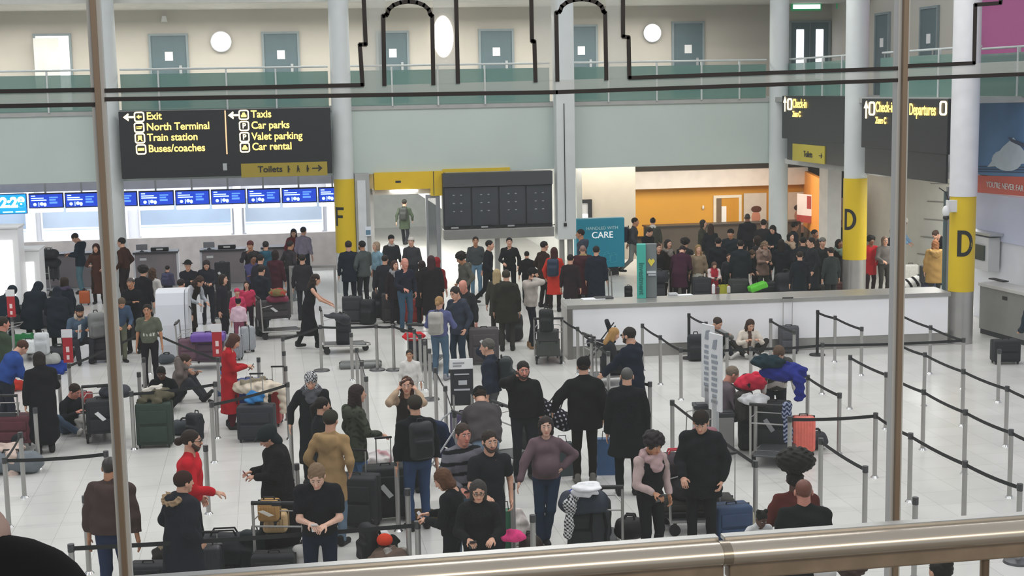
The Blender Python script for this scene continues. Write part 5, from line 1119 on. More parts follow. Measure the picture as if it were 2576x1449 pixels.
# -- by column F, portal and departure board
person(876, 606, 1.84, -10, 'stand', '1d2430', '1d222c', hem=.7, hc='2c2320', label='tall person in navy coat standing in front of column F')
person(910, 606, 1.82, -40, 'hold', '4a5150', '26282c', hem=.82, beard='1e1a18', hc='181516', skin='tan', label='bearded person in grey-green jacket by the portal panel', hold='phone')
person(946, 608, 1.70, -130, 'stand', '7f9fae', '33343a', hair='bob', hc='9a8672', label='fair-haired person in pale blue shirt right of the grey-green jacket')
person(1017, 502, 1.80, 5, 'walk', '414a3c', '23252a', hem=.62, hat='beanie', hatc='33332f', pack='2c2f2c', label='person in olive coat walking away down the bright corridor')
person(984, 592, 1.70, 160, 'stand', '2a2a2e', '26262a', hat='beanie', hatc='1c1c1f', collar='b8b4b0', label='person in black beanie and pale collar below the corridor doorway')
person(1034, 597, 1.72, 190, 'stand', '3b3b40', '2a2a2e', hat='cap', hatc='c9c2bc', label='person in pale cap and grey jacket below the corridor doorway')
person(1098, 648, 1.66, 20, 'stand', '7d2028', '2b2326', hat='hood', hatc='8a2229', label='person in red hooded coat half hidden behind the long-haired black coat')
person(1083, 642, 1.78, 0, 'stand', '252024', '1d1b1e', hem=.3, hair='long', hc='3b2326', bulk=1.15, label='tall person with long reddish hair in long black coat right of the doorway crowd')
person(992, 655, 1.62, 150, 'stand', '2a2226', '26232a', hem=.7, hair='bob', hc='3a2420', scarf='8f8f92', label='person with brown bob and grey scarf beside the bald navy coat')
person(1018, 649, 1.80, 150, 'hold', '232633', '3c5468', hair='bald', skin='ruddy', label='bald person in navy coat and jeans in front of the doorway crowd')
person(1155, 638, 1.80, -120, 'pockets', '57564f', '2b2c30', hair='curly', hc='17130f', skin='tan', nod=22, hood='down', label='person with thick black hair in grey-olive jacket looking down')
person(1166, 708, 1.80, -150, 'stand', '2a2a2d', '25262a', hem=.5, hair='bald', skin='ruddy', nod=20, label='bald person in long charcoal coat behind the slate hooded coat')
person(1141, 723, 1.82, -140, 'hold', '353b48', '2c3947', hem=.78, hood='down', hc='2a2422', nod=20, label='person in slate hooded coat holding a white sheet', hold='paper')
person(1105, 746, 1.70, 15, 'carry', '5b5f88', '4d6478', hair='lowbun', hc='9e7b52', pack='aaa69e', shoe='8a8a90', topname='sweater', label='person with blonde bun in lavender-blue sweater and jeans seen from behind')
person(1250, 677, 1.66, 15, 'stand', '3a3833', '33332f', hem=.6, hair='long', hc='a8946e', label='person with long blonde hair behind the dark olive parka')
person(1273, 679, 1.82, 0, 'stand', '2e2c26', '3a3a36', hem=.62, hood='down', bulk=1.25, hc='3a322a', label='person in dark olive parka seen from behind, backpack at the feet')
person(1232, 605, 1.82, 105, 'walk', '1e1f24', '1d1d21', label='person in black suit walking right under the departure board', hc='1b1718')
person(1196, 596, 1.70, 175, 'stand', '45494a', '5f7d92', label='person in grey top and light jeans behind the departure board ledge', skin='tan')
person(1281, 598, 1.72, 180, 'hold', '202023', '202024', label='person in black right of the departure board pole', hc='1a1617')
person(1325, 632, 1.42, 0, 'stand', '1f1c20', '1c1b1f', child=True, label='youth in black seen from behind left of the brown jacket', hc='17120f')
person(1341, 675, 1.82, 90, 'ear', 'b5aca4', '1e2027', hood='down', beard='1e1614', hat='beanie', hatc='1d1a1c', bulk=1.12, shoe='8a6848', label='person in cream hooded sweatshirt and tan boots phoning beside a trolley', hold='earphone')
person(1369, 607, 1.78, 60, 'pockets', '33241f', '25211f', hem=.75, hc='1d1614', label='person in dark brown jacket left of the square column')
person(1394, 622, 1.70, 10, 'hold', 'c23528', '2b1f20', hem=.48, hair='long', hc='3b1a18', pack='27344a', label='person in bright red coat with a navy backpack by the square column')
person(1466, 617, 1.72, 0, 'stand', '43232a', '2a2326', hem=.45, hair='buzz', hc='8a6a60', bulk=1.42, collar='a08a62', label='broad person in long maroon coat with tan fur collar seen from behind')
person(1460, 577, 1.86, -90, 'stand', '3c4250', '2a2c34', hood='down', hc='17130f', skin='tan', label='tall black-haired person in slate jacket facing left by the teal display')
person(1500, 619, 1.74, 10, 'stand', '1f2430', '1e2028', hem=.35, bulk=1.15, hc='221c1c', label='person in long midnight blue coat right of the broad maroon coat')
# -- shop side, behind the white counter
person(1598, 548, 1.82, 105, 'walk', '3f3f44', '7f817c', pack='23283a', hc='1a1614', skin='tan', label='person in grey trousers striding right with a navy bag past the teal display')
person(1642, 548, 1.74, 0, 'stand', '45463f', '2d2d2b', hair='bun', hc='1e1b1c', collar='d8d5cf', label='person with dark topknot and white collar against the orange wall')
person(1638, 575, 1.70, 140, 'phone1', '1d1d21', '202024', hem=.6, hc='2a211e', label='person in black jacket looking at a phone behind the teal stand')
person(1677, 604, 1.70, 150, 'stand', '2b2422', '28221f', hem=.6, scarf='7d756e', hair='bob', hc='231c1a', label='person in dark brown coat with grey scarf right of the teal stand')
person(1718, 620, 1.74, 20, 'stoop', '3e1f30', '2a2226', hem=.55, bulk=1.1, hc='2a1d20', label='person in wine coloured coat stooping behind the pale garment bag')
person(1742, 644, 1.74, 80, 'sit', '26222c', '25232b', hc='4a4744', skin='ruddy', R=(.12, .3, 1.02), label='seated person in dark jacket holding a hand to a red face', bulk=1.1)
person(1797, 661, 1.22, 175, 'phone', 'a8303c', '8f2a34', child=True, hc='5b4438', hair='bob', arm_col='d5c7c4', label='child in red and white tracksuit behind the bottles on the counter')
person(1769, 553, 1.66, 110, 'carry', '3d3f36', '4a4a40', hem=.7, hc='34302c', hair='bob', label='person in olive coat holding something near the orange door')
person(1788, 563, 1.66, 10, 'stand', '26272a', '242428', hem=.4, hair='long', hc='36261f', label='person with long brown hair in black coat near the orange door')
person(1757, 616, 1.62, 175, 'stand', '8d7c66', 'c9c6b8', hem=.9, hair='long', hc='8a7048', legs='skirt', label='person in beige top and white skirt in the middle of the shop crowd')
person(1838, 577, 1.78, -160, 'stand', '262b30', '25282c', hem=.55, bulk=1.25, hat='beanie', hatc='1b1a1c', skin='tan', label='person in dark green coat and black beanie below the orange door')
person(1812, 600, 1.70, 20, 'stand', '202327', '222428', hem=.45, bulk=1.15, hc='1c1819', label='person in black coat between the beanie and the long brown hair')
person(1880, 537, 1.86, 0, 'stand', '26252a', '232328', hair='buzz', hc='2a2422', hood='down', skin='brown', bulk=1.15, label='tall person with shaved head in black jacket before the portrait poster')
person(1921, 552, 1.80, 10, 'stand', '2f2b2d', '242226', hc='221a18', label='person in brown-black jacket left of the corner column')
person(1942, 569, 1.72, -150, 'phone', '1c2126', '1d2024', hem=.55, hair='bob', hc='1a1716', label='person in black coat looking down right of the corner column', bulk=1.12)
person(1926, 608, 1.64, 160, 'phone', '8c7468', '3a4038', hem=.7, hair='wavy', hc='7c6650', scarf='9a8478', label='person in dusty pink coat and scarf looking at a phone')
person(1888, 634, 1.55, 140, 'stoop', '25252c', '2a2a30', hair='wavy', hc='4a382a', hood='cfc8ba', bulk=1.15, label='person in navy coat with white fur hood bending down')
person(2000, 558, 1.78, 85, 'stand', '202228', '22242a', skin='brown', hc='15110f', label='person in black facing right in front of the second portrait poster')
person(1989, 586, 1.66, 150, 'stand', '22262b', '24262b', hem=.6, hair='bob', scarf='a08c78', hc='1c1816', label='person in charcoal coat with beige scarf in the shop crowd')
person(2039, 597, 1.80, -100, 'hold', '26292d', '24272b', hem=.45, hc='1d1a1a', bulk=1.1, label='person in long black coat facing left at the end of the shop crowd')
person(2050, 578, 1.72, 140, 'stand', '2c2524', '28272a', skin='brown', hc='15110f', label='person in dark brown top at the back near the low shop wall')
person(2073, 600, 1.70, 170, 'stand', '2a2d2e', '28292c', hat='cap', hatc='6b6a66', label='person in grey cap and dark jacket near the low shop wall')
person(2012, 632, 1.62, 0, 'stand', '1f2328', '24262b', hem=.5, hc='2c221c', label='person in dark coat seen from behind above the big round backpack')
person(2111, 603, 1.64, 150, 'stand', '241f22', '242226', hem=.5, hair='long', hc='15110f', scarf='6f7f78', skin='brown', label='person with long black hair left of the rear D column')
person(2193, 595, 1.62, 165, 'stand', 'b3252c', '3a2a2e', hem=.6, hair='curly', hc='15110f', skin='brown', label='person with curly black hair in a red coat right of the rear D column')
person(2225, 594, 1.64, 170, 'hold', '6a6562', '3a3836', hair='bob', hc='6e5d52', glasses=True, label='person with light brown hair and grey coat holding a pale bag')
person(2247, 573, 1.78, 20, 'stand', '1e1d20', '1d1c20', hem=.4, label='tall person in black coat half behind the right glazing post')
person(2280, 549, 1.86, 120, 'stoop', '86a9cc', '9a9c9e', hat='cap', hatc='e4e0d8', bulk=1.15, label='person in light blue top and white cap right of the glazing post', lean=18)
person(2348, 583, 1.74, -110, 'stoop', '1d1b1e', '2a2a2e', hc='3a2a22', label='person in black jacket leaning left over a trolley by the front D column')
person(2353, 603, 1.66, 10, 'stand', '9a7a48', '3a3a3a', hem=.55, bulk=1.3, hair='wavy', hc='8a5a38', label='person in golden fur coat left of the front D column', hood='b08f5c')
# -- left and centre queues
person(66, 860, 1.74, 45, 'stoop', '2e4a8c', '2a2e3a', hc='4a3022', label='person in royal blue top leaning over bags at the left edge', topname='sweater', bulk=1.12)
person(6, 797, 1.82, 50, 'stand', '3e4a3a', '2a2c2e', hc='2a2018', skin='ruddy', label='person in dark green sweater cut off by the left edge', topname='sweater', bulk=1.15)
person(106, 882, 1.70, -25, 'phone1', '1d1c20', '1b1b1e', hem=.16, bulk=1.2, hair='bob', hc='1d1614', label='person in floor-length black coat seen from behind holding a phone')
person(192, 968, 1.75, 115, 'floor', '1c1d22', '47566a', hc='2a1d18', shoe='c8c4be', label='person in black sitting on the floor with outstretched jeans and white trainers', skin='ruddy')
person(470, 894, 1.78, 85, 'floorup', '6e6460', '3a3a40', hair='lowbun', hc='3a2a22', R=(.06, .24, .62), bulk=1.1, label='person in taupe jacket seated on the floor resting chin on hand')
person(519, 932, 1.5, -70, 'floor', '24242e', '3a4a62', child=True, hc='1b1716', ears='3f7fc4', label='child in navy top with blue headphones sitting on the floor', skin='tan', nod=30)
person(404, 924, 1.66, 180, 'floor', '17171a', '1d1d20', skin='dark', hc='120e0d', label='person in black sitting on the floor behind the green suitcase')
person(597, 843, 1.70, 80, 'phone', 'b01f28', '571f2a', hem=.3, flare=.04, hair='bob', hc='4a2c22', skin='light', label='person in long scarlet coat looking at a phone beside stacked luggage')
person(781, 941, 1.70, 175, 'stand', '1e1e21', '1e1e22', hem=.3, hat='scarfhead', hatc='25252a', hatpat=True, nod=22, R=(.34, .05, .92), bulk=1.1, scarf='55555a', label='person in black coat with zigzag black and white headscarf')
person(810, 1000, 1.64, 60, 'stand', '1f1f22', '212126', hair='pony', hc='1e1614', skin='light', label='person in black coat with tied-back dark hair behind the tan coat')
person(898, 968, 1.78, 65, 'hold', '464a3e', '4f6f96', hem=.72, hair='long', hc='2a1c18', pattern=camo, pat_b='2f3429', label='person with long dark hair in mottled green parka and jeans', hood='down')
person(831, 1034, 1.76, 15, 'pockets', 'a88a62', '6d8194', hem=.6, hat='beanie', hatc='38372d', hood='down', bulk=1.0, label='person in long tan coat and dark olive hat seen from behind')
person(1023, 949, 1.70, 180, 'handsup', '2c2523', '26262c', hair='wavy', hc='4a2e22', hem=.8, arm_col='b39a82', label='person with long brown hair holding both hands beside the face')
person(1030, 880, 1.24, 180, 'stand', 'd8d5d0', 'd0ccc4', child=True, hc='2a201c', skin='tan', label='child in white jumper and white trousers facing the viewer')
person(1000, 994, 1.80, -20, 'stand', '1a1c1f', '35496a', hat='cap', hatc='38332c', pack='232427', bulk=1.15, label='person in black jacket and brown cap with a black backpack and jeans')
person(1225, 853, 1.82, -80, 'ear', '262c3a', '55565a', hc='5a5650', pack='20282a', skin='light', bulk=1.12, label='grey-haired person in navy jacket and backpack holding a phone to the ear', hold='earphone')
person(1316, 910, 1.80, 170, 'ear', '1d1d1e', '26262a', hc='1d1715', beard='3a2c26', skin='ruddy', bulk=1.2, label='person in black jacket phoning, facing the viewer behind a spotted bag', hold='earphone')
person(1205, 977, 1.80, -10, 'bend', '4d484a', '8296ab', lean=34, bulk=1.28, hat='cap', hatc='1a1a1c', label='person in grey puffer jacket and pale jeans bending over a suitcase')
person(1468, 900, 1.87, 0, 'stand', '161517', '1c1b18', hat='beanie', hatc='161416', bulk=1.25, hem=.78, R=(.26, .02, .9), L=(-.42, .12, 1.0), shoe='6f6b66', label='tall person all in black with a black beanie seen from behind')
person(1577, 924, 1.85, 5, 'stand', '18181b', '17171a', hair='buzz', hc='4a4a46', hem=.55, bulk=1.25, label='tall grey-cropped person in long black coat seen from behind')
person(1601, 824, 1.88, -55, 'ear', '1c2230', '1d212c', hc='241c18', glasses='dark', beard='3a2a22', hem=.75, bulk=1.2, L=(-.2, .5, .92), label='person in navy coat and sunglasses phoning beside a trolley', hold='earphone')
person(1533, 821, 1.66, 80, 'sit', '2c2c2e', '222226', hair='long', hc='a8814e', label='blonde person in dark jacket seated against the white counter')
person(1808, 803, 1.76, 140, 'floorup', '9c9c9a', '25262c', hc='3a2e26', shoe='d0ccc6', label='person in grey sweater seated on the floor against the white counter', topname='sweater', nod=25)
person(1890, 806, 1.66, 170, 'floor', 'd9cfc2', '33302f', hair='long', hc='3c2a22', shoe='d8d4ce', label='person in cream jacket seated on the floor looking at the hands', open_='5a4640')
person(1962, 879, 1.78, 180, 'bend', 'd2cdc4', '2a2c33', lean=22, nod=38, pattern=zig, pat_b='4a4a48', hc='5a4638', topname='sweater', bulk=1.15, R=(.26, .36, .9), L=(-.26, .36, .9), label='person in zigzag grey and white sweater bending over heaped coats')
person(1854, 926, 1.78, 80, 'sit', '6a5f66', '3a3a40', hc='7a6e60', skin='ruddy', label='seated grey-haired person in plum-grey sweater beside the blue coat heap', bulk=1.1)
# -- front row
person(1170, 1071, 1.80, 155, 'hold', '6d6c74', '6f8296', skin='ruddy', hc='3a2c24', pattern=stripe3, pat_b='17171b', bulk=1.2, topname='sweater', label='person in grey sweater with black stripes beside a bearded person', hold='phone')
person(1226, 1080, 1.78, 160, 'hold', '212126', '2a2a30', sleeve='short', beard='3a2418', hc='2a201a', label='bearded person in black t-shirt behind the striped sweater', topname='shirt')
person(1203, 1211, 1.60, 175, 'read', '1d1d1f', '1e1e22', hair='bob', hc='3a3532', glasses=True, hold='phone', nod=12, bulk=1.1, label='person in black wearing glasses and holding a dark phone at the rail side')
person(1101, 1183, 1.64, -75, 'phone', '1c1d20', '1d1e22', hair='bob', hc='5a3a26', bulk=1.1, label='person with chestnut bob in black looking at a phone', phones='d8d8dc')
person(1373, 1049, 1.68, 178, 'stand', '6e5a60', '2c3a50', hair='bob', hc='2a201e', belly=.045, R=(.38, .24, .9), L=(-.2, .03, 1.04), pl=(-1, -.5, 0), pr=(.8, -.6, 0), aR=(.1, .05, .08), aL=(.02, .02, .1), bulk=1.08, topname='sweater', skin='fair', label='person in mauve sweater leaning one hand on a queue post, other hand on hip')
person(1650, 1096, 1.68, 150, 'hold', '1b1a1d', '1c1c1f', hair='curly', hc='231c1c', scarf='b89a9a', arm_col='b9a29f', skin='tan', nod=20, label='person with curly dark hair, pink scarf and black trousers holding a phone', hold='phone', topname='waistcoat')
person(1768, 1035, 1.84, -165, 'hold', '1c1d20', '1d1d20', hat='cap', hatc='2c2622', hem=.7, bulk=1.18, nod=22, R=(.18, .3, .98), label='person in black jacket and brown cap holding the blue suitcase handle', pack='8a5560')
person(1978, 1196, 1.70, 0, 'carry', '5a2a26', '241f20', hair='bigafro', hc='17140f', skin='dark', bulk=1.15, label='person in maroon top with a very large round black hairdo seen from behind')
_m = ALL['person in maroon top with a very large round black hairdo seen from behind'][0] if 0 else ALL['person in maroon top with a very large round black hairdo seen from behind']
person(1911, 1164, 1.0, 165, 'sit', 'd4d4d4', '4a2228', child=True, at_z=.62, hair='puffs', hc='120e0c', skin='dark', shoe='1c1517', label='small child in white top and maroon trousers carried on the hip', pos=(_m.location.x-.30, _m.location.y+.05), over=dict(R=(.2, .2, .7), L=(-.2, .2, .7)))
person(2022, 1206, 1.82, 0, 'stand', '1a1b1d', '1b1c20', hair='buzz', hc='6b3a28', skin='ruddy', bulk=1.28, label='person with cropped ginger hair in black jacket seen from behind')
person(484, 1083, 1.82, 88, 'hold', 'c4202c', '23252b', hair='lowbun', hc='2a1d17', beard='3a2a20', glasses='dark', topname='sweater', bulk=1.1, label='bearded person in bright red sweater and sunglasses facing right', hold=None)
person(460, 1188, 1.66, 50, 'pockets', '22252c', '26262c', hem=.42, flare=.05, hat='beanie', hatc='3b2723', hood='a0876a', bulk=1.45, hair='short', label='person in black parka with tan fur hood and brown hat seen from behind')
person(275, 1149, 1.82, 5, 'stand', '4a3b38', '2a3550', hair='buzz', hc='2a201e', skin='tan', hood='down', bulk=1.3, label='person in brown hooded jacket and dark jeans left of the glazing post')
person(794, 1176, 1.81, 178, 'phone', '1b1b1f', '1d2433', skin='fair', hc='7a624a', sleeve='short', topname='shirt', bulk=1.08, phones='e0e0e0', label='person in black t-shirt looking down at a phone in the front row')
person(660, 1090, 1.70, -105, 'phone', '1d1b1c', '1c1a1b', hem=.14, cape=True, hat='helmet', hatc='22282a', scarf=None, bulk=1.25, topname='cape', label='person in long black cape and padded black hat looking at a phone', phones='7a2a2a')
person(0, 0, 1.49, 0, 'stand', '1c1b1d', '222226', pos=(-.395, 1.33), at_z=4.15, scarf='a88f86', hair='bob', hc='8a6a5a', bulk=1.15, label='near person in black jacket whose shoulder enters the lower left corner')
person(2082, 1410, 1.74, 10, 'stand', '2b2b2d', '26262a', hat='beanie', hatc='c9c6c2', label='person in pale grey beanie seen under the handrail')
person(2132, 1410, 1.70, -10, 'stand', '4a3f3c', '2a2a2e', hair='curly', hc='4a352c', label='person with brown curls seen under the handrail beside the pale beanie')
person(1945, 1425, 1.74, 0, 'stand', '232326', '26262a', hc='2a2422', bulk=1.2, label='person in dark jacket seen under the handrail left of the pale beanie')
person(2367, 1403, 1.78, -20, 'stand', '2f3634', '26282a', hair='bun', hc='17140f', bulk=1.25, hood='down', label='person in grey-green jacket with dark topknot under the handrail at right')
person(2584, 748, 1.78, -20, 'stoop', '26313a', '242a30', hem=.5, bulk=1.3, label='person in dark slate coat cut off by the right edge beside a black case')

# -- further figures of the dense crowd
person(1724, 600, 1.68, 30, 'stand', '2c2a2c', '26262a', hem=.6, hair='curly', hc='201917', label='person with dark curls between the wine coloured coat and the white skirt')
person(1862, 604, 1.72, 10, 'stand', '23282c', '22252a', hem=.5, hc='1c1818', bulk=1.15, label='person in dark teal-black coat right of the black beanie')
person(1905, 594, 1.70, -40, 'stand', '2d2b2c', '26262a', hem=.55, hair='bob', hc='2c211c', label='person with dark bob between the shaved head and the pink coat')
person(1966, 602, 1.66, 20, 'stand', '1e2226', '22242a', hem=.5, hair='long', hc='1d1716', label='person with long black hair left of the beige scarf')
person(2020, 596, 1.72, 0, 'stand', '2a2c30', '25262a', hem=.5, hc='1b1717', label='person in grey-black coat between the beige scarf and the long black coat')
person(2090, 622, 1.60, -20, 'stand', '343a38', '2a2c2c', hem=.7, hair='short', hc='2a221e', label='person in dark moss jacket left of the long black hair by the rear D column')
person(1660, 612, 1.62, 160, 'stand', '241f20', '26242a', hem=.6, hair='long', hc='33241d', label='person with brown hair just right of the teal and grey stand')
person(1838, 640, 1.3, 175, 'stand', '33363a', '2a2c30', child=True, hc='3a2a20', label='child in dark grey in front of the dark green coat')
person(560, 690, 1.66, 100, 'stand', '26242c', '26252b', hem=.7, hair='bob', hc='2a201e', label='person in aubergine-black jacket below the upright black case')
person(455, 702, 1.62, 20, 'stand', '2a272c', '28272c', hem=.7, hc='221a1a', label='person in dark jacket directly behind the white podium')
person(655, 640, 1.72, 20, 'stand', '2c2a33', '2a2c36', hem=.75, hc='201a1c', label='person in dusky violet jacket between the teal top and the folded arms')
person(760, 640, 1.70, 0, 'stand', '2d2b30', '2a2c33', hem=.8, hair='short', hc='251e1c', label='person in grey-black jacket behind the tall steel framed barrier')
person(965, 640, 1.66, 10, 'stand', '26282e', '25272c', hem=.6, hair='short', hc='2a221f', label='person in dark slate coat left of the grey scarf and brown bob')
person(1060, 655, 1.62, 0, 'stand', '2b2528', '26242a', hem=.5, hair='bob', hc='2f1f1e', label='person with short brown bob between bald navy coat and long reddish hair')
person(1435, 640, 1.66, 20, 'stand', '2a2023', '26222a', hem=.6, hc='1e1718', label='person in dark brown coat between the red coat and the broad maroon coat')
# ================================================================ LUGGAGE, TROLLEYS, LOOSE THINGS
# far left stack of dark bags on a trolley
t = trolley(128, 742, 'trolley stacked high with dark bags before the white kiosks', 20)
suitcase(130, 725, .5, .42, .32, '23262b', 'dark case at the bottom of the stack before the white kiosks', z=.21, face=20)
duffel(128, 700, .7, .19, '25292f', 'charcoal holdall in the middle of the stack before the white kiosks', z=.66); duffel(126, 672, .62, .17, '1f2328', 'black holdall on top of the stack before the white kiosks', z=1.0, face=10)
suitcase(96, 745, .3, .5, .22, '3a5a9a', 'small blue and white cabin case left of the tall bag stack', kind='hard')
suitcase(562, 735, .42, .9, .3, '1d1d22', 'upright black case with white label before the third desk', kind='soft', tagc='d0d0d2')
duffel(400, 742, .45, .14, '2a2a2e', 'small black bag on the floor by the pale coat')
bagm = suitcase(214, 768, .3, .42, .12, 'b5592a', 'flat orange and white carrier bag below the long brown coat')
duffel(310, 842, .5, .17, '8f9a8c', 'pale green bag under the bending denim shirt', z=.35)
# trolley behind the podium with the purple case
t = trolley(505, 925, 'trolley with floral bags and a purple case right of the white podium', 85)
suitcase(478, 905, .45, .52, .3, '6a4a58', 'left floral black and pink case on the trolley', z=.21, kind='soft', face=-10)
suitcase(530, 905, .55, .5, .32, '4f3a4a', 'right floral dark case on the trolley', z=.21, kind='soft', face=5)
suitcase(507, 855, .72, .22, .45, '6a45a0', 'glossy purple case lying across the floral bags', z=.74, face=-5)
suitcase(588, 905, .42, .56, .25, '8d8f95', 'grey soft case behind the red queue sign', kind='soft', face=10); suitcase(625, 886, .2, .6, .3, '9a9da2', 'slim silver case behind the scarlet coat', face=60)
t = trolley(700, 848, 'trolley with dark cases behind the pushing person in black', 70)
suitcase(690, 828, .8, .48, .35, '3a3538', 'wide charcoal case on the trolley left of the black dress', z=.21, kind='soft', face=-20, tagc='c8c8ca'); duffel(700, 780, .55, .11, '7a2a44', 'dusty pink rolled bag on the charcoal case', z=.7); cloth(705, 762, .4, .3, .18, '7a6a44', 'mustard and red scarf heap on the pink bag', z=.92, col2='a8403c')
backpack(660, 845, '3a3a3f', 'grey and black backpack at the foot of the dark trolley', face=20)
# trolley pushed by the black dress, with long flat load
t = trolley(862, 885, 'trolley pushed by the person in the black dress', 80)
suitcase(846, 870, .32, .62, .28, '1d1f26', 'upright black case on the pushed trolley', z=.21, kind='soft'); duffel(862, 800, .75, .13, '2a2c33', 'dark holdall lying along the pushed trolley', z=.86, face=70); suitcase(905, 865, .9, .16, .5, '6b6e6c', 'long flat grey case sticking out of the pushed trolley', z=.5, face=-5); cloth(840, 782, .4, .25, .1, '4a4a50', 'grey folded jacket under the hands of the black dress', z=1.1)
# doorway crowd luggage
t = trolley(1030, 800, 'trolley with mixed luggage below the corridor doorway', 0)
suitcase(1044, 815, .45, .62, .3, '8a2a26', 'red topped case in front of the doorway crowd', kind='soft', face=5); suitcase(1028, 770, .5, .6, .3, '2b2b30', 'dark case on the doorway trolley', z=.21, kind='soft')
cloth(1030, 690, .9, .5, .3, '55565a', 'heap of grey coats on the doorway luggage', z=.85, seed=3); cloth(1052, 665, .4, .3, .22, 'a82a2e', 'red jacket on the heap of grey coats', z=1.15, name='jacket')
backpack(962, 800, '2a2a2e', 'large black rucksack leaning beside column F crowd', face=-10, size=1.5); backpack(925, 815, '1f2024', 'black rucksack left of the large one', face=20, size=1.35); duffel(900, 800, .7, .2, '23232a', 'black holdall behind the rucksacks'); suitcase(890, 815, .5, .7, .3, '2c2c31', 'dark upright case under the navy coat by column F', kind='soft')
suitcase(985, 812, .45, .75, .3, '332f33', 'black case with white piping in the doorway crowd', kind='soft', face=-8)
# centre
suitcase(1214, 912, .62, .78, .35, '4a4446', 'large taupe soft case beside the slate hooded coat', kind='soft', face=-5, tagc='d8d8d8'); backpack(1294, 858, '232226', 'black rucksack on the floor behind the olive parka', size=1.35, face=-20); duffel(1240, 866, .6, .2, '26262a', 'black holdall by the feet of the olive parka')
t = trolley(1397, 905, 'trolley beside the cream sweatshirt at the counter end', 0)
suitcase(1396, 890, .5, .4, .3, '3b403c', 'dark green case at the bottom of the counter-end trolley', z=.21, face=0); suitcase(1398, 850, .46, .3, .28, '2a2b2c', 'black case on the dark green one', z=.62); backpack(1392, 810, '1f2022', 'black backpack on top of the counter-end trolley', z=.93)
t = trolley(1075, 925, 'trolley holding a red jacket by the queue posts', 10); cloth(1040, 842, .42, .3, .18, 'e0303a', 'bright red jacket heaped on a queue barrier', z=.75, name='jacket'); suitcase(1052, 905, .4, .5, .25, '2a2a30', 'small black case below the bright red jacket', z=.21, kind='soft')
# bag sizer, violet case, pram, bent person's load
bs = empty('bag_sizer', at(1165, 1072), -YAW-math.radians(-5)); tag(bs, 'black cabin bag sizer with white header sign', 'bag sizer')
MB().box(-.17, .17, -.12, .12, 0, .12).box(-.17, -.14, -.12, .12, 0, .55).box(.14, .17, -.12, .12, 0, .55).build('sizer_cage', M_STEEL, bs); MB().box(-.2, .2, .08, .12, .35, 1.0, .01).build('info_panel', mat('26262b', .5), bs); MB().box(-.2, .2, .08, .12, 1.0, 1.18, .005).build('header', M_WHITE, bs)
MB().box(-.15, .05, .07, .08, 1.1, 1.12).box(-.15, .0, .07, .08, 1.05, 1.07).build('header_lines', mat('8a8c92'), bs); MB().box(-.13, .13, .07, .08, .9, .92).box(-.06, .09, .07, .08, .72, .8).box(-.14, .14, .07, .08, .62, .65).build('panel_lines', mat('b9bbc0'), bs)
suitcase(1168, 1130, .42, .62, .3, '4a3f5e', 'violet-grey case under the bending grey puffer jacket', kind='soft', face=-10)
backpack(1320, 1140, '2a2d2f', 'big charcoal rucksack in front of the phoning black jacket', z=.35, size=1.3, face=60); t = trolley(1330, 1165, 'trolley under the charcoal rucksack and spotted bag', 60)
def dots(L, V): return None
s = Sdf(.05); s.rc((-.25, 0, .16), (.25, 0, .12), .15, None, lin('1f1e26')); 
V_, Q_, C_ = s.mesh(.012); m_ = (np.sin(V_[:, 0]*62)*np.sin(V_[:, 2]*62+V_[:, 1]*30) > .62); C_[m_] = lin('c9c6d2')
sb = np_object('spotted_bag', [(V_, Q_, C_)], M_CLOTH); sb.location = tuple(at(1375, 1060, .75)); sb.rotation_euler = (0, math.radians(28), -YAW); tag(sb, 'black bag with pale spots hanging over the trolley', 'bag'); MB().tube([(-.1, 0, .28), (-.08, 0, .4), (.08, 0, .4), (.1, 0, .26)], .01).build('handles', M_BLACK, sb)
def shopper(px, py, w, h, col, label, z=0.0, face=0, logo=None):
    p, rz = base_at(px, py, z, face); r = empty('shopping_bag', p, rz); tag(r, label, 'bag', 'shopping bags'); m = MB()
    m.prism([(-w/2, -.09, 0), (w/2, -.09, 0), (w/2*.9, -.05, h), (-w/2*.9, -.05, h)], (0, .14, 0)).build('bag_body', mat(col, .6, noise=.1, nscale=8), r); MB().tube([(-w*.2, -.05, h-.01), (-w*.15, -.02, h+.12), (w*.15, -.02, h+.12), (w*.2, -.05, h-.01)], .006).build('handles', mat('222222'), r)
    if logo: MB().box(-w*.25, w*.25, -.085, -.075, h*.35, h*.65).build('print', mat(logo), r)
    return r
shopper(1414, 1195, .36, .5, '3c464a', 'slate grey shopping bag standing left of the black beanie', z=0.0, face=-10)
shopper(1524, 1192, .28, .55, '3a5a84', 'blue carrier bag between the two tall black coats', face=0)
pr_ = empty('pushchair', at(1085, 1215), -YAW-math.radians(60)); tag(pr_, 'pushchair with white and pink blanket behind the black backpack', 'pushchair')
MB().tube([(-.25, -.35, .06), (-.25, .35, .9), (-.22, .5, 1.0)], .014).tube([(.25, -.35, .06), (.25, .35, .9), (.22, .5, 1.0)], .014).tube([(-.25, .3, .06), (-.25, -.25, .62)], .012).tube([(.25, .3, .06), (.25, -.25, .62)], .012).build('frame', M_ALU, pr_, True); MB().cyl((-.23, .5, 1.0), (.23, .5, 1.0), .022).build('push_bar', M_BLACK, pr_, True)
for wx, wy in ((-.25, -.35), (.25, -.35), (-.25, .3), (.25, .3)): MB().cyl((wx-.02, wy, .08), (wx+.02, wy, .08), .08, seg=18).build('wheel', M_BLACK, pr_, True)
s = Sdf(.04); s.fold = .01; s.bx((0, -.02, .5), (.22, .3, .06), lin('26304a'), .04, rotx(.25)).bx((0, .22, .72), (.22, .05, .22), lin('26304a'), .04, rotx(-.4)); np_object('seat', [s.mesh(.018)], M_CLOTH, pr_)
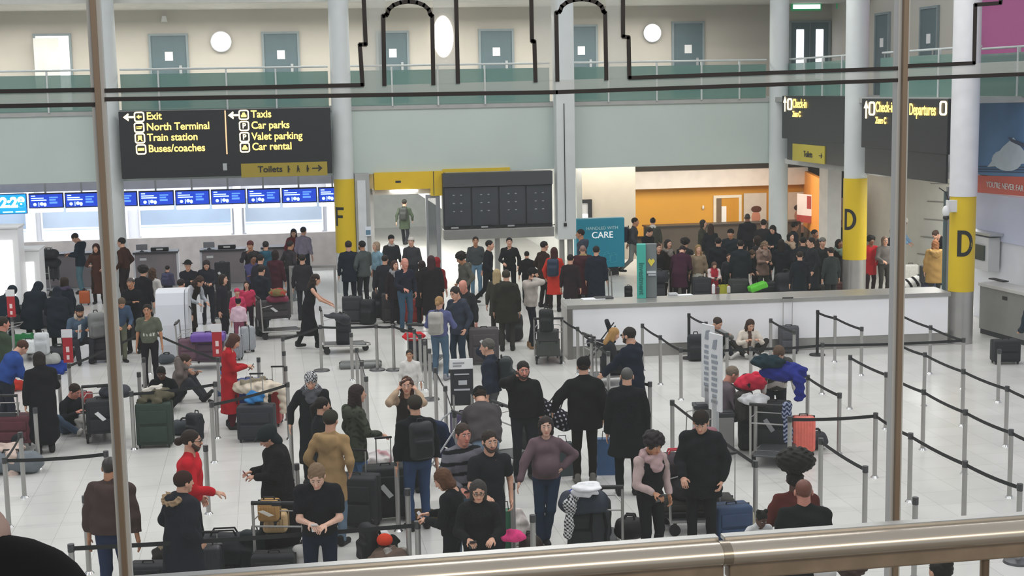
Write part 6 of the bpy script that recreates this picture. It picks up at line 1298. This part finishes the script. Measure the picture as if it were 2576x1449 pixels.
bl = cloth(1100, 1115, .42, .5, .14, 'e2dcda', 'white and pink blanket on the pushchair', z=.6, col2='d8a8ac', name='blanket', cat='blanket', face=60)
# big black cases and red tops in front of the mottled parka
suitcase(905, 1318, .62, .72, .36, '26272b', 'left of the two very large black cases behind the black t-shirt', kind='soft', face=12, handle=.3); suitcase(968, 1312, .6, .75, .34, '1f2023', 'right very large black case with a white luggage tag', kind='soft', face=-12, tagc='e6e6e6', handle=.35)
suitcase(905, 1255, .2, .5, .16, 'c4202c', 'small glossy red cabin case, left of the pair', face=5, handle=.4); suitcase(932, 1250, .16, .48, .16, 'cc2a30', 'small glossy red cabin case, right of the pair', face=-5, handle=.4)
cloth(1050, 1325, .5, .5, .1, '4a3a20', 'low brown mat beside the front queue posts', fold=.005, name='mat_roll', cat='mat')
# left foreground
t = trolley(30, 1128, 'trolley with black advert board at the lower left', 0, board='2e2c30')
duffel(25, 1040, .95, .2, '6f767c', 'long grey holdall on top of the lower left trolley', z=.95, face=0); suitcase(35, 1080, .7, .5, .4, '5a2a34', 'burgundy case inside the lower left trolley', z=.4, kind='soft'); cloth(15, 1010, .45, .3, .14, 'd3bcb0', 'pale pink coat with a hanging sleeve on the lower left trolley', z=1.12, drape=((.12, -.25, .5),)); 
hc_ = Sdf(.01).el((0, 0, .06), (.1, .12, .09), lin('26282b')).rc((0, .1, .03), (0, .17, .02), .01, .008, lin('26282b'), (1, 0, 0), 7).cut_plane((0, 0, 0), (0, 0, -1)); o_ = np_object('cap', [hc_.mesh(.012)], M_CLOTH); o_.location = tuple(at(35, 968, 1.33)); tag(o_, 'black cap lying on the grey holdall', 'cap'); _lug(o_, 1.38); MB().box(-.02, .02, .10, .115, .05, .08).build('badge', M_WHITE, o_)
t = trolley(262, 1100, 'trolley with black cases left of the glazing post', -15)
suitcase(258, 1085, .5, .62, .34, '1f2126', 'tall black case on the trolley left of the glazing post', z=.21, kind='soft', face=-15, tagc='e6e6e6'); suitcase(318, 1090, .38, .56, .3, '262a33', 'navy case right of the tall black case', z=.12, kind='soft', face=-15); cloth(240, 965, .6, .4, .16, 'cfccc6', 'white coat over the tall black case', z=.86, drape=((-.28, -.1, .35),), seed=4); duffel(290, 985, .55, .14, '33363f', 'dark rolled jacket bag beside the white coat', z=.86); suitcase(213, 1055, .3, .5, .25, '8a2a2c', 'red case behind the person seated on the floor', kind='soft')
suitcase(393, 1122, .58, .76, .36, '2a3a30', 'large dark green case standing on the floor', kind='soft', face=-4); cloth(395, 1000, .55, .4, .22, '5c5746', 'olive coat draped over the dark green case', z=.80, drape=((.05, -.24, .3), (-.2, -.22, .2)), seed=2, fur='d8d2c6')
backpack(492, 1108, '25262c', 'dark backpack with white tag on the floor behind the seated pair', face=30, size=1.0); duffel(470, 1092, .6, .15, '3a3f45', 'grey-blue bag by the taupe jacket'); duffel(420, 915, .4, .13, '4a4f56', 'grey bag on the floor right of the olive t-shirt')
# luggage with white coat next to the scarlet coat
suitcase(648, 1108, .62, .62, .36, '25272e', 'big black case at the front of the scarlet coat luggage', kind='soft', face=0, handle=.5); suitcase(632, 1060, .42, .78, .3, '23408a', 'blue case behind the big black case', face=0); suitcase(700, 1068, .16, .66, .42, '9a2226', 'dark red case at the right of the luggage group', face=0, handle=.35); suitcase(668, 1062, .3, .76, .3, '33363c', 'grey-black case between the blue and dark red cases', kind='soft')
cloth(650, 962, .85, .45, .24, 'd9cbb8', 'cream coat with patterned fur lying on the luggage group', z=.84, drape=((.12, -.24, .6), (.42, -.05, .3)), seed=5, fur='8f8672'); cloth(628, 990, .3, .2, .2, '3f86c4', 'bright blue bag under the cream coat', z=.72, name='bag', cat='bag')
# left clutter behind the blue top
t = trolley(80, 905, 'trolley of mixed bags at the left edge queue', 80)
cloth(60, 862, .7, .4, .35, '2f7a48', 'green and white bag behind the blue top', z=.35, col2='c9d2cc', name='bag', cat='bag'); suitcase(70, 850, .42, .34, .3, 'dfe2e2', 'white box on the left edge trolley', z=.55); cloth(135, 875, .5, .4, .3, '28408e', 'bright blue jacket on the left edge luggage', z=.55, name='jacket', drape=((.15, -.15, .3),)); duffel(120, 842, .5, .15, 'a9aaa6', 'pale grey duffel above the bright blue jacket', z=.85)
backpack(196, 902, '7d7e7c', 'grey backpack hanging behind the red queue sign', z=.2, size=1.2, face=-30); cloth(30, 885, .35, .25, .25, 'b8382e', 'red jacket at the left edge beside the blue top', z=.8, name='jacket'); backpack(10, 850, 'c9ccce', 'white carrier at the left edge below the kiosk', z=.9)
suitcase(115, 1120, .3, .55, .25, '2a2a30', 'dark case behind the floor-length coat', kind='soft'); duffel(80, 812, 1.3, .34, '1b2128', 'very large dark holdall behind the blue jacket', z=.1); duffel(150, 815, 1.1, .32, '1e222b', 'large dark holdall next to the very large one', z=.1, face=15)
# front row floor luggage
duffel(580, 1432, 1.05, .24, '202228', 'big black holdall on the floor at the rail side', face=-4); cloth(480, 1432, .9, .5, .3, '33302f', 'dark coat with beige fur trim heaped on the floor', fur='b8a68c', seed=6); suitcase(375, 1460, .45, .22, .3, '1d1e22', 'low black case left of the fur trimmed coat', kind='soft'); suitcase(520, 1462, .36, .5, .25, '2a2b30', 'case with extended handle in front of the big black holdall', handle=.12)
backpack(652, 1440, '1f2a2b', 'black teal-tagged bag left of the black t-shirt', face=20); suitcase(700, 1452, .52, .42, .3, '1d1f22', 'black case with teal label beside the black t-shirt', kind='soft', tagc='5fb8a8'); backpack(745, 1440, 'b5b2ae', 'pale grey backpack beside the black t-shirt', face=-20)
t = trolley(712, 1440, 'trolley behind the black t-shirt with a cream and tan box', 5); suitcase(690, 1385, .26, .3, .25, 'b58a50', 'upper cream and tan box bag on the trolley', z=.62, tagc='ece6da'); suitcase(712, 1400, .3, .3, .28, 'c9a878', 'lower pale tan box bag on the trolley', z=.21)
cloth(1010, 1420, .5, .4, .24, '6a5a50', 'brown and grey wool heap on the floor', col2='9a948e', seed=8); backpack(940, 1420, '1f2024', 'black rucksack on the floor left of the wool heap', face=60); cloth(965, 1382, .35, .3, .2, '1d1d20', 'black jacket with a white hat on the floor heap', fur='e0e0e0'); o_ = np_object('cap', [Sdf(.01).el((0, 0, .05), (.1, .11, .08), lin('d8462e')).cut_plane((0, 0, 0), (0, 0, -1)).mesh(.012)], M_CLOTH); o_.location = tuple(at(998, 1356, .3)); tag(o_, 'orange-red cap on top of the floor heap', 'cap'); _lug(o_, .3)
# right of the mauve sweater
t = trolley(1500, 1395, 'trolley with navy holdall and plaid scarf near the handrail', 0); backpack(1462, 1385, '26292d', 'left black backpack on the navy holdall trolley', z=.21, size=1.1); backpack(1535, 1385, '1f2226', 'right black backpack on the navy holdall trolley', z=.21, size=1.1); backpack(1500, 1383, '2e3236', 'middle dark grey backpack on the navy holdall trolley', z=.21, size=1.1, face=170)
duffel(1505, 1300, .62, .17, '2b3240', 'navy holdall with a red and white tab across the backpacks', z=.78); cloth(1478, 1260, .3, .3, .1, 'e4e4e8', 'white carrier bag lying on the navy holdall', z=1.08, name='bag', cat='bag', col2='3a4a9a'); cloth(1520, 1262, .35, .28, .05, 'ebebed', 'white papers heaped on the navy holdall', z=1.08, name='papers', cat='papers', fold=.004)
def plaid(V, C): 
    C = C.copy(); m = (np.mod(V[:, 0]*22, 1) < .5) ^ (np.mod(V[:, 2]*22, 1) < .5); C[m] = lin('d8d8d8'); return C
s = Sdf(.04); s.fold = .012; s.rc((0, 0, .0), (-.04, -.02, -.38), .07, .05, lin('232327')).rc((0, 0, 0), (.06, .1, .02), .07, None, lin('232327')); pc_ = np_object('plaid_scarf', [s.mesh(.012, plaid)], M_CLOTH); pc_.location = tuple(at(1462, 1285, .95)); tag(pc_, 'black and white plaid scarf hanging off the trolley', 'scarf')
cloth(1290, 1325, .28, .2, .12, 'ee4a8a', 'hot pink jacket over a bag near the handrail', z=.62, name='jacket', fold=.008); cloth(1300, 1370, .3, .22, .5, 'e8dcd8', 'white soft toy bag under the hot pink jacket', name='bag', cat='bag'); shopper(1270, 1400, .3, .6, '3a7a5a', 'green carrier bag behind the glasses wearer'); duffel(1335, 1400, .3, .14, '3a2f2b', 'small round brown bag at the foot of a queue post', z=.2); duffel(1320, 1425, .4, .14, '222225', 'black cushion roll near the handrail')
suitcase(1835, 1378, .48, .56, .32, '2f4464', 'blue soft suitcase held by the person in the brown cap', kind='soft', face=-12, handle=.62); backpack(1872, 1362, 'b0a890', 'patterned beige bag behind the blue suitcase', size=.8)
t = trolley(1755, 1330, 'wide trolley of dark holdalls behind the curly haired person', 85)
suitcase(1740, 1270, 1.1, .28, .4, '2a2a26', 'long dark olive case on the wide trolley', z=.32, kind='soft', face=-3); duffel(1700, 1215, .7, .19, '33262e', 'plum-black holdall with a red strap on the wide trolley', z=.62, face=-5, trim='c4303c'); duffel(1745, 1222, .75, .2, '2a262c', 'black holdall behind the plum-black one', z=.60, face=10)
duffel(1585, 1275, .42, .17, '18181a', 'black shoulder bag swinging left of the curly haired person', z=.62, face=15)
# heaped coats, cases and bins on the right
t = trolley(1935, 1150, 'trolley under the heap of blue and red coats', 20)
suitcase(1935, 1148, .56, .84, .34, '26272a', 'big black case below the blue coat', kind='soft', face=20, tagc='9a9a9c'); suitcase(2020, 1142, .36, .62, .24, 'f07868', 'coral hard suitcase with black straps', face=0); duffel(2052, 1128, .4, .17, '303238', 'dark bag behind the coral suitcase')
cloth(1960, 1020, .72, .45, .26, '28307e', 'royal blue coat with hanging sleeves on the big black case', z=.88, drape=((.22, -.22, .25),), seed=9); cloth(1880, 1010, .5, .35, .26, 'cf2f48', 'red and black jacket on the heap left of the blue coat', z=.86, col2='202428', name='jacket', seed=1); cloth(1888, 1035, .42, .3, .16, 'dcdcdc', 'white jumper below the red and black jacket', z=.78, name='jumper', cat='jumper'); cloth(1925, 985, .5, .3, .2, '1d3038', 'dark teal coat on top of the heap', z=1.12, seed=11)
def lace(V, C): C = C.copy(); C[np.sin(V[:, 2]*95+2*np.sin(V[:, 0]*80)) > .3] = lin('9aa2b8'); return C
s = Sdf(.03); s.fold = .006; s.rc((0, 0, .1), (.02, -.02, -.42), .06, .055, lin('2a3050'), (1, 0, 0), 1.3); o_ = np_object('scarf', [s.mesh(.012, lace)], M_CLOTH); o_.location = tuple(at(1975, 1035, .92)); o_.location.y -= .08; tag(o_, 'navy patterned scarf hanging down the big black case', 'scarf')
backpack(1880, 1128, '2a2e2c', 'dark green-black backpack at the foot of the coat heap', size=1.1); backpack(1868, 1090, '3a3632', 'grey-brown backpack beside the seated grey-haired person', z=.3, face=-30)
def bin_(px, py, label):
    r = empty('litter_bin', at(px, py), -YAW); tag(r, label, 'bin', 'litter bins'); MB().box(-.14, .14, -.14, .14, 0, .62, .02).build('bin_body', mat('8a8886', .35, .6), r); MB().box(-.15, .15, -.15, .15, .62, .68, .01).box(-.1, .1, -.1, .1, .67, .69).build('rim', M_DARK, r); MB().tube([(-.14, -.1, .6), (-.26, -.1, .58), (-.28, -.1, .1), (-.14, -.1, .06)], .01).build('hoop', M_STEEL, r, True)
bin_(1766, 1118, 'grey litter bin with side hoop left of the white sign boards'); bin_(1822, 1140, 'grey litter bin right of the white sign boards')
def totem(px, py, tpx, label, n):
    g = at(px, py); r = empty('sign_totem', g, -YAW-math.radians(62)); tag(r, label, 'sign', 'white sign totems'); MB().box(-.05, .05, -.03, .03, 0, 1.0).build('stem', M_ALU, r); MB().box(-.16, .16, -.02, .02, .78, 2.0, .005).build('board', mat('d9dadb', .5), r)
    m = MB(); rr = random.Random(n)
    for k in range(9): m.box(-.05-.03*rr.random(), .05+.03*rr.random(), -.03, -.02, .9+k*.09, .95+k*.09)
    m.prism([(-.06, -.03, 1.76), (.04, -.03, 1.76), (.07, -.03, 1.92), (-.02, -.03, 1.9)], (0, .01, 0)); m.build('printed_symbols', mat('8f959e', .6), r)
totem(1781, 1120, 0, 'left tall white sign board with vertical print between the bins', 1); totem(1800, 1155, 0, 'right tall white sign board with vertical print between the bins', 2)
suitcase(1975, 884, .42, .6, .28, '4a4a50', 'mottled grey case with tall raised handle against the white counter', kind='soft', handle=.6); backpack(1752, 905, '23262c', 'black backpack left of the grey sweater on the floor', size=1.2)
suitcase(2528, 914, .55, .5, .32, '1d1e24', 'black case on the floor at the right edge', kind='soft', face=0)
t = trolley(1530, 970, 'trolley below the hand of the navy coat and sunglasses', 70); duffel(1512, 930, .7, .18, '23262a', 'black holdall on the trolley beside the navy coat', z=.7); suitcase(1530, 955, .5, .4, .3, '2a2a2d', 'black case on the trolley beside the navy coat', z=.21); 
st = empty('pushchair', at(1512, 915), -YAW-math.radians(90)); tag(st, 'black pushchair beside the seated blonde person', 'pushchair')
MB().tube([(-.22, -.3, .06), (-.22, .3, .85)], .014).tube([(.22, -.3, .06), (.22, .3, .85)], .014).tube([(-.22, .3, .06), (-.22, -.2, .6)], .012).tube([(.22, .3, .06), (.22, -.2, .6)], .012).build('frame', M_BLACK, st, True); s = Sdf(.05); s.bx((0, -.05, .45), (.2, .25, .05), lin('1d1e26'), .04).bx((0, .2, .7), (.2, .05, .25), lin('1d1e26'), .04, rotx(-.3)); np_object('seat', [s.mesh(.02)], M_CLOTH, st)
for wx, wy in ((-.22, -.3), (.22, -.3), (-.22, .3), (.22, .3)): MB().cyl((wx-.02, wy, .07), (wx+.02, wy, .07), .07, seg=16).build('wheel', M_BLACK, st, True)
# behind the counter
suitcase(2106, 758, .45, .52, .3, '5a3530', 'red-brown leather case behind the counter near the rear D column', kind='soft'); suitcase(2080, 760, .5, .5, .3, '33302f', 'dark case left of the red-brown leather case', kind='soft'); backpack(1978, 770, '23242a', 'very big round black rucksack with pink piping behind the counter', size=1.9); 
s = Sdf(.04); s.fold = .01; s.fold = .004; s.bx((0, 0, .1), (.24, .16, .08), lin('5fc43a'), .04, roty(.3)); gb = np_object('lime_bag', [s.mesh(.02)], M_LEATHER); gb.location = tuple(at(1935, 712, .75)); tag(gb, 'lime green bag lying on dark luggage behind the counter', 'bag'); _lug(gb, .62); suitcase(1938, 765, .5, .6, .3, '26282a', 'dark case under the lime green bag', kind='soft')
shopper(1782, 768, .4, .55, 'b9c83a', 'left lime-yellow carrier bag behind the bottles'); shopper(1818, 768, .36, .55, 'c4c43a', 'right yellow carrier bag behind the bottles'); suitcase(1703, 770, .3, 1.0, .2, 'a09c94', 'tall pale grey garment bag right of the teal stand', kind='soft'); t = trolley(1668, 770, 'trolley half hidden behind the teal stand', 20); duffel(1668, 750, .6, .2, '1f2128', 'dark holdall on the trolley behind the teal stand', z=.4)
t = trolley(1575, 770, 'empty trolley left of the teal stand behind the counter', 85); backpack(1580, 735, '1f1f22', 'small black bag on the empty trolley', z=.3, size=.7); duffel(1462, 770, .6, .2, '26282c', 'dark bag at the feet of the broad maroon coat')
s = Sdf(.03); s.rc((-.3, 0, .1), (.3, .0, .25), .13, .16, lin('d8d8d6')); V_, Q_, C_ = s.mesh(.02); C_[np.sin(V_[:, 0]*28+V_[:, 2]*18) > .3] = lin('1d1d20'); o_ = np_object('zebra_bag', [(V_, Q_, C_)], M_CLOTH); o_.location = tuple(at(2288, 728, .15)); tag(o_, 'zebra striped bag on the floor right of the glazing post', 'bag')
t = trolley(2310, 735, 'trolley under the leaning black jacket by the front D column', -80); suitcase(2290, 690, .45, .6, .2, 'c9c6c0', 'pale upright case beside the light blue top', z=.25); suitcase(2322, 735, .4, .5, .3, '33363a', 'dark case on the trolley by the front D column', z=.21, kind='soft'); suitcase(2335, 745, .35, .4, .28, '2a3048', 'navy case in front of the golden fur coat', kind='soft'); suitcase(2215, 752, .5, .2, .3, 'e2e2e2', 'low white case behind the counter below the red coat')

# ================================================================ QUEUE BARRIERS (post tops, a few given by their feet)
Q = {}
def q_(n, px, py, label, **k): Q[n] = post(px, py, label, **k)
q_(1, 2057, 781, 'black queue post with disc base before the white counter, right one', black=True)
q_(2, 2101, 795, 'queue post just right of the right black post'); q_(3, 2168, 823, 'second queue post right of the right black post'); q_(4, 2069, 863, 'queue post in front of the right black post')
q_(5, 2139, 894, 'queue post at the left end of the belt left of the right glazing post'); q_(6, 2230, 937, 'queue post close left of the right glazing post'); q_(7, 2032, 944, 'queue post right of the zigzag sweater'); q_(8, 2112, 989, 'queue post right of the coral suitcase at mid height')
q_(9, 2203, 1039, 'queue post at the corner of the belt above the large hairdo'); q_(10, 2341, 819, 'queue post below the front D column, rear one'); q_(11, 2424, 851, 'queue post at the front D column corner'); q_(12, 2327, 887, 'queue post in the second belt right of the glazing post')
q_(13, 2424, 929, 'queue post in the second belt below the front D column'); q_(14, 2514, 879, 'lone queue post in front of the black case at the right edge'); q_(15, 2534, 972, 'last queue post of the second belt at the right edge'); q_(16, 2324, 980, 'first queue post of the third belt right of the glazing post')
q_(17, 2429, 1031, 'middle queue post of the third belt'); q_(18, 2544, 1081, 'queue post of the third belt at the right edge'); q_(19, 2291, 1090, 'first queue post of the fourth belt right of the glazing post'); q_(24, 2428, 1160, 'middle queue post of the fourth belt'); q_(25, 2566, 1218, 'front queue post at the right edge', base=True)
q_(20, 2262, 786, 'queue post hidden close behind the right glazing post'); q_(28, 2262, 862, 'second queue post hidden behind the right glazing post'); q_(21, 2065, 1103, 'queue post right of the large round hairdo'); q_(22, 2177, 1173, 'queue post at the lower end of the belt right of the ginger head'); q_(23, 2303, 1252, 'queue post just above the handrail at right')
q_(30, 1733, 789, 'black queue post with disc base before the white counter, left one', black=True); q_(31, 1776, 810, 'queue post just right of the left black post'); q_(32, 1829, 838, 'queue post in front of the grey sweater on the floor'); q_(33, 1939, 802, 'queue post left of the mottled grey case'); q_(34, 1998, 831, 'queue post right of the mottled grey case')
q_(35, 1616, 815, 'rear queue post right of the navy coat and sunglasses'); q_(36, 1661, 844, 'second queue post right of the navy coat'); q_(37, 1713, 876, 'third queue post right of the navy coat'); q_(38, 1635, 961, 'queue post at the right shoulder of the long black coat'); q_(39, 1691, 1007, 'queue post left of the litter bins')
q_(40, 1889, 872, 'queue post before the cream jacket seated on the floor'); q_(41, 1831, 954, 'queue post right of the white sign totems'); q_(42, 1901, 994, 'queue post in front of the red and black jacket heap'); q_(43, 1987, 1048, 'queue post left of the coral suitcase')
q_(44, 1530, 885, 'queue post in front of the seated blonde person'); q_(50, 1414, 799, 'queue post at the left end of the white counter'); q_(51, 1453, 823, 'second queue post at the left end of the white counter'); q_(52, 1488, 852, 'third queue post left of the seated blonde person')
q_(54, 1042, 829, 'rear queue post under the bright red jacket', ); q_(55, 1056, 842, 'second queue post of the row under the red jacket'); q_(56, 1068, 858, 'third queue post of the row under the red jacket'); q_(57, 1080, 878, 'fourth queue post of the row under the red jacket', base=True); q_(58, 1095, 926, 'queue post left of the bag sizer'); q_(59, 1120, 972, 'queue post just left of the bag sizer, front one')
q_(60, 946, 816, 'disc based queue post left of the white jumper child', base=True); q_(61, 988, 816, 'disc based queue post nearer the white jumper child', base=True); q_(62, 883, 838, 'rear post of the short row below the pushed trolley'); q_(63, 897, 876, 'middle post of the short row below the pushed trolley'); q_(64, 910, 910, 'front post of the short row below the pushed trolley'); q_(65, 921, 948, 'queue post above the long dark hair')
q_(66, 805, 818, 'disc based queue post below the black dress', base=True); q_(67, 711, 848, 'rear post of the long row left of the zigzag headscarf'); q_(68, 714, 884, 'second post of the long row left of the zigzag headscarf'); q_(69, 718, 922, 'third post of the long row left of the zigzag headscarf'); q_(70, 723, 962, 'fourth post of the long row left of the zigzag headscarf'); q_(71, 730, 1050, 'fifth post of the long row left of the zigzag headscarf'); q_(72, 746, 1167, 'front post of the long row beside the black t-shirt')
q_(73, 548, 900, 'queue post carrying the right red sign', sign='red'); q_(74, 541, 961, 'queue post in front of the headphones child'); q_(75, 532, 1012, 'queue post right of the taupe jacket'); q_(76, 517, 1121, 'queue post behind the bearded red sweater', ); q_(77, 371, 826, 'queue post in front of the olive t-shirt'); q_(78, 361, 901, 'queue post below the olive t-shirt'); q_(79, 349, 937, 'queue post left of the olive coat'); q_(80, 330, 985, 'queue post right of the left glazing post')
q_(81, 173, 915, 'queue post carrying the left red sign', sign='red'); q_(82, 148, 943, 'queue post beside the floor-length black coat, rear one'); q_(83, 122, 985, 'queue post beside the floor-length black coat, front one'); q_(84, 88, 1027, 'queue post right of the black advert board'); q_(85, 51, 1088, 'queue post below the black advert board'); q_(86, 11, 1151, 'queue post at the lower left end of the belt'); q_(87, 266, 1135, 'queue post behind the brown hooded jacket'); q_(88, 178, 1370, 'queue post in the lower left corner beside the near shoulder'); q_(89, 213, 1248, 'queue post left of the brown hooded jacket')
q_(90, 997, 1156, 'queue post in front of the big black cases'); q_(91, 1025, 1230, 'queue post left of the chestnut bob'); q_(92, 1248, 1129, 'queue post right of the bearded person'); q_(93, 1263, 1142, 'queue post left of the leaning hand'); q_(94, 1289, 1215, 'queue post under the leaning hand of the mauve sweater'); q_(95, 1340, 1296, 'queue post at the handrail right of the hot pink jacket'); q_(96, 30, 800, 'queue post carrying the far left red sign', sign='red'); q_(97, 650, 900, 'queue post behind the blue case'); q_(98, 1143, 1037, 'queue post in front of the violet-grey case'); q_(99, 1901, 1160, 'queue post left of the carried child')
q_(100, 1050, 1312, 'queue post hidden behind the chestnut bob at the rail side')

suitcase(1765, 772, .5, .8, .3, '26272c', 'tall dark case behind the bottles on the counter', kind='soft'); suitcase(1862, 768, .5, .75, .3, '2f3230', 'dark moss case behind the white counter below the green coat', kind='soft'); duffel(1895, 772, .8, .26, '22252b', 'black holdall behind the counter left of the lime bag', z=0)
suitcase(2030, 764, .55, .72, .32, '25272e', 'blue-black case behind the counter under the long black coat', kind='soft'); suitcase(1655, 775, .4, .7, .26, '2b2c31', 'dark case behind the counter just right of the teal stand', kind='soft'); suitcase(2000, 765, .4, .9, .3, '1f2126', 'tall black case beside the round black rucksack', kind='soft')
suitcase(560, 800, .5, .7, .3, '2c2a30', 'dark case below the grey sleeves and brown hair', kind='soft'); suitcase(430, 790, .45, .6, .3, '2a2a2e', 'dark case behind the white podium', kind='soft'); backpack(640, 770, '26252e', 'black backpack behind the pink children', size=1.3); backpack(345, 850, '2c2b30', 'dark rucksack between the olive t-shirt and the glazing post', size=1.3)
duffel(160, 905, .7, .2, '23262c', 'black holdall on the floor right of the bright blue jacket'); suitcase(250, 905, .5, .55, .3, '2a2730', 'plum-black case below the reading denim jacket', kind='soft'); backpack(285, 900, '3a3430', 'brown-black rucksack left of the glazing post', size=1.3)
# ---------------------------------------------------------------- stacks settle on what carries them, neighbours make room for each other
bpy.context.view_layer.update()
def wbox(o):
    pts = []
    for q in [o]+list(o.children):
        if q.type == 'MESH' and q.name.split('.')[0] not in ('handle_tubes', 'handle_grip', 'handles', 'handle', 'grip', 'wheel', 'strap'):
            pts += [q.matrix_world @ Vector(c) for c in q.bound_box]
    a = np.array([[v.x, v.y, v.z] for v in pts]); return a.min(0), a.max(0)
placed = []
for t in TROL: placed.append([t, *(lambda b: (b[0]+[.12, .12, 0], b[1]-[.12, .12, 0]))(wbox(t)), .2])
for o, z, r in LUG:
    if z == 0: b = wbox(o); placed.append([o, b[0], b[1], b[1][2]])
STACK = {}
for o, z, r in sorted([l for l in LUG if l[1] > 0], key=lambda l: l[1]):
    b0, b1 = wbox(o); c = (b0+b1)/2; best = None
    def over(pl, m=.0): return min(b1[0], pl[2][0])-max(b0[0], pl[1][0]) > m and min(b1[1], pl[2][1])-max(b0[1], pl[1][1]) > m
    sup = [pl for pl in placed if over(pl, .06) and pl[3] <= z+.4]
    if not sup:
        cand = [pl for pl in placed if pl[3] <= z+.4]; near = min(cand, key=lambda pl: np.linalg.norm(((pl[1]+pl[2])/2-c)[:2])-.3*(pl[3] > .15)); d = ((near[1]+near[2])/2-c)[:2]
        if np.linalg.norm(d) < 1.3: o.location.x += d[0]*.85; o.location.y += d[1]*.85; bpy.context.view_layer.update(); b0, b1 = wbox(o); sup = [pl for pl in placed if over(pl, .02) and pl[3] <= z+.4]
    top = max([pl[3] for pl in sup], default=0.0); carrier = max(sup, key=lambda pl: pl[3])[0] if sup else None
    low = b0[2]; drop = o.name.startswith(('folded_coat', 'jacket')) and (b1[2]-b0[2]) > .45
    dz = (top-low) if not drop else (top-.02-o.location.z)
    o.location.z += dz; b0 = b0+[0, 0, dz]; b1 = b1+[0, 0, dz]
    placed.append([o, b0, b1, b1[2]-(.03 if not drop else .08)])
    while carrier is not None and carrier.name in STACK: carrier = STACK[carrier.name]
    STACK[o.name] = carrier
bpy.context.view_layer.update()
for t in TROL: CLUST.append(dict(o=[t]+[bpy.data.objects[n] for n, c in STACK.items() if c is t], r=.34, xy=np.array(t.location[:2]), mv=True, t=1))
for o, z, r in LUG:
    if z == 0: CLUST.append(dict(o=[o]+[bpy.data.objects[n] for n, c in STACK.items() if c is o], r=r, xy=np.array(o.location[:2]), mv=True, t=1))
for q in Q.values(): FIXED.append((q.location.x, q.location.y, .05))
_cl = bpy.data.objects['service_counter']
for k in range(20): FIXED.append((_cl.location.x+.25+k*.45, _cl.location.y+.4+.45*k*math.tan(_cl.rotation_euler.z), .45))
P = np.array([c['xy'] for c in CLUST]); P_0 = P.copy(); Rr = np.array([c['r'] for c in CLUST]); MV = np.array([c['mv'] for c in CLUST])
Fx = np.array([f[:2] for f in FIXED]); Fr = np.array([f[2] for f in FIXED])
for it in range(90):
    view = P/np.linalg.norm(P, axis=1)[:, None]; lat = np.stack([view[:, 1], -view[:, 0]], 1); push = np.zeros_like(P)
    D = P[:, None]-P[None]; L = np.linalg.norm(D, axis=2)+1e-6; ov = np.maximum(Rr[:, None]+Rr[None]-L, 0); np.fill_diagonal(ov, 0)
    U = D/L[:, :, None]; dep = (U*view[:, None]).sum(2); la = (U*lat[:, None]).sum(2); sg_ = np.where(dep >= 0, 1, -1); sg_ = np.where(np.abs(dep) < .05, np.where(np.arange(len(P))[:, None] > np.arange(len(P))[None], 1, -1), sg_)
    push += ((ov*.35*sg_)[:, :, None]*view[:, None]).sum(1)+((ov*.12*la)[:, :, None]*lat[:, None]).sum(1)
    D = P[:, None]-Fx[None]; L = np.linalg.norm(D, axis=2)+1e-6; ov = np.maximum(Rr[:, None]+Fr[None]-L, 0); U = D/L[:, :, None]; push += (ov[:, :, None]*U*.5).sum(1)
    push[~MV] = 0; P = P+push; d = P-P_0; n = np.linalg.norm(d, axis=1); P = np.where((n > .55)[:, None], P_0+d*(.55/np.maximum(n, 1e-6))[:, None], P)
for c, p0, p1 in zip(CLUST, P_0, P):
    if c['mv']:
        for o in c['o']: o.location.x += p1[0]-p0[0]; o.location.y += p1[1]-p0[1]
bpy.context.view_layer.update()
_h = next(o for o in bpy.data.objects if o.get('label') == 'navy holdall with a red and white tab across the backpacks')
pc_.location = _h.location+Vector((-.2, -.2, .2))
for a, b in ((1, 2), (2, 3), (4, 11), (40, 4), (37, 40), (10, 11), (20, 10), (5, 6), (6, 16), (16, 17), (17, 18), (28, 12), (12, 13), (13, 15), (43, 9), (9, 19), (19, 24), (24, 25), (21, 22), (30, 31), (31, 32), (33, 34), (35, 36), (36, 37), (40, 7), (7, 8), (41, 42), (50, 51), (51, 52), (52, 44),
             (77, 73), (58, 59), (60, 61), (63, 64), (64, 65), (67, 66), (66, 60), (85, 86), (86, 87), (92, 94), (88, 100), (39, 99), (61, 54), (54, 55), (81, 77), (74, 80), (75, 70), (98, 59)):
    belt(Q[a], Q[b])
belt(Q[15], at(2640, 1015, .98)); belt(Q[18], at(2640, 1120, .98)); belt(Q[38], at(1600, 950, .98))
tg = empty('barrier_gate', at(790, 790)); tg.rotation_euler = (0, 0, -YAW); tag(tg, 'tall steel framed barrier behind the black dress', 'barrier'); MB().box(-.62, -.56, 0, .06, 0, 1.24).box(.56, .62, 0, .06, 0, 1.24).box(-.62, .62, 0, .06, 1.24, 1.3).build('frame', M_STEEL, tg); MB().box(-.56, .56, .02, .04, .2, 1.24).build('glass_sheet', glass_mat('clear_sheet', 'dfe8ea', .15), tg)
